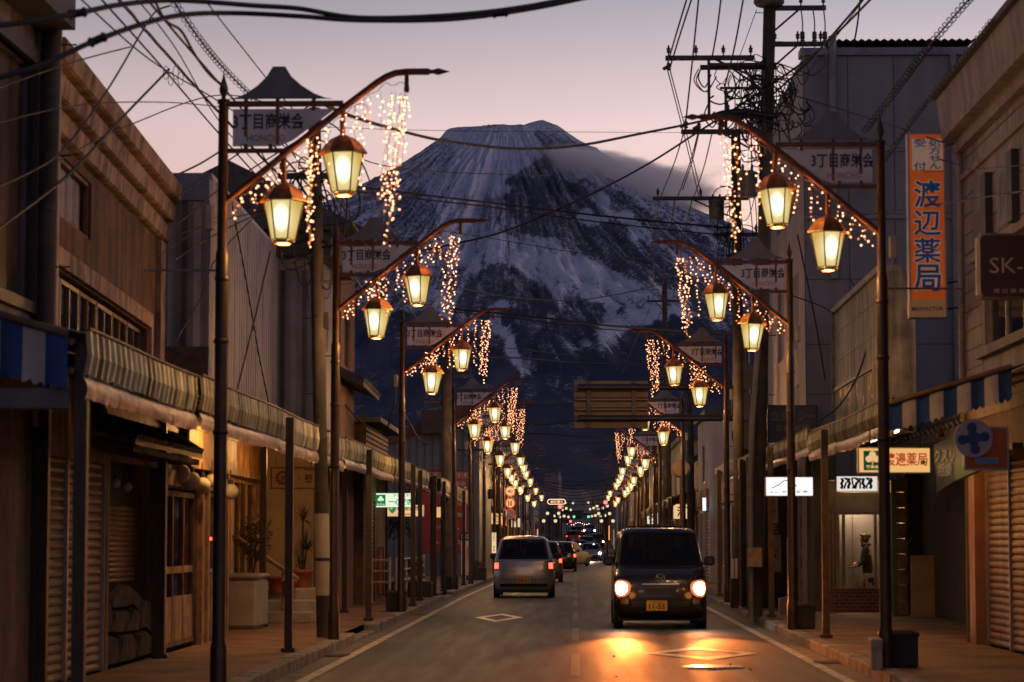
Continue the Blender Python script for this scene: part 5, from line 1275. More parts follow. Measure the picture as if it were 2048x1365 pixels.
# white pipe railing at the edge of the lot
t = thing('pipe_railing', 'white pipe railing around the parking lot corner', 'railing', (-3.7, 51, SW)); b = MB(); mp_ = M('cream_rail_paint', (.55, .46, .33), .5, 0, .2, 6)
for z in (.42, .64, .86): b.tube([(-4.45, 50.5, SW+z), (-3.72, 50.5, SW+z)], .022, 8); b.tube([(-3.66, 51.2, SW+z), (-3.62, 60, SW+z)], .022, 8)
b.build('rail', mp_, t)
for x, y in ((-4.42, 50.5), (-4.1, 50.5), (-3.74, 50.5), (-3.66, 51.2), (-3.65, 54.1), (-3.63, 57), (-3.62, 60)):
    b = MB(); b.cyl((x, y, SW), (x, y, SW+.92), .028, None, 8); b.build('post', mp_, t)
def cone(label, x, y):
    t = thing('traffic_cone', label, 'traffic cone', (x, y, zr(y)+SW), 'orange cones by the parking lot'); b = MB(); b.bbox((-.17, -.17, 0), (.17, .17, .03), .01); b.lathe((0, 0, .03), [(.13, 0), (.03, .62), (.02, .63)], 14); b.build('body', M('orange_cone', (.55, .08, .02), .5), t, True)
    b = MB(); b.lathe((0, 0, .03), [(.094, .24), (.066, .38)], 14); b.build('band', m_white, t, True)
cone('orange traffic cone behind the pipe railing at the lot', PX(845, 60), 60); cone('orange traffic cone beside the dark planter near the warehouse', PX(964, 92), 92); cone('orange traffic cone close to the striped awning post by the lot', PX(753, 54.5), 54.5)
t, a, c = pxboard('banner_sign', 'slim orange and white banner leaning at the lot edge', 'banner', 757, 1096, 766, 1190, 53, M('orange_banner', (.5, .16, .07), .7, 0, .2, 3), m_black, .03)
t, a, c = pxboard('notice_board', 'white standing notice board with dark heading and red writing by the far left awning', 'notice board', 921, 1066, 941, 1152, 76.5, M('white_board', (.55, .48, .42), .6, 0, .1, 2), m_black, .04)
pn = t.children[0]; b = MB(); q0 = P(921, 1066, 76.49); q1 = P(941, 1081, 76.49); b.box((q0.x, 76.485, q1.z), (q1.x, 76.495, q0.z)); hd = b.build('heading', m_letter, pn); text('自動運転\n実証実験', P(931, 1073.5, 76.48), .27, .17, m_white, pn); text('自\n動\n運\n転\nバ\nス', P(935.5, 1113, 76.48), .055, .62, m_red, pn); text('実\n証\n実\n験', P(926, 1120, 76.48), .055, .5, m_letter, pn)
t = thing('long_planter', 'low dark timber planter at the kerb beside the far notice board', 'planter', (PX(952, 84), 84, zr(84)+SW)); b = MB(); b.bbox((-.35, -.3, 0), (.35, .3, .42), .02); b.build('box', m_planter, t, True); b = MB(); leafball(b, (0, 0, .5), .32, 240, .04, rr, 0, (1, .8, .45)); b.build('leaves', m_leaf, t, True)
t = thing('long_planter', 'low dark planter with a bush inside the white pipe railing', 'planter', (PX(825, 56), 56, SW)); b = MB(); b.bbox((-.45, -.25, 0), (.45, .25, .34), .02); b.build('box', m_planter, t, True); b = MB(); leafball(b, (0, 0, .62), .34, 420, .035, rr, 0, (.9, .7, 1)); b.build('leaves', m_leaf, t, True)
# warehouse across the lot, with its red hoarding
t = thing('warehouse', 'grey corrugated warehouse gable with rust-red trim across the parking lot', 'warehouse', (-7, 98, 0))
m_ware = M('grey_green_corrugated', (.20, .20, .185), .7, .1, .12, .8, 0, .4)
b = MB(); z0 = zr(98); xr = -3.75; xl = -14; xp = -9.0; ez = PZ(800, 98); pz = PZ(905, 98)
poly_ = [(xl, z0), (xr, z0), (xr, PZ(800, 98)), (xr-2.5, PZ(822, 98)), (PX(840, 98), PZ(846, 98)), (PX(725, 98), PZ(893, 98)), (xl, PZ(980, 98))]
b.prism(poly_, 98, 112); b.build('wall', m_ware, t)
b = MB(); n = int((xr+.01-xl)/.3)
for k in range(n): 
    x = xl + k*.3; zt = float(np.interp(x, [xl, PX(725, 98), PX(840, 98), xr-2.5, xr], [PZ(980, 98), PZ(893, 98), PZ(846, 98), PZ(822, 98), PZ(800, 98)])); b.box((x, 97.96, z0), (x+.03, 97.995, zt-.05))
b.build('rib', M('dark_sheet_seam', (.10, .10, .095), .7), t)
b = MB()
for (xa, pa), (xb, pb) in (((xl, 980), (PX(725, 98), 893)), ((PX(725, 98), 893), (PX(840, 98), 846)), ((PX(840, 98), 846), (xr, 800))):
    za, zb = PZ(pa, 98), PZ(pb, 98); b.add([(xa, 97.8, za-.35), (xb, 97.8, zb-.35), (xb, 97.8, zb), (xa, 97.8, za), (xa, 112, za-.35), (xb, 112, zb-.35), (xb, 112, zb+.02), (xa, 112, za+.02)], [(0,1,2,3), (3,2,6,7), (0,4,5,1), (7,6,5,4)])
b.build('roof_trim', M('rust_red_trim', (.16, .04, .03), .6, 0, .2, 2), t)
b = MB(); b.bbox((PX(842, 97), 97.0, PZ(868, 97)), (PX(905, 97), 97.7, PZ(820, 97)), .03); b.build('rooftop_plant', M('dark_red_plant_box', (.09, .045, .04), .7), t)
# red hoarding
t, a, c = pxboard('red_hoarding', 'tall red hoarding with white pictograms and lettering in front of the warehouse', 'hoarding', 845, 942, 938, 1106, 90, M('red_hoarding_sheet', (.30, .025, .018), .5, 0, .12, 1), m_dark, .08)
pn = t.children[0]; m_hw = M('hoarding_white', (.50, .42, .38), .6, 0, .05)
b = MB()
for px in (856, 871, 886, 918, 931):
    q = P(px, 951, 89.99)
    for dx0, dx1, dz0, dz1 in ((-.10, .10, -.105, -.09), (-.10, .10, .09, .105), (-.105, -.09, -.105, .105), (.09, .105, -.105, .105)): b.box((q.x+dx0, 89.985, q.z+dz0), (q.x+dx1, 89.995, q.z+dz1))
    b.cyl((q.x, 89.995, q.z+.02), (q.x, 89.985, q.z+.02), .055, None, 12); b.prism([(q.x-.04, q.z-.02), (q.x+.04, q.z-.02), (q.x+.02, q.z-.075), (q.x-.02, q.z-.075)], 89.985, 89.995)
b.build('pictogram', m_hw, pn)
text('米を包む　製品', P(891, 967, 89.98), 1.45, .17, m_hw, pn, 0, .02); text('ブーケフラワー', P(890, 985, 89.98), 1.3, .16, m_hw, pn, 0, .02)
b = MB()
for px in (872, 926): b.cyl(P(px, 1106, 90.04), (P(px, 1106, 90.04).x, 90.04, zr(90)), .05, None, 8)
b.build('leg', m_dark, t)
for k, (s_, py) in enumerate((('お米の事なら', 1008), ('直売所', 1030), ('年中無休', 1055), ('→ 入口', 1085))): text(s_, P(918 if k < 2 else 892, py, 89.98), .5 if k < 2 else 1.0, .16, m_hw, pn, 0, .02)
# tree behind the lot
t = thing('tree', 'small dark leafy tree standing inside the parking lot', 'tree', (-5.0, 66, SW)); b = MB(); b.tube(catmull([(-5, 66, 0), (-4.95, 66, .9), (-5.05, 66.1, 1.7)], 5), .07, 8, 0, .04)
for k in range(10): a = rr.uniform(0, 6.28); b.tube(catmull([(-5, 66, 1.0+k*.06), (-5+.3*math.cos(a), 66+.3*math.sin(a), 1.5+k*.06), (-5+.7*math.cos(a), 66+.6*math.sin(a), 1.9+k*.07)], 4), .02, 5, 0, .006)
b.build('trunk', m_twig, t); b = MB()
for k in range(14): leafball(b, (-5+rr.uniform(-.75, .75), 66+rr.uniform(-.5, .5), 1.9+rr.uniform(-.5, .75)), .33, 130, .05, rr)
b.build('crown', m_leaf, t)
# ================================================================== right row
m_siding = M('greyish_pink_siding', (.33, .275, .26), .8, 0, .16, 1.6, .15, .6, .5, (.22, .17, .15))
m_sidej = M('siding_joint', (.12, .10, .09), .8)
# --- near building: painted siding, heavy cornice
t = thing('cornice_building', 'pale sided building with a heavy cornice and dark shutter panels nearest on the right', 'building', (5, 28, SW))
f, L = plan((4.98, 18.0), (4.98, 31.9), 1); uy = lambda y: y - 18.0
wins = [(uy(26.9), uy(30.4), 3.72, 4.62)]
b = MB(); shell(b, f, L, 7, 2.9, 6.35, wins, .14); 
b.build('wall', m_siding, t)
b = MB()
for z in np.arange(3.05, 6.3, .245): 
    for a, c in ((0, uy(26.7)), (uy(30.6), L)) if 3.5 < z < 4.7 else ((0, L),): fbox(b, f, a, c+.004, -.006, .004, z, z+.018)
b.build('siding_joints', m_sidej, t)
g, _ = planY(4.98, 8, 31.9)
b = MB()
fbox(b, f, -.1, L+.12, -.10, .2, 6.35, 6.52); fbox(b, f, -.1, L+.22, -.26, .2, 6.52, 6.62)
b.add([f(-.1, -.24, 6.62), f(L+.24, -.24, 6.62), f(L+.24, -.30, 7.08), f(-.1, -.30, 7.08), f(-.1, .3, 6.62), f(L+.24, .3, 6.62), f(L+.24, .3, 7.08), f(-.1, .3, 7.08)], [(0,1,2,3), (4,5,1,0), (7,3,2,6), (1,5,6,2), (4,0,3,7)])
fbox(b, f, -.1, L+.05, -.05, .0, 5.98, 6.05)
b.build('cornice', M('buff_cornice_render', (.34, .275, .24), .85, 0, .14, 2, .3, .6), t)
b = MB(); fbox(b, f, -.1, L+.30, -.36, .35, 7.082, 7.16); b.build('coping', M('dark_coping', (.07, .055, .05), .7), t)
m_shp = M('dark_slot_panel', (.035, .035, .045), .6)
for k, y in enumerate((26.2, 27.9, 29.7)):
    b = MB(); fbox(b, f, uy(y), uy(y)+.34, -.09, -.002, 4.98, 5.78); b.build('slot_panel', m_shp, t)
m_gf = M('grey_relief_lettering', (.20, .20, .22), .6)
for k, (y, s_) in enumerate(((25.3, '薬'), (27.2, '粧'), (28.9, '化'), (30.6, '品'))):
    b = MB(); fbox(b, f, uy(y)-.45, uy(y)+.45, -.012, -.001, 5.05, 5.80); pb = b.build('letter_panel', M('slate_letter_panel', (.24, .23, .25), .7, 0, .1, 3), t)
    text(s_, f(uy(y), -.02, 5.42), .6, .5, m_gf, pb, -math.pi/2)
o = window(t, f, *wins[0], 3, 1, .08, M('cream_window_frame', (.45, .36, .28), .5), .05)
b = MB(); fbox(b, f, uy(26.7), uy(30.6), -.10, -.003, 3.60, 3.71); fbox(b, f, uy(26.75), uy(30.55), -.05, -.003, 4.63, 4.78); fbox(b, f, uy(26.6), uy(30.7), -.14, -.003, 4.78, 4.86); b.build('sill', M('buff_cornice_render', (.42, .35, .31)), t)
b = MB(); b.cyl(f(L-.02, -.05, 2.9), f(L-.02, -.05, 6.4), .04, None, 8); b.build('downpipe', M('buff_pipe', (.36, .27, .20), .6), t)
# ground floor: shutter between orange-brown posts
f2, L2 = plan((5.0, 18.0), (5.0, 31.8), 1)
t = thing('shuttered_shopfront', 'closed steel shutter with ghostly painted notices between brown posts on the right', 'shopfront', (5, 28, SW))
b = MB(); wall_holes(b, f2, L2, SW, 2.9, [(uy(18.2), uy(31.35), SW, 2.35)], .1); b.build('wall', M('brown_shop_wall', (.12, .06, .035), .8, 0, .25, 4, .2, .4), t)
m_shR = M('warm_grey_shutter', (.24, .13, .08), .55, .1, .22, 2.2, .1, .5)
sh = shutter(t, f2, uy(18.2), uy(30.85), SW, 2.35, m_shR, .07, .085, (uy(29.2), uy(25.0), uy(30.8)))
b = MB(); fbox(b, f2, uy(30.9), uy(31.35), -.10, .08, SW, 2.35); b.build('door_post', M('orange_brown_post', (.34, .13, .05), .6, 0, .2, 3, 0, .4), t)
b = MB(); b.cyl((4.93, 31.55, SW), (4.93, 31.55, 2.9), .04, None, 8); b.cyl((5.15, 32.05, SW), (5.15, 32.05, 2.9), .035, None, 8); b.build('downpipe', M('brown_pipe', (.12, .08, .05), .5), t)
m_ghost = M('ghost_notice', (.42, .33, .27), .6, 0, .2, 10)
for k, (y, z, w, h) in enumerate(((26.2, 1.75, 1.5, .4), (26.6, 1.2, 1.0, .3), (26.3, .75, 1.1, .3))):
    for i in range(4 if k == 0 else 3):
        b = MB(); fbox(b, f2, uy(y)+(i-.5)*w/3.2, uy(y)+(i-.5)*w/3.2+w/4.6, .034, .040, z-h/2, z+h/2); b.build('notice', m_ghost, t)
t2 = thing('awning_hood', 'slim hood boards over the right shopfront below the green sign box', 'hood', (4.9, 30, 2.4)); b = MB(); fbox(b, f2, uy(27.5), uy(31.5), -.22, -.10, 2.40, 2.47); fbox(b, f2, uy(28.5), uy(30.5), -.28, -.16, 2.33, 2.395); b.build('board', m_wood, t2)
# deep recess between the shops
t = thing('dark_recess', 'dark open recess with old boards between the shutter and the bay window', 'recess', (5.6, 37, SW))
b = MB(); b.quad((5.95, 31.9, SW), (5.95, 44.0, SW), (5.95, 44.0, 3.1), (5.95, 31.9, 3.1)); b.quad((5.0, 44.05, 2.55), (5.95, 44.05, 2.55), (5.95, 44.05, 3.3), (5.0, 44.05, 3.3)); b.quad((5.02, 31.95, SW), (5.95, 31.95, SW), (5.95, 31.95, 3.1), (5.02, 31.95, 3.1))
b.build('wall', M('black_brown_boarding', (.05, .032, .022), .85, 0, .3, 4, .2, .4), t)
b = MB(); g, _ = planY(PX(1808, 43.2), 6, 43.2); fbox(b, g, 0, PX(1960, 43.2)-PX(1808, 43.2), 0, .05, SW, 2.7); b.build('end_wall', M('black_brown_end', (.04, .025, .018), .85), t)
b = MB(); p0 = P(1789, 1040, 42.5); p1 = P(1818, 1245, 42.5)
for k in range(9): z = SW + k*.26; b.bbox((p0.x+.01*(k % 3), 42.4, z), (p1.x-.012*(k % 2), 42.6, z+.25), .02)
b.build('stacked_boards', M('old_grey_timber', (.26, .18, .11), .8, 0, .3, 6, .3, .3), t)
t, a, c = pxboard('leaning_board', 'plain tan sheet board standing in the dark recess', 'board', 1821, 1111, 1871, 1246, 41.6, M('tan_board', (.40, .28, .14), .75, 0, .14, 2.5, .1), None, .03)
b = MB(); t = thing('green_post', 'thin green painted post beside the bay window', 'post', (PX(1786, 42), 42, SW)); q = PX(1786, 42); b.bbox((q-.04, 41.96, SW), (q+.04, 42.04, 2.4), .008); b.build('post', M('sage_green_paint', (.10, .16, .07), .6, 0, .2), t)
# --- bay-window shop with a person inside
YB = 44.4
xa, xb = PX(1668, YB), PX(1757, YB)
t = thing('bay_window_shop', 'narrow tiled bay-window shop with a lit brush-lettered sign and warm light inside', 'shop', (xa, YB, SW))
m_br = bpy.data.materials.new('brown_brick_tile'); m_br.use_nodes = True
def _brick():
    N = m_br.node_tree.nodes; L = m_br.node_tree.links; b = N['Principled BSDF']; b.inputs['Roughness'].default_value = .4
    tcn = N.new('ShaderNodeTexCoord'); mp = N.new('ShaderNodeMapping'); mp.inputs['Rotation'].default_value = (rad(-90), 0, 0)
    k = N.new('ShaderNodeTexBrick'); k.inputs['Color1'].default_value = (.16, .055, .02, 1); k.inputs['Color2'].default_value = (.06, .025, .015, 1); k.inputs['Mortar'].default_value = (.26, .19, .12, 1)
    k.inputs['Scale'].default_value = 1; k.inputs['Brick Width'].default_value = .13; k.inputs['Row Height'].default_value = .062; k.inputs['Mortar Size'].default_value = .007; k.inputs['Bias'].default_value = -.1
    L.new(tcn.outputs['Object'], mp.inputs[0]); L.new(mp.outputs[0], k.inputs[0]); L.new(k.outputs[0], b.inputs['Base Color'])
    bp = N.new('ShaderNodeBump'); bp.inputs['Strength'].default_value = .6; bp.inputs['Distance'].default_value = .01; bp.invert = True; L.new(k.outputs['Fac'], bp.inputs['Height']); L.new(bp.outputs[0], b.inputs['Normal'])
_brick()
zs = PZ(1178, YB); zt = PZ(1030, YB); zb_ = SW
b = MB(); b.bbox((xa, YB, zb_), (xb+.25, YB+.2, zs), .01); b.add([(xa-.12, YB+.45, zb_), (xa, YB+.002, zb_), (xa, YB+.002, zs), (xa-.12, YB+.45, zs)], [(0,1,2,3)]); b.build('brick_base', m_br, t)
m_bay = M('tan_bay_frame', (.34, .25, .16), .6, 0, .15, 3)
b = MB()
b.box((xa, YB-.02, zs), (xb+.25, YB+.08, zs+.035)); b.box((xa, YB-.015, zt), (xb+.25, YB+.07, zt+.04)); b.box((xa, YB-.03, zt+.04), (xb+.25, YB+.05, PZ(985, YB)))
for x, w in ((xa+.02, .06), (xa+.13, .05), (PX(1746, YB), .05), (xb+.15, .08)): b.box((x, YB-.012, zs+.035), (x+w, YB+.06, zt))
for x in (xa-.02, xa-.07, xa-.12): b.box((x-.012, YB+.05+(xa-x)*3, zs), (x+.012, YB+.09+(xa-x)*3, zt))
b.build('frame', m_bay, t)
m_clear = glass_mat('clear_shop_glass', (.93, .93, .9), .02, .10)
b = MB(); b.quad((xa+.05, YB+.03, zs+.03), (xb+.2, YB+.03, zs+.03), (xb+.2, YB+.03, zt), (xa+.05, YB+.03, zt)); b.build('pane', m_clear, t)
b = MB(); m_room = M('warm_room_plaster', (.48, .38, .28), .85, 0, .12, 2)
b.quad((xa-.1, YB+2.4, SW), (xb+.5, YB+2.4, SW), (xb+.5, YB+2.4, 2.6), (xa-.1, YB+2.4, 2.6)); b.quad((xa-.1, YB+.2, 2.45), (xb+.5, YB+.2, 2.45), (xb+.5, YB+2.4, 2.45), (xa-.1, YB+2.4, 2.45)); b.quad((xb+.5, YB+.2, SW), (xb+.5, YB+2.4, SW), (xb+.5, YB+2.4, 2.6), (xb+.5, YB+.2, 2.6)); b.quad((xa-.1, YB+.5, SW), (xa-.1, YB+2.4, SW), (xa-.1, YB+2.4, 2.6), (xa-.1, YB+.5, 2.6))
b.quad((xa-.1, YB+.2, .03), (xb+.5, YB+.2, .03), (xb+.5, YB+2.4, .03), (xa-.1, YB+2.4, .03)); b.build('room', m_room, t)
b = MB(); b.bbox((xa+.15, YB+2.3, 1.1), (xa+.9, YB+2.36, 2.0), .01); b.build('poster', M('grey_poster', (.25, .23, .21), .6, 0, .3, 5), t)
lamp_light('room_light', (xa+.45, YB+1.0, 2.2), 70, (1, .66, .36), t, .2)
q = P(1742, 1140, YB+.3); b = MB()
t3 = thing('display_card', 'pale card with a dark drawing in the bay window beside the person', 'card', (q.x, YB+.3, zs)); b.bbox((q.x-.11, YB+.28, zs), (q.x+.12, YB+.30, zs+.27), .004); b.build('card', M('pale_card', (.5, .46, .4), .6), t3)
b = MB(); b.ball((q.x, YB+.275, zs+.15), .06, 0, 8, 5, (1.1, .05, .8)); b.ball((q.x+.05, YB+.275, zs+.08), .04, 0, 7, 5, (1, .05, 1)); b.tube([(q.x-.07, YB+.275, zs+.05), (q.x+.06, YB+.275, zs+.22)], .006, 4); b.build('drawing', m_letter, t3)
for k in range(3):
    q = P(1704+k*8, 1150, YB+.35); t3 = thing('standing_leaflet', 'grey leaflet leaning in the bay window, %s from the window edge' % ('first', 'second', 'third')[k], 'leaflet', (q.x, YB+.35, zs), 'leaflets in the bay window'); b = MB(); b.add([(q.x-.02, YB+.35, zs), (q.x+.03, YB+.35, zs), (q.x+.11, YB+.45, zs+.26), (q.x+.06, YB+.45, zs+.26), (q.x-.02, YB+.36, zs), (q.x+.03, YB+.36, zs), (q.x+.11, YB+.46, zs+.26), (q.x+.06, YB+.46, zs+.26)], [(0,1,2,3), (7,6,5,4), (0,4,5,1), (1,5,6,2), (2,6,7,3), (3,7,4,0)]); b.build('sheet', M('grey_leaflet', (.22, .2, .18), .5), t3)
# lit brush-lettered sign board above the bay
t, fc, a, c = lit_sign('white lit signboard with bold black brush strokes above the bay window', 1672, 952, 1756, 984, YB-.25, (1, .93, .86), .75, 6, (1, .8, .6))
b = MB(); rr = random.Random(8)
for k in range(9):
    x = 1684 + k*7.2; p_ = [P(x + rr.uniform(-2, 2) + (3 if k % 3 == 1 else 0)*math.sin(i*1.3), 957 + i*5.2, YB-.262) for i in range(5)]
    b.tube([Vector((v.x, YB-.262, v.z)) for v in p_], .016 if k % 2 else .026, 5)
    if k % 2: b.tube([P(x-3, 957, YB-.262), P(x+6, 957+rr.uniform(-1, 3), YB-.262)], .013, 5)
b.build('brush_writing', E('lit_brush_black', (.012, .010, .010), .5, 'NONE'), fc)
# --- person standing inside the bay window, in profile
def person():
    px, py = PX(1727, YB+.75), YB+.75
    t = thing('person', 'person in a dark jacket with tied-back hair standing inside the bay window', 'person', (px, py, SW))
    J = dict(pel=(0.06, 0, .92), sp=(.055, 0, 1.08), ch=(.035, 0, 1.26), nk=(.01, 0, 1.42), nk2=(-.02, 0, 1.47), hd=(-.035, 0, 1.54), top=(-.02, 0, 1.64), fa=(-.085, 0, 1.545), ch2=(-.075, 0, 1.485),
             sl=(.02, -.16, 1.36), el=(-.02, -.21, 1.10), wl=(-.17, -.15, 1.00), hl=(-.24, -.12, 1.0), sr=(.02, .16, 1.36), er=(-.03, .20, 1.10), wr=(-.18, .14, 1.03), hr=(-.25, .11, 1.03),
             pl=(.06, -.09, .88), kl=(.02, -.10, .50), al=(.06, -.10, .08), tl=(-.08, -.11, .03), pr=(.06, .09, .88), kr=(.03, .10, .50), ar=(.07, .10, .08), tr=(-.07, .11, .03))
    Rr = dict(pel=.13, sp=.12, ch=.135, nk=.055, nk2=.05, hd=.082, top=.058, fa=.048, ch2=.035, sl=.07, el=.05, wl=.032, hl=.03, sr=.07, er=.05, wr=.032, hr=.03, pl=.095, kl=.06, al=.042, tl=.035, pr=.095, kr=.06, ar=.042, tr=.035)
    ed = [('pel','sp'),('sp','ch'),('ch','nk'),('nk','nk2'),('nk2','hd'),('hd','top'),('hd','fa'),('nk2','ch2'),('ch','sl'),('sl','el'),('el','wl'),('wl','hl'),('ch','sr'),('sr','er'),('er','wr'),('wr','hr'),('pel','pl'),('pl','kl'),('kl','al'),('al','tl'),('pel','pr'),('pr','kr'),('kr','ar'),('ar','tr')]
    # five fingers on each hand
    for h, sg in (('l', -1), ('r', 1)):
        bx, by, bz = J['h'+h]
        for k, (dy, ln) in enumerate(((-.024, .075), (-.008, .085), (.008, .08), (.022, .062))):
            n1, n2 = 'f%s%d' % (h, k), 'g%s%d' % (h, k); J[n1] = (bx-.05, by+dy, bz-.005-.004*k); J[n2] = (bx-.05-ln*.55, by+dy*1.1, bz-.045); Rr[n1] = .009; Rr[n2] = .0075; ed += [('h'+h, n1), (n1, n2)]
        J['th'+h] = (bx-.01, by-.045*sg, bz+.015); J['tj'+h] = (bx-.06, by-.05*sg, bz+.0); Rr['th'+h] = .011; Rr['tj'+h] = .009; ed += [('w'+h, 'th'+h), ('th'+h, 'tj'+h)]
    ks = list(J); me = bpy.data.meshes.new('body'); me.from_pydata([J[k] for k in ks], [(ks.index(a), ks.index(c)) for a, c in ed], [])
    o = bpy.data.objects.new('body', me); col.objects.link(o)
    md = o.modifiers.new('s', 'SKIN'); md.use_smooth_shade = True
    for k, v in zip(ks, me.skin_vertices[0].data): r_ = Rr[k]; v.radius = (r_, r_); v.use_root = (k == 'pel')
    o.modifiers.new('d', 'SUBSURF').levels = 1; o.modifiers['d'].render_levels = 2
    dg = bpy.context.evaluated_depsgraph_get(); me2 = bpy.data.meshes.new_from_object(o.evaluated_get(dg)); bpy.data.objects.remove(o)
    me2.name = 'body'; skin = M('warm_skin', (.42, .24, .15), .55, 0, .06, 5); jk = M('black_jacket', (.018, .018, .022), .8, 0, .3, 10); tr_ = M('dark_trousers', (.03, .03, .04), .9)
    me2.materials.clear()
    for m in (skin, jk, tr_): me2.materials.append(m)
    for p in me2.polygons:
        c = p.center; p.use_smooth = True
        p.material_index = 0 if (c.z > 1.42 or c.x < -.155 and c.z > .9) else (1 if c.z > .88 else 2)
    o = bpy.data.objects.new('body', me2); col.objects.link(o); o.parent = t
    b = MB(); b.ball((.012, 0, 1.565), .096, 0, 14, 9, (.95, .90, 1.0)); b.ball((-.055, 0, 1.625), .045, 0, 10, 6, (1, 1.3, .55)); b.ball((.085, 0, 1.60), .05, 0, 10, 7, (1, .9, .9)); b.ball((.03, 0, 1.50), .06, 0, 10, 6, (.8, 1, 1)); b.build('hair', M('dark_brown_hair', (.035, .018, .010), .5, 0, .4, 40), t, True)
    b = MB()
    for sg in (-1, 1): b.ball((-.118, sg*.026, 1.558), .010, 1, 8, 5); b.ball((-.004, sg*.082, 1.545), .022, 0, 8, 5, (.8, .4, 1.2))
    b.ball((-.136, 0, 1.538), .014, 0, 8, 5, (1.2, .7, 1)); b.ball((-.124, 0, 1.508), .012, 2, 8, 4, (.5, 1.5, .4)); b.build('face', [skin, m_letter, M('lips', (.30, .09, .07), .5)], t, True)
    b = MB(); b.bbox((.04, -.165, 1.22), (.10, -.158, 1.29), .004); b.build('jacket_patch', M('pale_patch', (.5, .38, .3), .7), t, True)
    b = MB(); b.tube([(-.05, -.10, 1.41), (.04, -.13, 1.42), (.10, 0, 1.43), (.04, .13, 1.42), (-.05, .10, 1.41)], .03, 8); b.build('collar', M('black_jacket', (0, 0, 0)), t, True)
    t.location.x = px; t.location.z = .03; t.scale = (.9, .9, .9); return t
person()
# false-front shop between
t = thing('false_front_shop', 'weathered greenish panel false front rising behind the nearest lamp post on the right', 'shop', (4.6, 40, SW))
f, L = plan((4.62, 37.6), (4.66, 45.0), 1)
m_ff = M('peeling_grey_green_panel', (.30, .27, .21), .7, 0, .3, 2.4, .4, .7, .5, (.12, .10, .07))
zt2 = PZ(628, 44.8)
b = MB(); shell(b, f, L, .5, 3.0, zt2, [], .1); b.build('wall', m_ff, t)
b = MB()
for z in (4.0, 4.55, 5.05): fbox(b, f, 0, L, -.012, -.001, z, z+.02)
fbox(b, f, -.02, L+.02, -.06, .3, zt2-.02, zt2+.08); fbox(b, f, 0, .1, -.05, 0, 3.0, zt2); fbox(b, f, L-.12, L, -.05, 0, 3.0, zt2)
fbox(b, f, .9, L-.3, -.04, -.002, 4.04, 4.10); fbox(b, f, .9, 1.0, -.04, -.002, 3.0, 4.04)
b.build('trim_board', M('grey_green_trim', (.26, .24, .17), .6, 0, .2, 4, 0, .5), t)
b = MB(); rr = random.Random(3)
for k in range(46):
    u = rr.uniform(1.2, L-.5); z = rr.uniform(3.15, 3.9); fbox(b, f, u, u+rr.uniform(.03, .10), -.012, -.003, z, z+rr.uniform(.04, .22))
b.build('paint_flake', M('shiny_flaking_paint', (.50, .42, .30), .3, 0, .2, 8), t)
b = MB(); fbox(b, f, -5.3, 0, .9, 4, 2.9, 3.0); b.build('flat_roof', m_tile, t)
b = MB()
pr = [(5.05, 2.9), (6.6, 3.75), (6.6, 3.6), (5.05, 2.78)]; b.prism(pr, 32.4, 44, 'y')
for k in range(24): y = 32.5 + k*.47; b.cyl((5.03, y, 2.93), (6.6, y, 3.79), .06, None, 7)
b.build('tile_roof', m_tile, t)
# --- big grey block behind
t = thing('grey_panel_block', 'large blue-grey panel-clad block with a rusty rooftop shed', 'building', (5, 48, SW))
YG = 45.6; xl = PX(1614, YG); zt_ = PZ(112, YG, 1700)
g, _ = planY(xl, 12, YG)
m_panel = M('blue_grey_wall_panel', (.20, .20, .225), .85, 0, .10, .7, .1, .35, .5, (.15, .145, .165))
b = MB(); shell(b, g, 7.5, 9, SW, zt_, [], .1); b.build('wall', m_panel, t)
b = MB()
for py in (305, 430, 560, 690, 790): z = PZ(py, YG, 1700); fbox(b, g, 0, 7.5, -.006, .0, z, z+.018)
for u in (PX(1795, YG)-xl, PX(1700, YG)-xl+.02): fbox(b, g, u, u+.018, -.007, .0, SW, zt_)
b.build('panel_joint', M('dark_panel_joint', (.09, .085, .095), .8), t)
b = MB(); fbox(b, g, -.06, 7.5, -.08, .4, zt_+.002, zt_+.14); fbox(b, g, -.02, 7.5, -.06, -.007, PZ(440, YG), PZ(432, YG)); b.build('parapet_cap', M('blue_grey_parapet_cap', (.16, .17, .22)), t)
b = MB(); u = PX(1672, YG)-xl; b.cyl(g(u, -.08, PZ(560, YG)), g(u, -.08, zt_+.35), .075, None, 10); u = PX(1916, YG)-xl; b.cyl(g(u, -.08, SW), g(u, -.08, zt_), .06, None, 8); b.build('downpipe', M('slate_pipe', (.19, .185, .20), .5), t)
b = MB(); x0, x1 = PX(1690, YG+1), PX(1960, YG+1); b.box((x0, YG+1, zt_+.10), (x1, YG+4, zt_+.30)); 
for k in range(5): x = x0 + (x1-x0)*k/4.1; b.box((x, YG+.95, zt_+.14), (x+.1, YG+1.0, zt_+.36))
sh_ = b.build('rooftop_shed', M('rusty_shed_sheet', (.12, .06, .04), .8, .1, .4, 3, .3, .5), t)
b = MB(); gg, _ = planY(x0-.25, x1, YG+.6); zz = PZ(80, YG+.6, 1700); n = int((x1-x0+.25)/.035); vs = []
for i in range(n+1):
    dz = .022*math.sin(i*1.57); x = x0-.25 + i*.035; vs += [(x, YG+.6, zz+dz), (x, YG+4.4, zz+.25+dz), (x, YG+.6, zz+dz-.03)]
b.add(vs, [(3*i, 3*i+3, 3*i+4, 3*i+1) for i in range(n)] + [(3*i, 3*i+2, 3*i+5, 3*i+3) for i in range(n)], 0, False)
b.build('corrugated_roof', M('rusty_dark_roof', (.06, .035, .03), .8, .1, .3, 4), sh_)
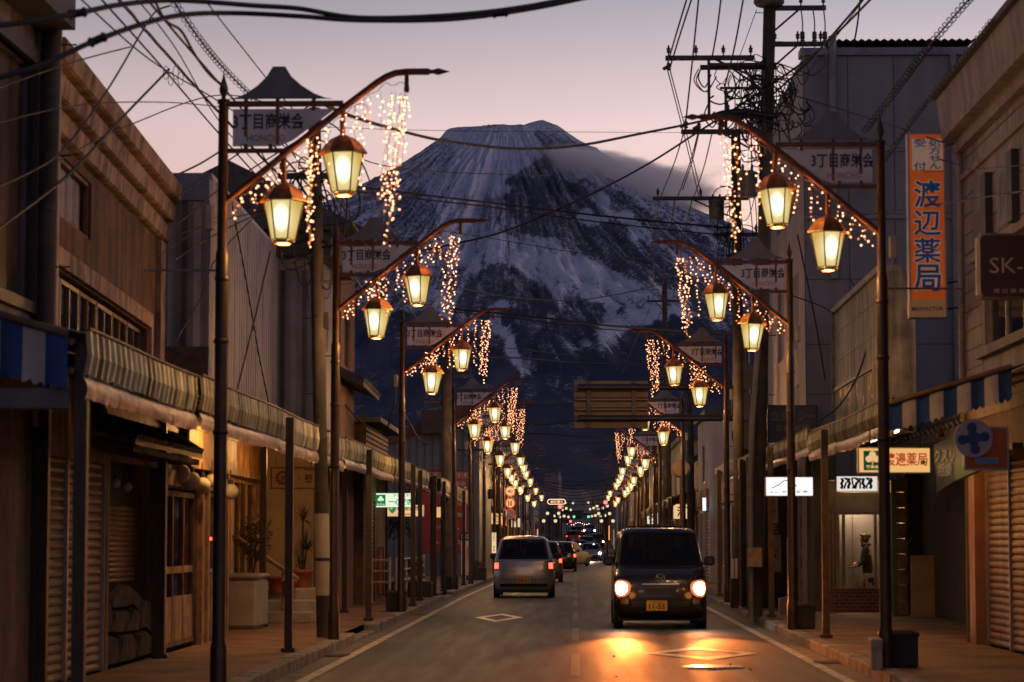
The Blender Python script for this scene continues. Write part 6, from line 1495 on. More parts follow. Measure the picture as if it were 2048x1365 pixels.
# side of the block facing the street
f, L = plan((xl, YG), (xl-.05, YG+7), 1)
fw = [(1.2, 2.6, 5.0, 6.4), (4.2, 5.6, 5.0, 6.4), (1.2, 2.6, 7.6, 8.9), (4.2, 5.6, 7.6, 8.9), (1.2, 2.6, 3.3, 4.3)]
b = MB(); wall_holes(b, lambda a, w, z: f(a, w-.012, z), L, SW, zt_-.01, fw, .12); b.build('street_wall', M('pinkish_grey_render', (.38, .32, .31), .85, 0, .12, 1, .15, .4), t)
for h in fw: window(t, f, *h, 2, 2, .06)
# vertical orange pharmacy sign on brackets
YS_ = 32.0
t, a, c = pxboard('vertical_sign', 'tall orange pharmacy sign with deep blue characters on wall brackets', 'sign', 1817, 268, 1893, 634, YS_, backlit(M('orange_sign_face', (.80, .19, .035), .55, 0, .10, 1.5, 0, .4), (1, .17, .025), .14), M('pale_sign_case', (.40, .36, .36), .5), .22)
pn = t.children[0]; m_navy = backlit(M('deep_blue_lettering', (.012, .075, .22), .5, 0, .06), (.01, .10, .30), .10); m_crm = backlit(M('cream_panel', (.66, .50, .38), .6, 0, .08, 4), (1, .66, .46), .11)
yf = YS_-.012
q0, q1 = P(1824, 278, yf), P(1886, 340, yf); b = MB(); b.bbox((q0.x, yf+.002, q1.z), (q1.x, yf+.010, q0.z), .003); b.build('label_panel', m_crm, pn)
text('処\n方\nせ\nん', P(1870, 309, yf-.002), .16, .38, m_navy, pn, 0, .012, .95); text('受', P(1840, 286, yf-.002), .16, .11, m_navy, pn, 0, .012); text('付', P(1840, 333, yf-.002), .16, .11, m_navy, pn, 0, .012)
m_halo = backlit(M('pale_letter_outline', (.62, .46, .34), .6), (1, .62, .4), .12)
for k, (ch, py, h) in enumerate((('渡', 388, 58), ('辺', 446, 54), ('薬', 501, 52), ('局', 556, 56))):
    text(ch, P(1855, py, yf-.001), .375, h*YS_/F_PX*1.02, m_halo, pn, 0, .045); text(ch, P(1855, py, yf-.004), .345, h*YS_/F_PX*.96, m_navy, pn, 0, .015)
q0, q1 = P(1818, 600, yf), P(1892, 634, yf); b = MB(); b.box((q0.x, yf+.002, q1.z), (q1.x, yf+.010, q0.z)); b.build('foot_panel', backlit(M('tan_sign_foot', (.40, .24, .13), .6), (1, .5, .22), .07), pn); text('MAXFACTOR', P(1855, 618, yf-.001), .40, .05, M('brown_lettering', (.10, .045, .03), .6), pn, 0, .02)
b = MB()
for py in (290, 566, 618): z = P(1895, py, YS_).z; b.cyl((c.x-.02, YS_+.11, z), (4.99, YS_-.12, z+.02), .014, None, 6)
b.build('bracket', m_black, t)
# dark cosmetics sign projecting from the near building
YK = 26.4
t = thing('projecting_sign', 'dark brown rounded sign with pale serif letters projecting from the near right building', 'sign', (4.6, YK, 4))
a = P(1954, 466, YK); c = P(2082, 598, YK); b = MB(); b.bbox((a.x, YK, c.z), (c.x, YK+.2, a.z), .05); b.build('case', M('grey_sign_case', (.20, .18, .17), .45), t)
b = MB(); r_ = .05; x0, x1, z0, z1 = a.x+.03, c.x-.03, c.z+.03, a.z-.03; pts = []
for cx_, cz_, a0 in ((x1-r_, z1-r_, 0), (x0+r_, z1-r_, 90), (x0+r_, z0+r_, 180), (x1-r_, z0+r_, 270)): pts += [(cx_+r_*math.cos(rad(a0+k*15)), cz_+r_*math.sin(rad(a0+k*15))) for k in range(7)]
b.prism(pts, YK-.012, YK+.002); fc = b.build('face', M('dark_maroon_face', (.035, .014, .012), .35, 0, .1, 2), t)
m_pl = M('pale_grey_lettering', (.33, .28, .27), .5); text('SK-II', P(2024, 531, YK-.014), .47, .165, m_pl, fc, 0, -.004); text('渡 辺 薬 局', P(2018, 582, YK-.014), .33, .045, m_pl, fc, 0, .01)
# pharmacy signs under the arcade
t, fc, a, c = lit_sign('glowing amber pharmacy sign with green clover badge and red characters near the right lamp post', 1716, 895, 1862, 947, 27.6, (1, .55, .19), .85, 9, (1, .55, .2))
yl = 27.585; b = MB(); q0 = P(1727, 902, yl); q1 = P(1763, 941, yl); b.bbox((q0.x, yl-.002, q1.z), (q1.x, yl+.006, q0.z), .003); bd = b.build('badge', E('lit_dark_green', (.005, .10, .03), .5, 'NONE'), fc)
b = MB(); clover(b, P(1745, 917, yl-.003), .075); b.build('clover', E('lit_amber_clover', (1, .6, .25), .8, 'NONE'), fc); text('薬業会', P(1745, 934, yl-.004), .14, .035, E('lit_amber_clover', (1, .6, .25), .8), fc, 0, .02)
mr_ = E('lit_red_writing', (.55, .03, .015), .75, 'NONE'); text('渡邉薬局', P(1812, 919, yl-.001), .47, .15, mr_, fc, 0, .015)
b = MB(); q = P(1847, 925, yl-.004); b.box((q.x-.028, yl-.004, q.z-.009), (q.x+.028, yl, q.z+.009)); b.box((q.x-.009, yl-.0045, q.z-.028), (q.x+.009, yl, q.z+.028)); b.build('cross', E('lit_dark_green', (.005, .10, .03), .5), fc)
for px in (1740, 1840): b = MB(); b.cyl(P(px, 895, 27.68), P(px, 860, 27.68), .008, None, 5); b.build('hanger', m_black, t)
# orange square sign with a blue cross disc
YX = 24.9
t, a, c = pxboard('square_sign', 'orange square sign carrying a white disc with a ragged blue cross', 'sign', 1930, 856, 2016, 938, YX, M('deep_orange_face', (.48, .10, .02), .5, 0, .1, 2), M('pale_sign_case', (.40, .36, .36)), .14)
pn = t.children[0]; q = P(1947, 877, YX-.03); b = MB(); b.cyl((q.x, YX-.008, q.z), (q.x, YX-.03, q.z), .19, None, 36); dsc = b.build('disc', M('pale_disc', (.42, .38, .40), .5, 0, .06, 3), pn)
b = MB(); pts = []
for k in range(8): an = k*math.pi/4 + rad(8); r_ = .155 if k % 2 == 0 else .065; pts.append((q.x+r_*math.cos(an), q.z+r_*math.sin(an)))
b.prism(pts, YX-.034, YX-.0305); 
for k in range(4): an = k*math.pi/2 + rad(8); b.cyl((q.x+.11*math.cos(an), YX-.0308, q.z+.11*math.sin(an)), (q.x+.11*math.cos(an), YX-.0345, q.z+.11*math.sin(an)), .05, None, 10)
b.build('cross', M('royal_blue_print', (.015, .06, .19), .5), dsc)
q = P(1973, 922, YX-.001); b = MB(); b.box((q.x-.115, YX-.008, q.z-.03), (q.x+.115, YX-.001, q.z+.03)); lp = b.build('label_panel', M('pale_blue_panel', (.30, .34, .42), .5), pn); text('健康相談', (q.x, YX-.010, q.z), .19, .042, m_navy, lp, 0, .02)
# green-edged sign box seen at an angle
t = thing('sign_box', 'slanting blue and green sign box with pale lettering above the right shutter', 'sign', (4.6, 26.5, 2.5))
p_ = [P(1867, 890, 27.2), P(1910, 868, 26.6), P(1910, 962, 26.6), P(1874, 984, 27.2)]
p_ = [Vector(v) for v in p_]; bk = Vector((.10, .45, 0)); b = MB(); b.add(p_ + [v + bk for v in p_], [(0,1,2,3), (7,6,5,4), (0,4,5,1), (1,5,6,2), (2,6,7,3), (3,7,4,0)]); fc = b.build('panel', M('navy_sign_panel', (.035, .055, .10), .5, 0, .1, 3), t)
p2 = [p_[1], P(1962, 846, 25.5), P(1962, 938, 25.5), p_[2]]; p2 = [Vector(v) for v in p2]; b = MB(); b.add(p2 + [v + bk for v in p2], [(0,1,2,3), (7,6,5,4), (0,4,5,1), (1,5,6,2), (2,6,7,3), (3,7,4,0)]); b.build('panel', M('leaf_green_panel', (.05, .20, .045), .5, 0, .12, 3), t)
yw = math.atan2(p_[1].y - p_[0].y, p_[1].x - p_[0].x)
m_lp = M('pale_blue_lettering', (.36, .40, .42), .5); text('クスリ\n相談', (p_[0]+p_[1]+p_[2]+p_[3])/4 + Vector((-.015, -.03, 0)), .36*1.6, .30, m_lp, fc, yw, .02)
# white lit shop sign with a mountain outline
t, fc, a, c = lit_sign('bright white lit sign with a thin mountain outline hanging under the second right awning', 1531, 954, 1627, 993, 38.6, (1, .97, .98), 1.25, 12, (1, .85, .78))
yw_ = 38.58; b = MB(); mt = [(1543, 977), (1556, 971), (1568, 962), (1574, 961), (1584, 968), (1594, 973)]; b.tube([Vector((P(x, y, yw_).x, yw_, P(x, y, yw_).z)) for x, y in mt], .010, 4); b.build('outline', E('lit_thin_black', (.03, .03, .03), .5, 'NONE'), fc)
text('ふじ や ま 茶 房', P(1577, 984, yw_), .60, .045, E('lit_thin_black', (.03, .03, .03), .5), fc, 0, .025)
b = MB()
for px in (1545, 1612): b.cyl(P(px, 954, 38.68), P(px, 925, 38.68), .008, None, 5)
b.build('hanger', m_black, t)
# dim blue taxi sign
t, a, c = pxboard('taxi_sign', 'dim blue-grey board with faded yellow taxi writing behind the leaning pole', 'sign', 1536, 812, 1634, 884, 44.8, M('dull_blue_board', (.07, .085, .12), .6, 0, .12, 2), m_dark, .08)
pn = t.children[0]; m_fy = M('faded_yellow_writing', (.22, .19, .13), .6); text('立タクシー', P(1585, 832, 44.78), .78, .17, m_fy, pn, 0, .02); text('本町車庫', P(1585, 857, 44.78), .62, .13, m_fy, pn, 0, .015); text('のりば', P(1585, 876, 44.78), .4, .09, m_fy, pn, 0, .01)
# clinic column sign + poster below
t, a, c = pxboard('column_sign', 'narrow pale column sign with dark characters and a black square, behind the second lamp post', 'sign', 1538, 994, 1557, 1066, 46.5, M('pale_column_face', (.36, .32, .30), .6, 0, .1, 3), m_dark, .08)
pn = t.children[0]; text('大\n柿\n医\n院', P(1547.5, 1018, 46.48), .09, .36, m_letter, pn, 0, .02); b = MB(); q0, q1 = P(1540, 1047, 46.49), P(1556, 1064, 46.49); b.box((q0.x, 46.48, q1.z), (q1.x, 46.495, q0.z)); bs = b.build('badge', m_letter, pn); text('外科\n内科', P(1548, 1055, 46.475), .10, .09, M('pale_grey_lettering', (.4, .4, .4)), bs)
text('診療所', P(1547.5, 1040, 46.48), .12, .04, m_red, pn)
t, a, c = pxboard('wall_poster', 'dull mauve panel with a small dark bird-like mark below the column sign', 'panel', 1536, 1070, 1563, 1145, 46.8, M('mauve_panel', (.22, .17, .17), .7, 0, .14, 3), None, .03)
b = MB(); q = P(1549, 1112, 46.79); b.ball((q.x, 46.785, q.z), .04, 0, 8, 5, (1, .1, .7)); b.ball((q.x-.03, 46.785, q.z+.10), .018, 0, 8, 5, (1, .1, 1.3)); b.ball((q.x+.03, 46.785, q.z+.09), .016, 0, 8, 5, (1, .1, 1)); b.build('mark', m_letter, t.children[0])
# entrance between: dark doorway, pale jamb, concrete plinth
t = thing('plain_pier', 'plain dark grey rendered pier beside the bay window shop', 'pier', (PX(1645, 46), 46, SW)); b = MB(); b.box((PX(1622, 45.4), 45.0, SW), (PX(1668, 45.4), 45.58, 2.9)); b.build('pier', M('dark_grey_render', (.13, .11, .10), .85, 0, .12, 2, .2), t)
t = thing('stone_plinth', 'pale angled concrete plinth at the entrance behind the second right lamp post', 'plinth', (PX(1568, 43), 43, SW)); b = MB(); b.prism([(PX(1557, 43), SW), (PX(1590, 43), SW), (PX(1590, 43), SW+.32), (PX(1574, 43), SW+.30), (PX(1557, 43), SW+.27)], 43, 43.3); b.bbox((PX(1574, 43), 43.02, SW+.3), (PX(1583, 43), 43.2, 1.45), .01); b.build('block', M('pale_concrete_step', (.36, .32, .27)), t)
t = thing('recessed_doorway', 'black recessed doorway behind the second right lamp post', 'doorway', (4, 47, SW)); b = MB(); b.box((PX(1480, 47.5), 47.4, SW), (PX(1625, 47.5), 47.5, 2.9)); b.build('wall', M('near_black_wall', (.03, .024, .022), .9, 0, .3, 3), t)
b = MB(); x = PX(1601, 46.6)
for k in range(14): b.box((x+(k % 2)*.02, 46.6, SW+k*.19), (x+.08, 46.66, SW+k*.19+.17))
b.build('red_grille', M('dull_red_grille', (.14, .045, .025), .6), t)

# ================================================================== right awnings
m_fascR = M('pale_yellow_green_fibreglass', (.44, .40, .24), .4, 0, .3, 4, .1, .75, .5, (.16, .14, .09))
awning('right', 26.7, 36.4, 3.42, 4.95, 2.90, 'pale ribbed arcade awning with film beside the nearest right lamp post', [(33.0, 3.28)], .42, .22, .16, m_fascR, 6, [(30.2, 3.85, 2.70), (33.2, 3.95, 2.72)])
awning('right', 36.5, 46.8, 3.42, 4.6, 2.98, 'pale ribbed arcade awning over the white lit mountain sign', [(41.6, 3.24), (46.5, 3.22)], .40, .22, .14, m_fascR, 7)
awning('right', 48.0, 57.0, 3.40, 4.4, 3.02, 'third ribbed arcade awning on the right, past the leaning pole', [(49.0, 3.25), (56.6, 3.25)], .3, .26, .12, m_fascR, 8)
striped_end('blue and white striped canvas across the near open end of the right arcade', PX(1778, 26.6), PZ(812, 26.6, 1778), PX(2026, 26.6), PZ(737, 26.6, 2026), 26.6, .28, .33, 9, False)
b = MB(); t = thing('flood_lamp', 'pair of small spot lamps clipped under the striped canvas on the right', 'lamp', P(1818, 855, 27.2))
for px, py in ((1818, 855), (1880, 866)): q = P(px, py, 27.2); b.lathe(q, [(.02, .06), (.035, .02), (.05, -.04), (.045, -.045)], 12)
b.build('lamp', m_rust, t)
# ================================================================== leaning pole and its gear
utility_pole('leaning utility pole crowded with crossarms and cables beside the second right lamp post', (PX(1508, 42.0), 42.0, G0), (PX(1549, 42.0), 42.0, PZ(-60, 42, 1549)), .12, .105,
    [(PZ(18, 42, 1600)-G0, .10, .95, 3, -.06), (PZ(90, 42, 1600)-G0, .05, .92, 3, -.06), (PZ(118, 42, 1450)-G0, -1.75, -.25, 4, -.08), (PZ(133, 42, 1450)-G0, -1.15, .15, 0, .10), (PZ(230, 42, 1500)-G0, -.75, .15, 2, .05), (PZ(265, 42, 1450)-G0, -1.45, -.05, 3, -.06)],
    [(PZ(395, 42, 1520)-G0, -.30, .17, .42)], None, True, 0, 46, 5, (.70, .86))
utility_pole('second utility pole on the right with a lower crossarm of insulators', (PX(1478, 52), 52, G0), (PX(1476, 52), 52, PZ(262, 52, 1476)), .12, .10, [(PZ(398, 52, 1400)-G0, -1.75, .25, 3, -.06), (PZ(470, 52, 1450)-G0, -.5, .5, 2, 0)], [(PZ(440, 52, 1440)-G0, -.42, .16, .40)], None, True, 0, 22, 6)
utility_pole('slim utility pole with one crossarm standing against the snowfield on the right', (PX(1331, 96), 96, zr(96)), (PX(1331, 96), 96, PZ(566, 96)), .13, .10, [(PZ(603, 96)-zr(96), -.7, .55, 3, 0)], [], None, True, 0, 8, 7)
t = thing('pole_switchgear', 'dark steel frame, hanging insulators and cable bundle bolted to the leaning utility pole', 'switchgear', (PX(1470, 42), 41.9, PZ(250, 42)))
b = MB(); at_ = lambda px, py, Y=41.85: P(px, py, Y)
for x, y0, y1 in ((1418, 118, 232), (1452, 178, 272), (1528, 140, 262)): b.box(at_(x-2.5, y1), at_(x+2.5, y0) + Vector((0, .05, 0)))
for x0, x1, y in ((1418, 1528, 128), (1418, 1560, 232), (1440, 1530, 176)): b.box(at_(x0, y+2.5), at_(x1, y-2.5) + Vector((0, .05, 0)))
b.tube([at_(1490, 140), at_(1532, 200)], .022, 6); b.tube([at_(1500, 240), at_(1540, 262)], .02, 6)
b.build('frame', m_xarm, t)
b = MB(); b.tube(catmull([at_(1425, 234), at_(1450, 226), at_(1490, 224), at_(1530, 230), at_(1556, 232)], 5), .05, 8); b.tube(catmull([at_(1430, 242), at_(1470, 234), at_(1520, 238), at_(1560, 252)], 5), .03, 8); b.build('cable_bundle', m_wire, t)
rr = random.Random(31)
for k in range(56):
    b = MB(); x, y = rr.uniform(1420, 1600), rr.uniform(135, 262); w_, h_ = rr.uniform(12, 46), rr.uniform(8, 34); s_ = rr.choice((-1, 1)); Y_ = rr.uniform(41.6, 42.1)
    b.tube(catmull([at_(x, y, Y_), at_(x+s_*w_*.5, y+h_, Y_), at_(x+s_*w_, y+h_*.3, Y_), at_(x+s_*w_*.8, y-h_*.5, Y_)], 6), rr.uniform(.008, .016), 5); b.build('jumper_wire', m_wire, t)
for k, x in enumerate((1605, 1629, 1650)):
    b = MB(); b.tube(catmull([at_(x-3, 18), at_(x, 45), at_(x, 62)], 4), .012, 5); q = at_(x, 84)
    b.lathe(q, [(.02, -.06), (.05, -.05), (.02, -.03), (.05, -.015), (.02, .0), (.05, .02), (.025, .04), (.04, .05), (.04, .16), (.02, .18)], 10); b.tube(catmull([at_(x, 92), at_(x+1, 125), at_(x-22, 150), at_(x-50, 142), at_(1560, 128)], 6), .012, 5); b.build('hanging_insulator', m_ins, t)
b = MB(); b.lathe(at_(1538, 12), [(.22, 0), (.26, .04), (.26, .5), (.2, .55)], 14); b.build('top_transformer', m_can, t)
for k, (px, py) in enumerate(((1338, 132), (1372, 248), (1398, 252))):
    b = MB(); q = at_(px, py); b.tube([q, q + Vector((-.10, 0, -.06))], .03, 8); b.lathe(q + Vector((0, 0, -.08)), [(.02, 0), (.045, .02), (.02, .04), (.045, .06), (.02, .08), (.04, .1), (.015, .13)], 8); b.build('pin_insulator', m_ins, t)
# plywood-like meter plate and pipes strapped on the leaning pole
q = P(1509, 1115, 41.4); t = thing('meter_board', 'square plywood board with bolts strapped to the leaning pole foot', 'board', q); b = MB(); b.bbox((q.x-.125, 41.38, q.z-.16), (q.x+.125, 41.41, q.z+.16), .006); b.build('board', M('stained_plywood', (.32, .22, .13), .75, 0, .25, 6, .1), t)
b = MB()
for dx, dz in ((-.07, .09), (.05, .03), (.06, -.08), (-.05, -.12)): b.cyl((q.x+dx, 41.38, q.z+dz), (q.x+dx, 41.37, q.z+dz), .014, None, 8)
b.build('bolt', m_steel, t)
b = MB(); t = thing('cable_conduit', 'thick pale cable conduit strapped up the leaning pole', 'pipe', (PX(1500, 41.7), 41.7, SW)); b.tube([(PX(1500, 41.7), 41.7, SW), (PX(1500, 41.7), 41.7, 2.4), (PX(1506, 41.7), 41.7, 3.4), (PX(1522, 41.8), 41.8, 5.0)], .05, 10); b.build('pipe', M('grey_conduit', (.20, .19, .17), .5, 0, .2, 3, 0, .3), t)
t = thing('waste_bin', 'brown bin with pale labels between the arcade posts on the right', 'bin', (PX(1465, 47), 47, SW)); b = MB(); b.bbox((PX(1458, 47), 46.8, SW), (PX(1474, 47), 47.1, SW+.55), .02); b.build('body', m_planter, t); b = MB(); b.bbox((PX(1461, 47), 46.9, SW+.55), (PX(1466, 47), 47.0, SW+.92), .005); b.bbox((PX(1468, 47), 46.9, SW+.55), (PX(1473, 47), 47.0, SW+.92), .005); b.build('label_card', m_white, t)
# road signs seen from behind on their own pole, gantry board
t = thing('sign_pole', 'dark steel sign pole carrying three round road sign backs', 'sign post', (PX(1488, 57.5), 57.5, SW))
b = MB(); b.cyl((PX(1488, 57.5), 57.5, SW), (PX(1488, 57.5), 57.5, PZ(690, 57.5)), .075, .06, 12); b.build('pole', m_dark, t)
for py in (752, 812, 872):
    q = P(1490, py, 57.3); b = MB(); b.cyl((q.x, 57.36, q.z), (q.x, 57.34, q.z), .31, None, 28); b.box((q.x-.2, 57.345, q.z-.02), (q.x+.2, 57.30, q.z+.02)); b.build('sign_back', M('dark_sign_back', (.10, .085, .075), .5, .3, .1, 3), t)
t = thing('gantry_sign', 'large plain back of an overhead direction board held on two horizontal arms', 'road sign', (PX(1488, 58), 58, SW))
a = P(1148, 762, 58); c = P(1296, 857, 58); m_gb = M('warm_grey_board_back', (.21, .155, .115), .5, .3, .12, 1.5, 0, .3)
b = MB(); b.bbox((a.x, 58, c.z), (c.x, 58.04, a.z), .01); bd = b.build('board', m_gb, t)
b = MB(); n = 4
for k in range(n): z = c.z + (a.z-c.z)*(k+.9)/(n+.8); b.cyl((a.x+.02, 57.985, z), (c.x-.02, 57.985, z), .055, None, 10)
b.build('stiffener', M('warm_grey_rib', (.25, .18, .13), .4, .4, .1, 2), bd)
b = MB()
for px in (1178, 1268): x = PX(px, 58); b.box((x-.05, 57.86, c.z+.02), (x+.05, 57.93, a.z-.02))
for py, xe in ((776, 1488), (838, 1488)): z = PZ(py, 58); b.cyl((PX(1156, 57.8), 57.8, z), (PX(xe, 57.8), 57.8, z), .075, None, 12)
b.cyl((PX(1492, 57.9), 57.9, SW), (PX(1492, 57.9), 57.9, PZ(700, 58)), .12, .10, 14)
b.build('arm', M('dark_gantry_steel', (.075, .07, .075), .45, .5, .2, 3), t)
# ================================================================== vehicles
NF, NS = 15, 13
class Car:
    """body lofted from rounded-rectangle rings stacked in z: (z, half width, y front, y rear, corner r, bow)"""
    def __init__(s, levels): s.lv = levels; s.holes = []
    def ring(s, k):
        k = max(0, min(len(s.lv)-1, k)); i = int(k); f = k - i; j = min(i+1, len(s.lv)-1)
        z, w, yf, yr, r, bow = [a*(1-f) + b_*f for a, b_ in zip(s.lv[i], s.lv[j])]
        pts = []
        def edge(x): 
            e = abs(x) - (w-r); return bow*(x/w)**2 + (r - math.sqrt(max(0, r*r - e*e)) if e > 0 else 0)
        for a in range(NF): x = w*math.sin(math.pi/2*(-1 + 2*a/(NF-1))); pts.append((x, yf + edge(x), z))
        y0, y1 = yf + edge(w), yr - edge(w)
        for a in range(1, NS+1): pts.append((w, y0 + (y1-y0)*a/(NS+1), z))
        for a in range(NF): x = w*math.sin(math.pi/2*(1 - 2*a/(NF-1))); pts.append((x, yr - edge(x), z))
        for a in range(1, NS+1): pts.append((-w, y1 + (y0-y1)*a/(NS+1), z))
        return [Vector(p) for p in pts]
    def S(s, k, i):
        r = s.ring(k); n = len(r); a = int(math.floor(i)); f = i - a; return r[a % n]*(1-f) + r[(a+1) % n]*f
    def body(s, name, m, parent):
        b = MB(); n = 2*NF + 2*NS; ks = []
        for k in range(len(s.lv)-1): ks += [k, k+.5]
        ks.append(len(s.lv)-1); rings = [s.ring(k) for k in ks]
        def cut(k, i):
            if not (8.4 < k < 11.4): return False
            return FI(-.84) <= i and i+1 <= FI(.84) or RI(.82) <= i and i+1 <= RI(-.82) or any(lo <= i and i+1 <= hi for lo, hi in s.holes)
        b.add([p for r in rings for p in r], [(a*n+i, a*n+(i+1) % n, (a+1)*n+(i+1) % n, (a+1)*n+i) for a in range(len(rings)-1) for i in range(n) if not cut((ks[a]+ks[a+1])/2, i)] + [tuple(range((len(rings)-1)*n, len(rings)*n))], 0, True)
        b.add([p for p in rings[0]], [tuple(range(n))[::-1]], 0)
        return b.build(name, m, parent, True)
    def patch(s, b, k0, k1, i0, i1, off=.006, nk=6, ni=10, mi=0, oval=0):
        vs = []
        for a in range(nk+1):
            for c in range(ni+1):
                ua, uc = a/nk*2-1, c/ni*2-1
                if oval: ua, uc = ua*math.sqrt(1-oval*uc*uc/2), uc*math.sqrt(1-oval*ua*ua/2)
                k = k0+(k1-k0)*(ua+1)/2; i = i0+(i1-i0)*(uc+1)/2; p = s.S(k, i); e = .08
                nrm = (s.S(k, i+e) - s.S(k, i-e)).cross(s.S(k+e, i) - s.S(k-e, i))
                nrm = nrm.normalized() if nrm.length > 1e-9 else Vector((0, -1, 0)); vs.append(p + nrm*off)
        b.add(vs, [(a*(ni+1)+c, a*(ni+1)+c+1, (a+1)*(ni+1)+c+1, (a+1)*(ni+1)+c) for a in range(nk) for c in range(ni)], mi, True)
FI = lambda t: (math.asin(t)*2/math.pi + 1)/2*(NF-1)            # ring index on the front edge at x/w = t
RI = lambda t: NF + NS + (1 - math.asin(t)*2/math.pi)/2*(NF-1)   # rear edge
SI = lambda q: NF - 1 + q*(NS+1)                                  # right side, q 0 front .. 1 rear
LI = lambda q: 2*NF + NS - 1 + (1-q)*(NS+1)                       # left side
m_tyre = M('tyre_rubber', (.02, .02, .02), .85, 0, .2, 20); m_rim = M('alloy_rim', (.35, .34, .33), .35, .8, .1)
m_cglass = glass_mat('tinted_car_glass', (.42, .42, .43), .03, .45, (.012, .013, .016)); m_trim = M('black_car_trim', (.015, .015, .016), .5)
m_tail = E('red_tail_lamp', (1, .07, .035), 5); m_tail0 = M('red_lens', (.35, .02, .015), .2, 0, .05); m_head = E('headlamp_beam', (1, .86, .68), 60); m_amber = M('amber_lens', (.16, .06, .015), .4)
m_plateY = M('yellow_plate', (.62, .38, .04), .5, 0, .04); m_plateW = M('white_plate', (.6, .6, .58), .5, 0, .04)
def wheel(parent, x, y, r=.28, w=.15):
    b = MB(); b.cyl((x-w/2, y, r), (x+w/2, y, r), r, None, 22, 0); s = 1 if x > 0 else -1
    o = b.build('wheel', m_tyre, parent, True); b = MB(); b.cyl((x+s*w*.5, y, r), (x+s*(w*.5+.012), y, r), r*.64, r*.5, 16, 0); b.build('rim', m_rim, o, True)
def make_car(label, cat, X, Y, rz, paint, H, W, L, nose, style='hatch', lights='tail', plate=('74-11', 'Y'), name='car', lamp=True, wz=None):
    """nose: bonnet length; local front at y=0 looking to -Y, rear at y=L"""
    z0 = zr(Y); c, s_ = math.cos(rz), math.sin(rz)
    t = thing(name, label, cat, (X, Y, z0), None, rz)
    w = W/2; bh = .60*H if wz is None else wz; yo = L/2
    lv = [(.17, w*.90, .12, L-.12, .16, .05), (.22, w*.95, .05, L-.06, .18, .07), (.34, w*.985, .01, L-.02, .20, .08), (.50, w, .0, L, .20, .09), (bh*.72, w, .02, L-.005, .20, .10), (bh*.84, w*.995, .07, L-.02, .2, .10),
          (bh*.93, w*.99, .22, L-.04, .19, .10), (bh*.975, w*.98, nose*.62, L-.05, .17, .09), (bh, w*.965, nose, L-.06, .15, .08)]
    rt = {'van': (.55, .10), 'hatch': (.72, .38), 'suv': (.75, .38), 'sedan': (.78, .75)}[style]
    for q, zq in ((.30, .30), (.60, .60), (.82, .82)):
        lv.append((bh + (H-bh)*zq, w*(.965 - (.135 if style == 'van' else .21)*q), nose + rt[0]*zq*.92, L-.06-rt[1]*zq, .14, .07))
    kr_ = 1 if style == 'van' else .89
    lv += [(H-.055, w*.80*kr_, nose+rt[0]*.93, L-.08-rt[1], .14, .07), (H-.022, w*.73*kr_, nose+rt[0]*1.02, L-.14-rt[1], .16, .08), (H-.006, w*.62*kr_, nose+rt[0]*1.16, L-.25-rt[1], .18, .08), (H, w*.42*kr_, nose+rt[0]*1.4, L-.5-rt[1], .15, .05)]
    lv = [(a, b_, f - yo, r_ - yo, cr, bw) for a, b_, f, r_, cr, bw in lv]
    C = Car(lv); q0 = .30 if style != 'van' else .20; q0 = q0 if nose < .9 else max(q0, .36)
    C.holes = [(SI(q0)+.3, SI(.57)), (SI(.61), SI(.85)), (LI(.57), LI(q0)-.3), (LI(.85), LI(.61))]; C.body('body', paint, t)
    b = MB(); C.patch(b, 8.15, 11.7, FI(-.90), FI(.90)); ws = b.build('windscreen', m_cglass, t, True, False)
    b = MB(); C.patch(b, 8.15, 11.5, RI(.88), RI(-.88)); rw = b.build('rear_window', m_cglass, t, True, False)
    for fn in (SI, LI):
        for q0, q1 in ((.30 if style != 'van' else .20, .58), (.60, .86)):
            b = MB(); C.patch(b, 8.2, 11.3, fn(q0 if nose < .9 else max(q0, .36)), fn(q1)); b.build('side_window', m_cglass, t, True, False)
    for x in (-w+.075, w-.075):
        for y in (.52-yo, L-.52-yo): wheel(t, x, y)
    b = MB(); b.box((-w*.9, .25-yo, .12), (w*.9, L-.25-yo, .24)); b.build('underbody', m_trim, t, True)
    for sg in (-1, 1):
        b = MB(); b.bbox((sg*(w-.01), nose+.22-yo, bh+.02), (sg*(w+.16), nose+.30-yo, bh+.17), .03); b.box((sg*(w-.04), nose+.24-yo, bh+.03), (sg*(w+.03), nose+.27-yo, bh+.07)); b.build('mirror', m_trim, t, True)
    b = MB()
    for sx in (-.36, .36):
        for yy in (nose + .95, L-.95): b.bbox((sx*W/1.475-.24, yy-yo, .35), (sx*W/1.475+.24, yy-yo+.16, bh+.12), .06); b.bbox((sx*W/1.475-.11, yy-yo+.03, bh+.10), (sx*W/1.475+.11, yy-yo+.12, bh+.30), .05)
    b.build('seat', M('dark_seat_fabric', (.02, .02, .021), .9), t, True)
    b = MB(); b.bbox((-w*.88, nose-.02-yo, bh-.18), (w*.88, nose+.38-yo, bh+.015), .05); b.tube([(.34+.17*math.cos(a), nose+.45-yo+.05*math.sin(a), bh+.06+.15*math.sin(a)) for a in np.linspace(0, 6.28, 17)], .014, 6); b.build('dashboard', M('dark_dashboard', (.018, .017, .016), .7), t, True)
    b = MB(); b.bbox((-.11, nose+.42-yo+.0, H-.26), (.11, nose+.45-yo, H-.19), .012); b.build('rear_view_mirror', m_trim, t, True)
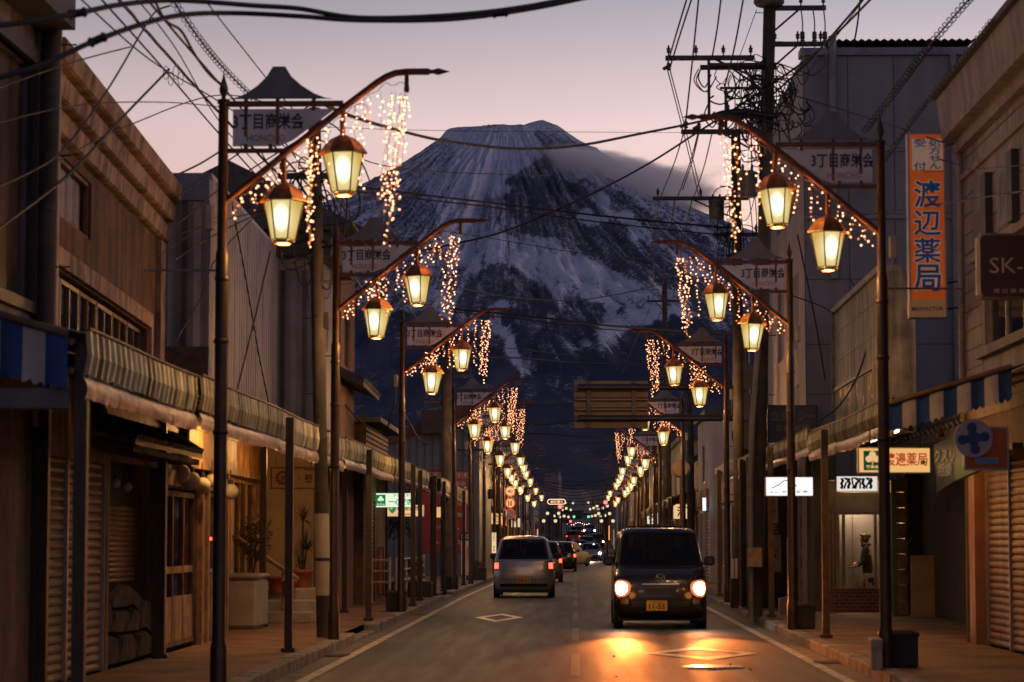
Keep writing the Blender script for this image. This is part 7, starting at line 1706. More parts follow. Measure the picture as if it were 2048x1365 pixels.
    # lamps
    if lights == 'head':
        for sg in (-1, 1):
            b = MB(); C.patch(b, 3.16, 4.28, FI(sg*.715), FI(sg*.945), .010, 10, 10, 0, 1.0); h = b.build('headlight', m_head, t, True, False)
            b = MB(); C.patch(b, 2.95, 4.6, FI(sg*.64), FI(sg*.98), .006, 10, 10, 0, .95); b.build('bloom_ring', E('headlight_bloom_glow', (1, .30, .08), .9), h, True, False)  # added amber glow ring imitating bloom round the headlight
            b = MB(); C.patch(b, 2.72, 3.0, FI(sg*.70), FI(sg*.90), .008, 3, 5, 0, .8); b.build('indicator', m_amber, t, True, False)
        b = MB(); C.patch(b, 3.2, 3.7, FI(-.34), FI(.34), .006); b.build('grille', m_trim, t, True, False)
        b = MB(); C.patch(b, 1.3, 2.6, FI(-.62), FI(.62), .005); b.build('bumper_intake', m_trim, t, True, False)
        for sg in (-1, 1): b = MB(); C.patch(b, 2.3, 2.9, FI(sg*.70), FI(sg*.86), .006, 3, 4); b.build('fog_lamp', m_rim, t, True, False)
        b = MB(); C.patch(b, 3.95, 4.12, FI(-.40), FI(.40), .012, 2, 8); b.build('chrome_strip', m_rim, t, True, False)
    else:
        for sg in (-1, 1):
            b = MB(); C.patch(b, 4.1, 7.4, RI(sg*.80), RI(sg*.985), .008)
            if style != 'van': C.patch(b, 4.6, 6.8, (SI if sg > 0 else LI)(.965), (SI if sg > 0 else LI)(.99), .008, 3, 3)
            tl = b.build('tail_lamp', m_tail0, t, True, False)
            b = MB(); C.patch(b, 4.5, 6.2, RI(sg*.83), RI(sg*.96), .014, 4, 5); b.build('lamp_glow', m_tail, tl, True, False)
        b = MB(); C.patch(b, 1.4, 2.0, RI(.80), RI(-.80), .006, 2, 10); b.build('bumper_trim', m_trim, t, True, False)
        b = MB(); C.patch(b, 4.0, 4.06, RI(.74), RI(-.74), .004, 1, 12); C.patch(b, 2.62, 2.68, RI(.76), RI(-.76), .004, 1, 12); b.build('panel_gap', m_trim, t, True, False)
        b = MB(); C.patch(b, 5.0, 5.35, RI(.13), RI(-.13), .012, 2, 4); C.patch(b, 5.8, 5.95, RI(.3), RI(.12), .006, 1, 3); C.patch(b, 5.8, 5.95, RI(-.62), RI(-.42), .006, 1, 3); b.build('handle', m_rim, t, True, False)
        b = MB(); p0 = C.S(8.6, RI(-.05)); p1 = C.S(8.3, RI(.38)); b.tube([p0 + Vector((0, .02, 0)), p1 + Vector((0, .02, 0))], .010, 5); b.build('wiper', m_trim, rw, True)
    rear = lights != 'head'
    y = (C.S(2.6, RI(0)).y + .012) if rear else (C.S(2.6, FI(0)).y - .012); sg = 1 if rear else -1
    px_ = 0 if rear else -.06; zz = .43 if rear else .365
    b = MB(); b.bbox((px_-.165, y-.004, zz-.0825), (px_+.165, y+.004, zz+.0825), .004); pl = b.build('number_plate', m_plateY if plate[1] == 'Y' else m_plateW, t, True)
    if plate[0]:
        me = text_mesh(plate[0], .02); n = len(me.vertices); a = np.empty(n*3); me.vertices.foreach_get('co', a); a = a.reshape(-1, 3); lo, hi = a.min(0), a.max(0); q = (a - (lo+hi)/2) / (hi-lo+1e-9)
        v = np.stack([px_ + q[:, 0]*.25*(-1 if rear else 1), np.full(n, y + sg*.006), zz - .015 + q[:, 1]*.085], -1); me.vertices.foreach_set('co', v.ravel()); me.materials.clear(); me.materials.append(m_letter); o = bpy.data.objects.new('lettering', me); col.objects.link(o); o.parent = pl
        me = text_mesh('富士山'); n = len(me.vertices); a = np.empty(n*3); me.vertices.foreach_get('co', a); a = a.reshape(-1, 3); lo, hi = a.min(0), a.max(0); q = (a - (lo+hi)/2) / (hi-lo+1e-9)
        v = np.stack([px_ + q[:, 0]*.12*(-1 if rear else 1), np.full(n, y + sg*.006), zz + .057 + q[:, 1]*.03], -1); me.vertices.foreach_set('co', v.ravel()); me.materials.clear(); me.materials.append(m_letter); o = bpy.data.objects.new('lettering', me); col.objects.link(o); o.parent = pl
    return t, C
def paint(n, c, rough=.28, met=.3): return M(n, c, rough, met, .05, 1.5, 0, 0, .5, None, 1, .6)
CY = 39.8
vx = PX(1320, CY)
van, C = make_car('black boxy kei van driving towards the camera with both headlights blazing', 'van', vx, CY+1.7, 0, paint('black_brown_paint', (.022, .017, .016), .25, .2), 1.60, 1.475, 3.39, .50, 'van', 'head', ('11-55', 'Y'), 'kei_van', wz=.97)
b = MB()
for k in range(15): a = 2*math.pi*k/14; b.ball((0, 0, 0), .001, 0, 4, 3) if False else None
yb = C.S(4.9, FI(0)).y - .012; zb = C.S(4.9, FI(0)).z
ring = [(.072*math.cos(a), yb, zb+.055*math.sin(a)) for a in np.linspace(0, 2*math.pi, 25)]; b.tube(ring, .008, 6); b.tube(catmull([(-.07, yb, zb+.012), (-.03, yb-.004, zb+.008), (0, yb-.006, zb-.020), (.03, yb-.004, zb+.008), (.07, yb, zb+.012)], 4), .009, 6); b.build('emblem', m_rim, van, True)
b = MB(); b.tube([(-.58, C.S(8.3, FI(-.8)).y-.02, .985), (-.02, C.S(8.4, FI(0)).y-.025, 1.0)], .010, 5); b.tube([(.04, C.S(8.3, FI(0)).y-.02, .985), (.58, C.S(8.4, FI(.8)).y-.025, 1.0)], .010, 5); b.build('wiper', m_trim, van, True)
b = MB(); b.bbox((-.50, .85-1.7+.55, 1.605), (.50, 1.05-1.7+.62, 1.63), .012); b.build('roof_spoiler', paint('black_brown_paint', (0, 0, 0)), van, True)
for sg in (-1, 1):
    lamp_light('headlight_beam', (vx + sg*.55, CY-.14, .66), 2900, (1, .23, .038), van, .06, rad(15.5), (sg*.05, -1, -.062), 1.0)
    lamp_light('headlight_wide_beam', (vx + sg*.55, CY-.14, .66), 170, (1, .25, .042), van, .06, rad(60), (sg*.12, -1, -.02), 1.0)
    lamp_light('headlight_spill', (vx + sg*.55, CY-.22, .55), 1.2, (1, .34, .08), van, .08)
make_car('silver white kei hatchback with red tail lamps driving away on the left', 'car', PX(1047, 61), 61+1.7, math.pi, paint('silver_white_paint', (.42, .40, .38), .3, .5), 1.50, 1.475, 3.39, .62, 'hatch', 'tail', ('74-11', 'Y'), 'hatchback', wz=.90)
make_car('small beige hatchback half hidden behind the silver hatchback', 'car', -1.18, 88+1.7, math.pi, paint('beige_paint', (.34, .22, .12), .3, .5), 1.46, 1.475, 3.4, .62, 'hatch', 'tail', (None, 'Y'), 'hatchback', wz=.88)
make_car('black crossover with swept red tail lamps ahead of the beige hatchback', 'car', -.80, 127+2, math.pi, paint('black_paint', (.012, .012, .014), .2, .2), 1.52, 1.74, 4.0, .9, 'suv', 'tail', (None, 'W'), 'crossover', wz=.95)
make_car('white sport utility car angled across the road beyond the black crossover', 'car', -.75, 161+2, math.pi + rad(-28), paint('white_paint_car', (.62, .60, .58), .3, .2), 1.62, 1.80, 4.3, .9, 'suv', 'tail', (None, 'W'), 'sport_utility_car', wz=.98)
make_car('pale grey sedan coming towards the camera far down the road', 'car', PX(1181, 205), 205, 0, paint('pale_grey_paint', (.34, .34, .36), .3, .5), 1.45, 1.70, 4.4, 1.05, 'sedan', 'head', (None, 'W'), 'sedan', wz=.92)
make_car('dark far car with red tail lamps left of the oncoming grey sedan', 'car', PX(1157, 235), 235, math.pi, paint('black_paint', (0, 0, 0)), 1.5, 1.7, 4.2, .9, 'hatch', 'tail', (None, 'W'), 'hatchback', wz=.95)
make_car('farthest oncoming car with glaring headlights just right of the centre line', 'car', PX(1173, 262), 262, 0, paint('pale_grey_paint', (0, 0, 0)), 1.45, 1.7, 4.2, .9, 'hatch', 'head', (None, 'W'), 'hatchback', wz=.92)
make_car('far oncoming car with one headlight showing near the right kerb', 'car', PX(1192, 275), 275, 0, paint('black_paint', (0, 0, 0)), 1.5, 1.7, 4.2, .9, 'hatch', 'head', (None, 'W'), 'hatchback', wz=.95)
make_car('far red-lit car waiting under the distant red signal', 'car', PX(1146, 300), 300, math.pi, paint('dark_red_paint', (.2, .02, .02)), 1.5, 1.7, 4.2, .9, 'hatch', 'tail', (None, 'W'), 'hatchback', wz=.95)
make_car('queueing far car with red lamps, just left of the far end of the road', 'car', PX(1152, 335), 335, math.pi, paint('beige_paint', (0, 0, 0)), 1.5, 1.7, 4.2, .9, 'hatch', 'tail', (None, 'W'), 'hatchback', wz=.95)
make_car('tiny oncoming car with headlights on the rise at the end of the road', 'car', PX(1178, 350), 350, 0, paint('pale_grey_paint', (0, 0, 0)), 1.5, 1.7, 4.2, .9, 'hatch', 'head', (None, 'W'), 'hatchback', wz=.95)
make_car('tiny far car with red lamps at the top of the rise', 'car', PX(1158, 385), 385, math.pi, paint('dark_red_paint', (0, 0, 0)), 1.5, 1.7, 4.2, .9, 'hatch', 'tail', (None, 'W'), 'hatchback', wz=.95)
for X, Y in ((PX(1181, 203), 202.5), (PX(1173, 260), 259.5)):
    lamp_light('far_headlight_beam', (X, Y-.4, zr(Y)+.7), 400, (1, .72, .45), None, .1, rad(60), (0, -1, -.03), .8)

# ================================================================== far rows of shops down the street
r = random.Random(21)
def row_shop(side, y0, y1, x, h, lab, wm, roofk='flat', lit=None, depth=8, sign=None):
    s = -1 if side == 'left' else 1; zb = zr((y0+y1)/2)
    t = thing('row_shop', lab, 'shop', (s*x, (y0+y1)/2, zb), 'small shops along the far street')
    f, L = plan((s*x, y0), (s*x, y1), s); up = []
    n = max(1, int(L/4)); top = zb + h
    for k in range(n):
        c = L*(k+.5)/n
        if h > 4.4: up.append((c-.75, c+.75, zb+3.3, min(zb+4.5, top-.35)))
        if h > 7.2: up.append((c-.75, c+.75, zb+5.6, min(zb+6.7, top-.35)))
    gd = [(L*.08, L*.46, zb+SW, zb+2.4), (L*.54, L*.92, zb+SW+.5, zb+2.4)]
    b = MB(); shell(b, f, L, depth, zb-.3, top, up+gd, .12); b.build('wall', wm, t)
    for hh in up: window(t, f, *hh, 2, 1, .06)
    if r.random() < .6: shutter(t, f, *gd[0], r.choice((m_shut, m_shut2)), .06, .11)
    else: window(t, f, *gd[0], 3, 1, .06, m_woodL, .06)
    if lit: window(t, f, *gd[1], 3, 1, .06, m_frameL, .05, E('lit_shop_window_%s' % lit[0], lit[1], lit[2]))
    else: window(t, f, *gd[1], 3, 1, .06, m_frameL, .05)
    b = MB()
    if roofk == 'flat': fbox(b, f, -.1, L+.1, -.14, depth, top+.002, top+.20)
    elif roofk == 'gable': b.add([f(-.3, -.4, top-.1), f(L+.3, -.4, top-.1), f(L+.3, depth/2, top+1.5), f(-.3, depth/2, top+1.5), f(L+.3, depth+.4, top-.1), f(-.3, depth+.4, top-.1)], [(0,1,2,3), (3,2,4,5), (0,3,5), (1,4,2), (0,5,4,1)])
    b.build('roof', m_tile if roofk == 'gable' else m_dark, t)
    b = MB(); fbox(b, f, .2, L-.2, -.10, -.003, zb+2.5, zb+3.05); b.build('sign_band', sign or m_wood, t)
    return t
W1 = M('cream_far_render', (.34, .29, .24), .85, 0, .15, 1, .1, .5); W2 = M('grey_far_render', (.22, .21, .21), .85, 0, .15, 1, .1, .5); W3 = M('brown_far_boards', (.13, .085, .055), .8, 0, .25, 3, .2, .5); W4 = M('white_far_siding', (.42, .38, .36), .8, 0, .12, 1, .1, .5); W5 = M('slate_far_sheet', (.12, .12, .14), .7, 0, .2, 1, .1, .5)
names = {id(W1): 'cream rendered', id(W2): 'grey rendered', id(W3): 'brown boarded', id(W4): 'white sided', id(W5): 'slate grey'}
rightrow = [(57.5, 65, 4.35, 3.7, W3, 'flat', None), (65.3, 76.5, 4.4, 3.4, W5, 'flat', None), (77.5, 84.5, 4.15, 5.3, W4, 'flat', None), (85, 97, 4.35, 4.4, W3, 'gable', ('amber', (1, .5, .18), .5)), (97.5, 112, 4.2, 5.4, W2, 'flat', None), (112.5, 126, 4.3, 4.6, W1, 'gable', ('warm', (1, .6, .3), .6)), (127, 146, 4.2, 6.0, W5, 'flat', None), (147, 168, 4.1, 5.0, W3, 'gable', ('amber', (1, .5, .18), .5)), (169, 190, 4.0, 6.5, W2, 'flat', None), (214, 236, 3.9, 5.0, W1, 'gable', ('orange', (1, .42, .15), 1.6)), (237, 262, 3.9, 6.2, W5, 'flat', ('warm', (1, .6, .3), .6)), (263, 300, 3.9, 5.0, W3, 'flat', ('orange', (1, .42, .15), 1.6)), (301, 345, 3.8, 6.2, W2, 'flat', None)]
leftrow = [(113.5, 125, 4.4, 5.6, W2, 'flat', ('amber', (1, .5, .18), .5)), (125.5, 140, 4.3, 4.8, W3, 'gable', ('warm', (1, .6, .3), .6)), (141, 158, 4.2, 6.4, W1, 'flat', None), (159, 176, 4.2, 5.0, W3, 'gable', ('amber', (1, .5, .18), .5)), (177, 194, 4.1, 7.4, W5, 'flat', None), (214, 232, 4.3, 5.2, W4, 'flat', ('warm', (1, .6, .3), .6)), (233, 256, 4.2, 6.0, W3, 'gable', None), (257, 290, 4.2, 5.2, W2, 'flat', ('orange', (1, .42, .15), 1.6)), (291, 345, 4.2, 6.0, W5, 'flat', None)]
for side, rw in (('right', rightrow), ('left', leftrow)):
    for i, (y0, y1, x, h, wm, rk, lit) in enumerate(rw):
        row_shop(side, y0, y1, x, h, '%s %s-roofed shop, %s in the far row on the %s side' % (names[id(wm)], rk, ORD[i].replace('nearest', 'first'), side), wm, rk, lit)
# diagonal slats on the gable of the white sided shop
awning('right', 86, 97.5, 3.35, 4.3, 2.95, 'rusty short arcade awning in front of the gabled brown shop on the right', [(86.3, 3.25), (91.5, 3.25), (97.2, 3.25)], .3, .3, 0, M('rusty_fascia', (.30, .15, .07), .6, 0, .3, 3, .1, .6), 11)
awning('right', 99, 124, 3.3, 4.2, 2.95, 'long pale arcade awning deep down the right side', [(99.5, 3.22), (107, 3.22), (115, 3.22), (123.5, 3.22)], .3, .3, 0, m_fascR, 12)
awning('left', 114, 139, 3.3, 4.3, 2.95, 'long amber arcade awning deep down the left side', [(114.5, 3.22), (122, 3.22), (130, 3.22), (138.5, 3.22)], .3, .3, 0, m_fasc, 13)
for (sg, y, x, c_, tx, lab) in ((1, 88, 3.75, (1, .62, .3), '酒', 'small amber lit box sign projecting from the gabled brown shop'), (1, 118, 3.6, (1, .9, .8), '薬', 'small white lit box sign far down the right row'), (-1, 119, 3.75, (1, .55, .2), '食', 'small amber lit box sign far down the left row'), (-1, 133, 3.7, (1, .2, .1), '肉', 'small red lit box sign far down the left row'), (-1, 150, 3.6, (1, .7, .4), '茶', 'small peach lit box sign beyond the red one on the left')):
    t = thing('box_sign', lab, 'sign', (sg*x, y, 2.3), 'small lit box signs on the far shops'); b = MB(); b.bbox((sg*x-.32, y, 2.1), (sg*x+.32, y+.15, 2.65), .02); cs = b.build('case', m_white, t)
    b = MB(); b.quad((sg*x-.30, y-.004, 2.12), (sg*x+.30, y-.004, 2.12), (sg*x+.30, y-.004, 2.63), (sg*x-.30, y-.004, 2.63)); fc = b.build('face', E('box_sign_%d' % int(y), c_, .85), t); text(tx, (sg*x, y-.008, 2.375), .36, .36, m_letter, fc, 0, .02)
# lit shop sign on wall at right (white vertical)
t = thing('wall_sign', 'slim white lit sign on the dark wall above the oncoming van', 'sign', (PX(1409, 80), 77.2, 3)); a = P(1405, 996, 77.3); c = P(1412, 1022, 77.3); b = MB(); b.bbox((a.x, 77.2, c.z), (c.x, 77.35, a.z), .01); b.build('face', E('cool_white_sign', (.9, .95, 1), 1.1), t)
# apartment tower far on the left
t = thing('apartment_tower', 'tall pinkish apartment tower far off on the left above the lamps', 'building', (PX(1105, 350), 350, zr(350)))
xa, xb = PX(1089, 350), PX(1122, 350); zt_ = PZ(948, 350); b = MB(); b.box((xa, 350, zr(350)-1), (xb, 360, zt_)); b.build('wall', M('dusky_pink_render', (.30, .22, .22), .85, 0, .1, .5), t)
b = MB(); b.box((xb-.35, 349.8, zr(350)), (xb-.05, 349.99, zt_+.3)); b.build('stair_edge', M('pale_pink_edge', (.5, .36, .33), .8), t)
for z in np.arange(zr(350)+1.6, zt_-.6, 1.5): b = MB(); b.box((xa+.3, 349.9, z), (xb-.6, 349.98, z+.7)); b.build('balcony', M('teal_grey_balcony', (.14, .17, .18), .6), t)
# closing buildings where the street bends out of sight
for k, (px0, px1, py, Y, wm, lab) in enumerate(((1030, 1092, 1000, 470, W5, 'slate grey block closing the street at far left'), (1120, 1165, 1024, 520, W3, 'brown low block at the far end of the street'), (1165, 1200, 1030, 540, W2, 'grey low block at the very end of the street'), (1200, 1290, 1012, 480, W5, 'slate grey block closing the street at far right'))):
    t = thing('end_block', lab, 'building', (PX((px0+px1)/2, Y), Y, zr(Y))); g, Lg = planY(PX(px0, Y), PX(px1, Y), Y); zt_ = PZ(py, Y); z0 = zr(Y); wins = []
    for i in range(int(Lg/1.6)):
        for z in np.arange(z0+1, zt_-1.2, 2.2): wins.append((.4+i*1.6, 1.4+i*1.6, z, z+1.0))
    b = MB(); shell(b, g, Lg, 10, z0-1, zt_, wins, .1); b.build('wall', wm, t)
    for j, h in enumerate(wins[:30]): window(t, g, *h, 2, 1, .06, None, .06, E('far_lit_window', (1, .55, .25), .8, 'NONE') if (j*7+k) % 5 == 0 else None)
    b = MB(); fbox(b, g, -.2, Lg+.2, -.2, 10.2, zt_+.01, zt_+.3); b.build('roof', m_dark, t)
# distant globe lamps where the street rises
m_gl = E('pale_globe_glow', (1, .82, .5), .9)
def globe_lamp_post():
    t = thing('globe_lamp', 'x', 'street lamp'); b = MB(); b.cyl((0, 0, 0), (0, 0, 4.4), .06, .045, 8); b.tube([(-.55, 0, 4.25), (.55, 0, 4.25)], .03, 6); b.build('pole', m_dark, t, True)
    for sx in (-.5, .5): b = MB(); b.lathe((sx, 0, 3.95), [(.05, -.14), (.11, -.11), (.15, 0), (.12, .11), (.04, .14)], 10); b.build('globe', m_gl, t, True)
    return t
gp = globe_lamp_post()
first = True
for sg, pts in ((-1, [(1099, 213), (1106, 225), (1113, 238), (1118, 252), (1123, 268), (1128, 284), (1133, 302), (1138, 320)]), (1, [(1214, 216), (1208, 230), (1204, 244), (1200, 260), (1196, 276), (1192, 294), (1188, 312), (1184, 330)])):
    for i, (px, Y) in enumerate(pts):
        o = gp if first else copy_tree(gp); first = False
        o.location = (PX(px, Y), Y, zr(Y) + ((i*37) % 5 - 2)*.35); o['label'] = 'distant twin globe street lamp, %s beyond the lanterns on the %s side' % (ORD[i].replace('nearest', 'first'), 'left' if sg < 0 else 'right'); o['group'] = 'distant globe street lamps'
t = thing('festoon_lights', 'string of white festoon bulbs across the far end of the street', 'festoon lights', P(1157, 1046, 345)); b = MB(); pts = [P(1134 + k*4.4, 1046 + 2.2*math.sin(k*.9) - (k-8)*.1, 345) for k in range(11)]; b.tube(pts, .012, 4); b.build('wire', m_wire, t)
for p in pts: b = MB(); b.octa(p - Vector((0, 0, .1)), .06); b.build('bulb', E('white_festoon_bulb', (1, .9, .75), 4, 'NONE'), t)
# traffic signals
def signal(label, px, py, Y, red, side):
    q = P(px, py, Y); t = thing('traffic_light', label, 'traffic light', (q.x, Y, zr(Y))); s = 1 if side == 'right' else -1
    x0 = q.x - .28 - (0 if red else .62); b = MB()
    if red: x0 = q.x - 1.03
    else: x0 = q.x - .22
    b.bbox((x0, Y+.03, q.z-.22), (x0+1.25, Y+.25, q.z+.22), .06); b.build('housing', M('signal_housing', (.10, .11, .11), .5), t)
    for k in range(3):
        x = x0 + .22 + k*.405; on = (red and k == 2) or (not red and k == 0); b = MB(); b.cyl((x, Y+.03, q.z), (x, Y+.0, q.z), .15, None, 16)
        b.build('lamp', (E('red_signal', (1, .05, .05), 9) if red else E('green_signal', (.08, 1, .5), 2.5)) if on else M('dark_lens', (.03, .03, .03), .3), t)
        v = MB(); v.cyl((x, Y+.0, q.z+.155), (x, Y-.2, q.z+.12), .02, .015, 6); v.build('visor', m_trim, t)
    xp = s*3.3; b = MB(); b.cyl((xp, Y+.15, zr(Y)), (xp, Y+.15, q.z+.6), .09, .07, 10); b.tube([(xp, Y+.15, q.z+.4), (x0+.6, Y+.15, q.z+.3)], .04, 6); b.cyl((x0+.6, Y+.15, q.z+.3), (x0+.6, Y+.15, q.z+.2), .03, None, 6); b.build('pole', m_steel, t)
signal('red traffic light hanging out from the left, below the lit street sign', 1120, 1014, 200, True, 'left'); signal('red traffic light on the right beside the lowest lanterns', 1211, 1005, 200, True, 'right')
signal('small green traffic light left of centre in the distance', 1148, 1034, 330, False, 'left'); signal('small green traffic light right of centre in the distance', 1177, 1034, 330, False, 'right'); signal('dim far red traffic light between the globe lamps and the green light', 1141, 1043, 318, True, 'left')
# outlined neon street sign
t = thing('neon_sign', 'oval sign outlined in warm neon above the left red signal', 'sign', P(1113, 1004, 190)); q = P(1113, 1004, 190); b = MB(); w, h = .50, .20
pts = [(q.x + sx*w + .18*math.cos(a), 190, q.z + .18*math.sin(a)) for sx, a in [(1, an) for an in np.linspace(-1.57, 1.57, 8)] + [(-1, an) for an in np.linspace(1.57, 4.71, 8)]]
b.tube(pts + [pts[0]], .03, 6); b.build('outline', E('warm_neon', (1, .6, .35), 1.6), t); b = MB(); b.box((q.x-.6, 190.05, q.z-.2), (q.x+.6, 190.1, q.z+.2)); b.cyl((q.x-.5, 190.1, q.z-.2), (q.x-.5, 190.1, zr(190)), .05, None, 6); pn = b.build('panel', m_trim, t); text('本町通り', (q.x, 190.0, q.z), .95, .2, E('warm_neon_letters', (1, .65, .4), 1.2), pn, 0, .02)
# round road signs on the left
m_sw = M('sign_white', (.75, .72, .70), .4, 0, .03); m_sr = M('sign_red_ring', (.60, .05, .03), .4, 0, .03); m_sb = M('sign_blue', (.02, .10, .42), .4, 0, .03)
def round_signs(label, px, Y, pys, d):
    q0 = P(px, pys[0], Y); t = thing('road_sign', label, 'road sign', (q0.x, Y, zr(Y))); b = MB(); b.cyl((q0.x-.1, Y+.06, zr(Y)), (q0.x-.1, Y+.06, q0.z+d*.6), .04, None, 8); b.build('pole', m_steel, t)
    for k, py in enumerate(pys):
        q = P(px, py, Y); b = MB(); b.cyl((q.x, Y+.01, q.z), (q.x, Y-.005, q.z), d/2, None, 28); pl = b.build('sign_plate', m_sr, t)
        b = MB(); b.cyl((q.x, Y-.006, q.z), (q.x, Y-.012, q.z), d*.39, None, 28); b.build('face', m_sb if k == 2 else m_sw, pl)
        if k == 0: text('40', (q.x, Y-.016, q.z), d*.48, d*.34, m_sb, pl, 0, .03)
        elif k == 1:
            b = MB()
            for dx in (-.09, .08): b.box((q.x+dx*d*1.6-.014*d*2, Y-.016, q.z-.22*d), (q.x+dx*d*1.6+.014*d*2, Y-.013, q.z+.12*d)); b.prism([(q.x+dx*d*1.6-.07*d, q.z+.1*d), (q.x+dx*d*1.6+.07*d, q.z+.1*d), (q.x+dx*d*1.6, q.z+.26*d)], Y-.016, Y-.013)
            b.tube([(q.x+.13*d, Y-.02, q.z-.2*d), (q.x+.02*d, Y-.02, q.z-.05*d), (q.x+.0*d, Y-.02, q.z+.1*d)], .03*d, 5); b.build('arrows', m_letter, pl)
        else:
            b = MB(); b.add([Vector((q.x+a_, Y-.016, q.z+c_)) for a_, c_ in ((-.30*d, .24*d), (-.24*d, .30*d), (.30*d, -.24*d), (.24*d, -.30*d))], [(0, 1, 2, 3)]); b.build('slash', m_sr, pl)
round_signs('stack of forty, no-overtaking and no-parking signs beside the fifth left lamps', 1020, 120, (983, 1007, 1028), .52)
round_signs('smaller far stack of forty, no-overtaking and no-parking signs on the left', 1072, 215, (1026, 1040, 1054), .50)
t = thing('school_crossing_sign', 'blue triangular school crossing sign with two white walking figures', 'road sign', (PX(930, 80), 80, zr(80))); q = P(930, 986, 79.8); s_ = 12*80/F_PX
b = MB(); b.prism([(q.x-s_, q.z-s_*.95), (q.x+s_, q.z-s_*.95), (q.x, q.z+s_*1.1)], 79.8, 79.83); b.cyl((q.x, 79.9, zr(80)), (q.x, 79.9, q.z+s_), .035, None, 8); b.build('plate', m_sw, t); b = MB(); b.prism([(q.x-s_*.88, q.z-s_*.86), (q.x+s_*.88, q.z-s_*.86), (q.x, q.z+s_*.92)], 79.79, 79.798); bl = b.build('face', m_sb, t)
b = MB()
for dx, sc in ((-.055, 1), (.05, .85)):
    x = q.x+dx; b.cyl((x, 79.787, q.z+.05*sc), (x, 79.78, q.z+.05*sc), .022, None, 8); b.prism([(x-.03, q.z-.04), (x+.03, q.z-.04), (x+.02, q.z+.03*sc), (x-.02, q.z+.03*sc)], 79.78, 79.787)
    for sg in (-1, 1): b.add([(x+sg*.005, 79.785, q.z-.04), (x+sg*.02, 79.785, q.z-.04), (x+sg*.045, 79.785, q.z-.12), (x+sg*.025, 79.785, q.z-.12)], [(0, 1, 2, 3)])
b.build('figures', m_sw, bl)
t = thing('traffic_mirror', 'round orange-backed traffic mirror seen from behind on the right kerb', 'mirror', (PX(1362, 73), 73, SW)); q = P(1362, 938, 73); b = MB(); b.lathe((0, 0, 0), [(.001, 0)], 3) if False else None; b.cyl((q.x, 73.02, q.z), (q.x, 72.96, q.z), .27, .22, 26); b.build('back', M('brown_mirror_back', (.19, .12, .07), .5, 0, .1), t); b = MB(); b.cyl((q.x, 73.08, SW), (q.x, 73.08, q.z+.1), .04, None, 8); b.build('pole', m_rust, t)
# distant pole clusters
k = 0
for sg, ys in ((-1, (92, 108, 126, 150, 178, 205)), (1, (82, 104, 122, 140, 160, 185, 210))):
    for i, Y in enumerate(ys):
        X = sg*(3.45 + .004*Y); h = 6.6 if sg < 0 else 8.4
        utility_pole('distant utility pole, %s of the run down the %s side' % (ORD[i].replace('nearest', 'first'), 'left' if sg < 0 else 'right'), (X, Y, zr(Y)), (X, Y, zr(Y)+h-.3*(i % 3)), .13, .10, [(h-1.0-.3*(i % 3), -.75*1, .75, 3, 0), (h-1.8, -.7, .7, 3, 0)] + ([(h-2.5, -.6, .6, 2, 0)] if sg > 0 else []), [(h-3.3, -sg*.3, .17, .42)] if i % 2 else [], None, False, 0, 4, 90+k); k += 1

# ================================================================== overhead cables
CG = 'overhead cables'
def cable(label, pts, rad_, wob=0.0, cuffs=(), m=None, n=7, seed=0):
    ps = catmull([P(*p) for p in pts], n); rr = random.Random(seed)
    if wob: ps = [p + Vector((rr.uniform(-wob, wob), 0, rr.uniform(-wob, wob))) for p in ps]
    if sum(p[2] for p in pts)/len(pts) > 38: rad_ *= 1.35
    b = MB(); b.tube(ps, rad_, 6)
    o = b.build('overhead_cable', m or m_wire); tag(o, label, 'cable', CG)
    for c in cuffs:
        q = P(*c[:3]); d = Vector((c[3], 0, c[4])).normalized(); w = MB(); w.cyl(q - d*.06, q + d*.06, rad_*1.5, None, 8); w.cyl(q - d*.05, q - d*.035, rad_*1.9, None, 8); w.cyl(q + d*.035, q + d*.05, rad_*1.9, None, 8); w.build('clamp', m_wire, o)
    return o
def coil_cable(label, pts, r_ring, turns, rw=.004):
    ps = catmull([P(*p) for p in pts], 10); b = MB(); b.tube(ps, .010, 5)
    out = []; N_ = turns*10
    for i in range(N_+1):
        q = i/N_*(len(ps)-1.001); a = int(q); f = q-a; p = ps[a]*(1-f)+ps[a+1]*f; d = (ps[a+1]-ps[a]).normalized(); u = d.orthogonal().normalized(); w = d.cross(u); an = i/10*2*math.pi
        out.append(p + (u*math.cos(an) + w*math.sin(an))*r_ring)
    b.tube(out, rw, 4); o = b.build('overhead_cable', m_wire); tag(o, label, 'cable', CG)
cable('upper of the two thick black cables bowing across the top of the view', [(-40, 56, 15), (60, 43, 15.2), (155, 27, 15.5), (240, 10, 16), (350, 1, 16.5), (512, 12, 17), (600, 18, 17.2), (720, 36, 17.5), (900, 31, 18), (1050, 14, 18.5), (1190, -14, 19)], .018, 0, [(155, 27, 15.5, 1, .17)])
cable('lower of the two thick black cables bowing across the top of the view', [(-40, 166, 15), (80, 131, 15.2), (190, 82, 15.5), (300, 44, 16), (380, 29, 16.5), (480, 27, 17), (600, 33, 17.2), (720, 41, 17.5), (900, 39, 18), (1050, 20, 18.5), (1200, -10, 19)], .018, 0, [(195, 80, 15.5, 1, .42), (1000, 27, 18.3, 1, .1)])
cable('thick black cable sagging across the summit from the nearest left sign to the leaning pole', [(640, 205, 23), (700, 232, 24), (800, 262, 27), (900, 284, 30), (1040, 298, 33), (1160, 291, 36), (1280, 268, 39), (1370, 250, 41), (1480, 225, 42)], .020)
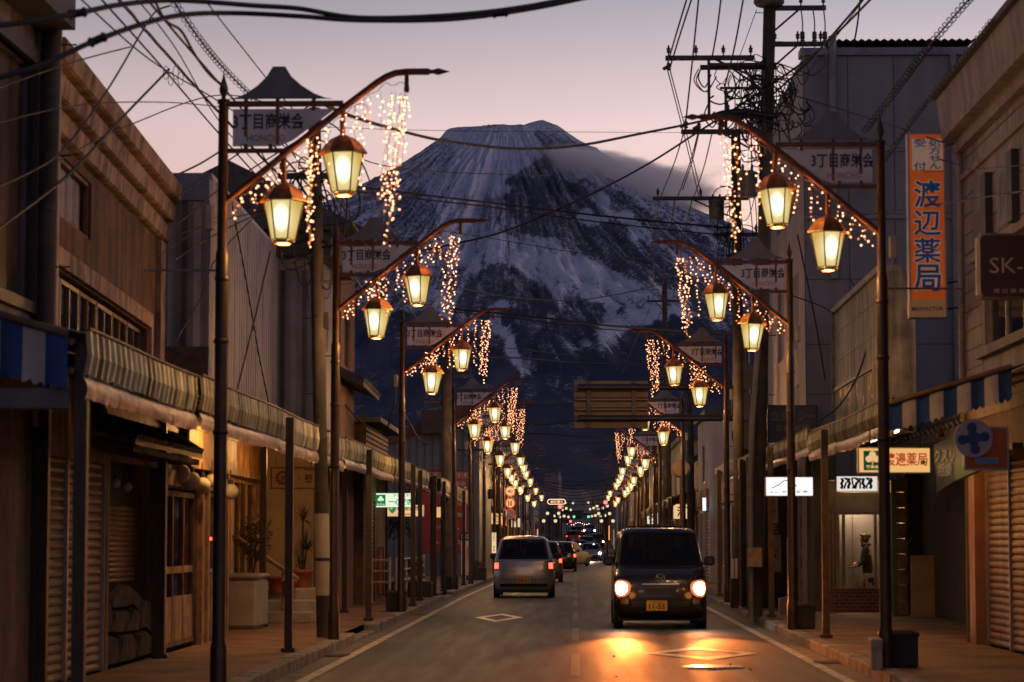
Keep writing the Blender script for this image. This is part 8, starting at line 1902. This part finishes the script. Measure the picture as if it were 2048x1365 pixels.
cable('black cable rising in a long diagonal past the cloud to the leaning pole', [(780, 515, 50), (905, 489, 49), (1000, 466, 48), (1100, 426, 47), (1200, 380, 46), (1300, 326, 44), (1400, 262, 43), (1530, 178, 42), (1640, 98, 38), (1760, -20, 33)], .014)
cable('second diagonal cable climbing from the leaning pole to the top of the view', [(1470, 250, 43), (1545, 190, 42), (1620, 120, 40), (1700, 30, 36), (1740, -20, 34)], .014)
cable('upper of the paired cables crossing the mid slope', [(700, 372, 40), (870, 393, 43), (1000, 408, 46), (1130, 424, 48), (1300, 442, 50), (1480, 458, 52)], .015)
cable('lower of the paired cables crossing the mid slope', [(700, 382, 40), (870, 402, 43), (1000, 417, 46), (1130, 436, 48), (1300, 456, 50), (1480, 474, 52)], .011)
cable('thin pale wire running level just under the summit', [(560, 250, 34), (800, 260, 36), (1100, 264, 39), (1420, 266, 42)], .004)
cable('thin wire slanting across the bare rib below the pair', [(820, 452, 44), (1000, 480, 48), (1150, 505, 52), (1300, 520, 56)], .006)
cable('wire sagging across the forest fingers to the slim pole', [(860, 560, 66), (1000, 592, 75), (1150, 601, 84), (1290, 578, 92), (1325, 566, 96)], .014)
cable('upper strand of the braced twin cable below the snowfield', [(890, 617, 66), (1050, 632, 64), (1200, 650, 62), (1330, 660, 58), (1480, 668, 54)], .020)
cable('lower strand of the braced twin cable below the snowfield', [(890, 622, 66), (1050, 640, 64), (1200, 658, 62), (1330, 667, 58), (1480, 676, 54)], .010)
cable('thin cable just above the avalanche chute tip', [(935, 690, 70), (1050, 700, 72), (1150, 712, 74), (1320, 722, 76)], .010)
cable('double dark cable below the avalanche chute', [(935, 714, 70), (1050, 717, 72), (1150, 726, 74), (1320, 731, 76)], .018)
r5 = random.Random(77)
for k, (y0, ym, y1, Y) in enumerate(((800, 812, 790, 100), (838, 850, 818, 108), (872, 868, 880, 95), (884, 886, 884, 112), (902, 905, 900, 120), (925, 936, 905, 130), (945, 952, 930, 140), (962, 966, 955, 150))):
    cable('dark cable sagging between the distant poles, %s down from the gantry board' % ORD[k].replace('nearest', 'first'), [(940+k*12, y0, Y), (1080, ym, Y), (1180, (ym+y1)/2+2, Y), (1290-k*8, y1, Y)], .014 + .004*(k % 3))
for k in range(7):
    Y = 160 + k*12; cable('far thin cable over the end of the street, %s from the bottom' % ORD[6-k].replace('nearest', 'first'), [(1075+k*4, 960+k*7, Y), (1150, 972+k*6.5, Y), (1225-k*2, 956+k*8, Y)], .022)
# wires of the leaning pole
for k, (a, m_, c, lab) in enumerate((((1376, -10, 38), (1352, 70, 40), (1334, 132, 42), 'outermost wire dropping from the top of the view to the long crossarm'), ((1386, -10, 38), (1360, 70, 40), (1340, 136, 42), 'inner wire beside the outermost one on the long crossarm'), ((1398, -10, 37), (1386, 110, 40), (1372, 240, 42), 'wire dropping past the long crossarm to the lower insulators'), ((1443, -10, 37), (1434, 60, 40), (1424, 116, 42), 'wire dropping to the middle of the long crossarm'), ((1488, -10, 37), (1470, 90, 40), (1450, 172, 42), 'wire dropping close beside the leaning pole'), ((1513, 20, 42), (1486, 95, 42), (1456, 172, 42), 'thin stay wire under the left end of the top crossarm'))):
    cable(lab, [a, m_, c], .010 if k < 5 else .005)
for k, (a, c) in enumerate((((1372, 250, 42), (1322, 392, 52)), ((1399, 255, 42), (1356, 392, 52)), ((1425, 262, 42), (1388, 394, 52)), ((1335, 140, 42), (1398, 395, 52)), ((1340, 140, 42), (1404, 395, 52)), ((1400, 256, 42), (1365, 380, 52)))):
    cable('span wire between the leaning pole and the second pole, %s from the left' % ORD[k].replace('nearest', 'first'), [a, ((a[0]+c[0])/2 + 2, (a[1]+c[1])/2 + 4, 47), c], .008)
for k, (a, c) in enumerate((((1317, 400, 52), (1306, 600, 96)), ((1350, 400, 52), (1322, 600, 96)), ((1384, 400, 52), (1346, 600, 96)), ((1304, 606, 96), (1242, 752, 140)))):
    cable('span wire running from the second pole down the street, %s from the left' % ORD[k].replace('nearest', 'first'), [a, ((a[0]+c[0])/2 - 3, (a[1]+c[1])/2 + 6, (a[2]+c[2])/2), c], .010)
# top left tangle
for k, (pts, rd, lab) in enumerate(((((190, -15, 21), (320, 130, 26), (440, 270, 31), (620, 470, 33)), .010, 'straight cable slanting down from the top left, first of the bundle'), (((225, -15, 21), (330, 105, 26), (445, 232, 31), (625, 420, 33)), .016, 'thick wrapped cable slanting down from the top left, second of the bundle'), (((262, -15, 21), (350, 95, 26), (450, 258, 31), (622, 440, 33)), .007, 'thin cable slanting down from the top left, third of the bundle'))): cable(lab, pts, rd, .006 if k == 1 else 0, seed=k)
cable('loosely waving cable dropping from the top left to the nearest left lamp finial', [(305, -10, 20), (330, 40, 20.4), (362, 62, 20.8), (390, 110, 21.2), (420, 150, 21.5), (446, 172, 21.7)], .012)
coil_cable('cable wound with a spiral wire at the top left', [(338, -10, 21), (400, 80, 23), (450, 140, 25), (510, 200, 27)], .035, 30)
cable('drop cable curving from the brown shop wall up to the top left bundle', [(-20, 380, 19), (60, 345, 20), (130, 296, 21), (215, 180, 23), (279, 72, 25), (310, 25, 26), (340, 12, 26.5)], .010)
cable('straight drop cable running from the grey corner building to the wrapped bundle', [(-20, 470, 19), (130, 356, 21), (240, 240, 24), (338, 139, 27)], .014)
cable('thin grey drop wire above the brown shop cornice', [(-20, 182, 19), (100, 140, 21), (180, 115, 23), (262, 94, 25)], .007)
b = MB(); 
for k in range(4): c0 = P(332+k*9, 146+(k % 2)*12, 27); b.tube([c0 + Vector((.03*math.cos(a)+.02*k*.2, 0, .075*math.sin(a))) for a in np.linspace(0, 6.28, 14)], .004, 4)
tag(b.build('cable_loop', m_wire), 'hanging loops of slack wire at the end of the straight drop cable', 'cable', CG)
for k, (pts, rd) in enumerate((((( 350, 352, 30), (400, 328, 31), (445, 300, 32)), .012), (((352, 396, 30), (445, 330, 32), (560, 250, 33), (630, 205, 33)), .010), (((352, 450, 30), (400, 412, 31), (450, 372, 32), (630, 260, 33)), .010), (((355, 470, 31), (450, 440, 32), (622, 400, 33)), .007), (((340, 700, 30), (400, 600, 31), (445, 500, 32), (622, 330, 33)), .008), (((225, 545, 26), (300, 520, 29), (440, 430, 32)), .006))):
    cable('service cable strung from the corrugated cladding to the tall left pole, %s from the top' % ORD[k].replace('nearest', 'first'), pts, rd)
for k, (pts, rd) in enumerate(((((640, 240, 33), (680, 262, 33), (730, 340, 34), (780, 480, 40)), .010), (((630, 300, 33), (660, 420, 34), (690, 520, 38), (740, 600, 44)), .012), (((630, 330, 33), (655, 430, 34), (678, 500, 38)), .008), (((560, 270, 32), (600, 330, 32.5), (628, 380, 33)), .010), (((520, 300, 32), (580, 400, 32.5), (626, 440, 33)), .009), (((640, 340, 33), (720, 470, 40), (800, 600, 50), (890, 690, 66)), .012))):
    cable('cable fanning out from the tall left pole, %s clockwise from the top' % ORD[k].replace('nearest', 'first'), pts, rd, .004, seed=k)
cable('loose wire sagging over the parking lot to the third left lamp', [(690, 810, 46), (730, 850, 48), (770, 862, 50), (790, 800, 44.7)], .012); cable('thin wire sagging against the warehouse gable', [(810, 830, 70), (850, 890, 75), (890, 860, 68)], .012); cable('looped wire hanging by the far left lanterns', [(935, 880, 70), (955, 925, 80), (990, 905, 90)], .010)
for k, (pts, rd) in enumerate(((((150, -12, 20), (300, 120, 25), (440, 205, 30), (622, 330, 33)), .008), (((285, -12, 21), (380, 100, 25), (520, 260, 30), (624, 380, 33)), .012), (((400, -12, 22), (480, 90, 26), (560, 190, 30), (626, 262, 33)), .007), (((120, 320, 22), (260, 250, 26), (450, 190, 31), (622, 235, 33)), .007), (((-20, 250, 19), (160, 210, 23), (330, 205, 27), (450, 215, 31)), .006), (((350, 520, 30), (430, 470, 31), (540, 420, 32), (624, 410, 33)), .009), (((640, 280, 33), (760, 330, 38), (900, 345, 46), (1100, 352, 56)), .007))):
    cable('extra drop wire of the left pole bundle, %s counting clockwise from the top edge' % ORD[k].replace('nearest', 'first'), pts, rd)
# right hand wires
coil_cable('upper spiral-wound cable slanting across the blue-grey block', [(1950, -15, 24), (1860, 90, 27), (1800, 170, 29), (1730, 262, 31)], .04, 36, .006); coil_cable('lower spiral-wound cable ending at the vertical orange sign', [(1985, 40, 24), (1905, 140, 27), (1830, 235, 29), (1768, 322, 31)], .03, 34, .005)
cable('black cable sloping over the panel block to the orange sign', [(1550, 180, 42), (1690, 222, 38), (1760, 245, 35), (1815, 262, 33), (1900, 290, 31)], .012); cable('second black cable sloping behind the nearest right lamp finial', [(1560, 240, 42), (1690, 268, 38), (1800, 298, 34), (1920, 330, 31)], .010); cable('thin wire level across the cornice building', [(1560, 330, 42), (1800, 345, 34), (2060, 330, 24)], .006); cable('cable dipping across the slot panels of the cornice building', [(1660, 440, 40), (1800, 420, 35), (1950, 398, 28), (2060, 380, 24)], .010)
cable('long loose cable hanging in front of the false front', [(1700, 560, 42), (1740, 640, 40), (1720, 740, 40), (1680, 810, 41), (1640, 840, 42)], .012); cable('pair of thin wires from the second right lamp to the false front', [(1580, 590, 38), (1640, 612, 40), (1667, 628, 44)], .008); cable('straight wire from the leaning pole down to the taxi sign', [(1595, 470, 42), (1630, 640, 43), (1650, 760, 44)], .010)
cable('steep stay wire at the top beside the panel block', [(1735, -10, 40), (1690, 50, 42), (1640, 120, 43)], .006); cable('thin vertical aerial wire over the rooftop shed', [(1722, -20, 45), (1716, 40, 45), (1708, 88, 45.6)], .012)
b = MB(); t = thing('bracket_arm', 'slim pale steel arm sticking out left of the nearest left lamp post', 'bracket', P(290, 541, 21.8)); b.cyl(P(290, 541, 21.8), P(446, 541, 21.8), .010, None, 6); b.ball(P(292, 541, 21.8), .016); b.build('arm', m_steel, t)
t = thing('bracket_arm', 'slim pale steel arm crossing from the nearest right lamp post to the orange sign', 'bracket', P(1770, 577, 25.2)); b = MB(); b.cyl(P(1768, 577, 25.2), P(1925, 578, 31), .012, None, 6); b.build('arm', m_steel, t)
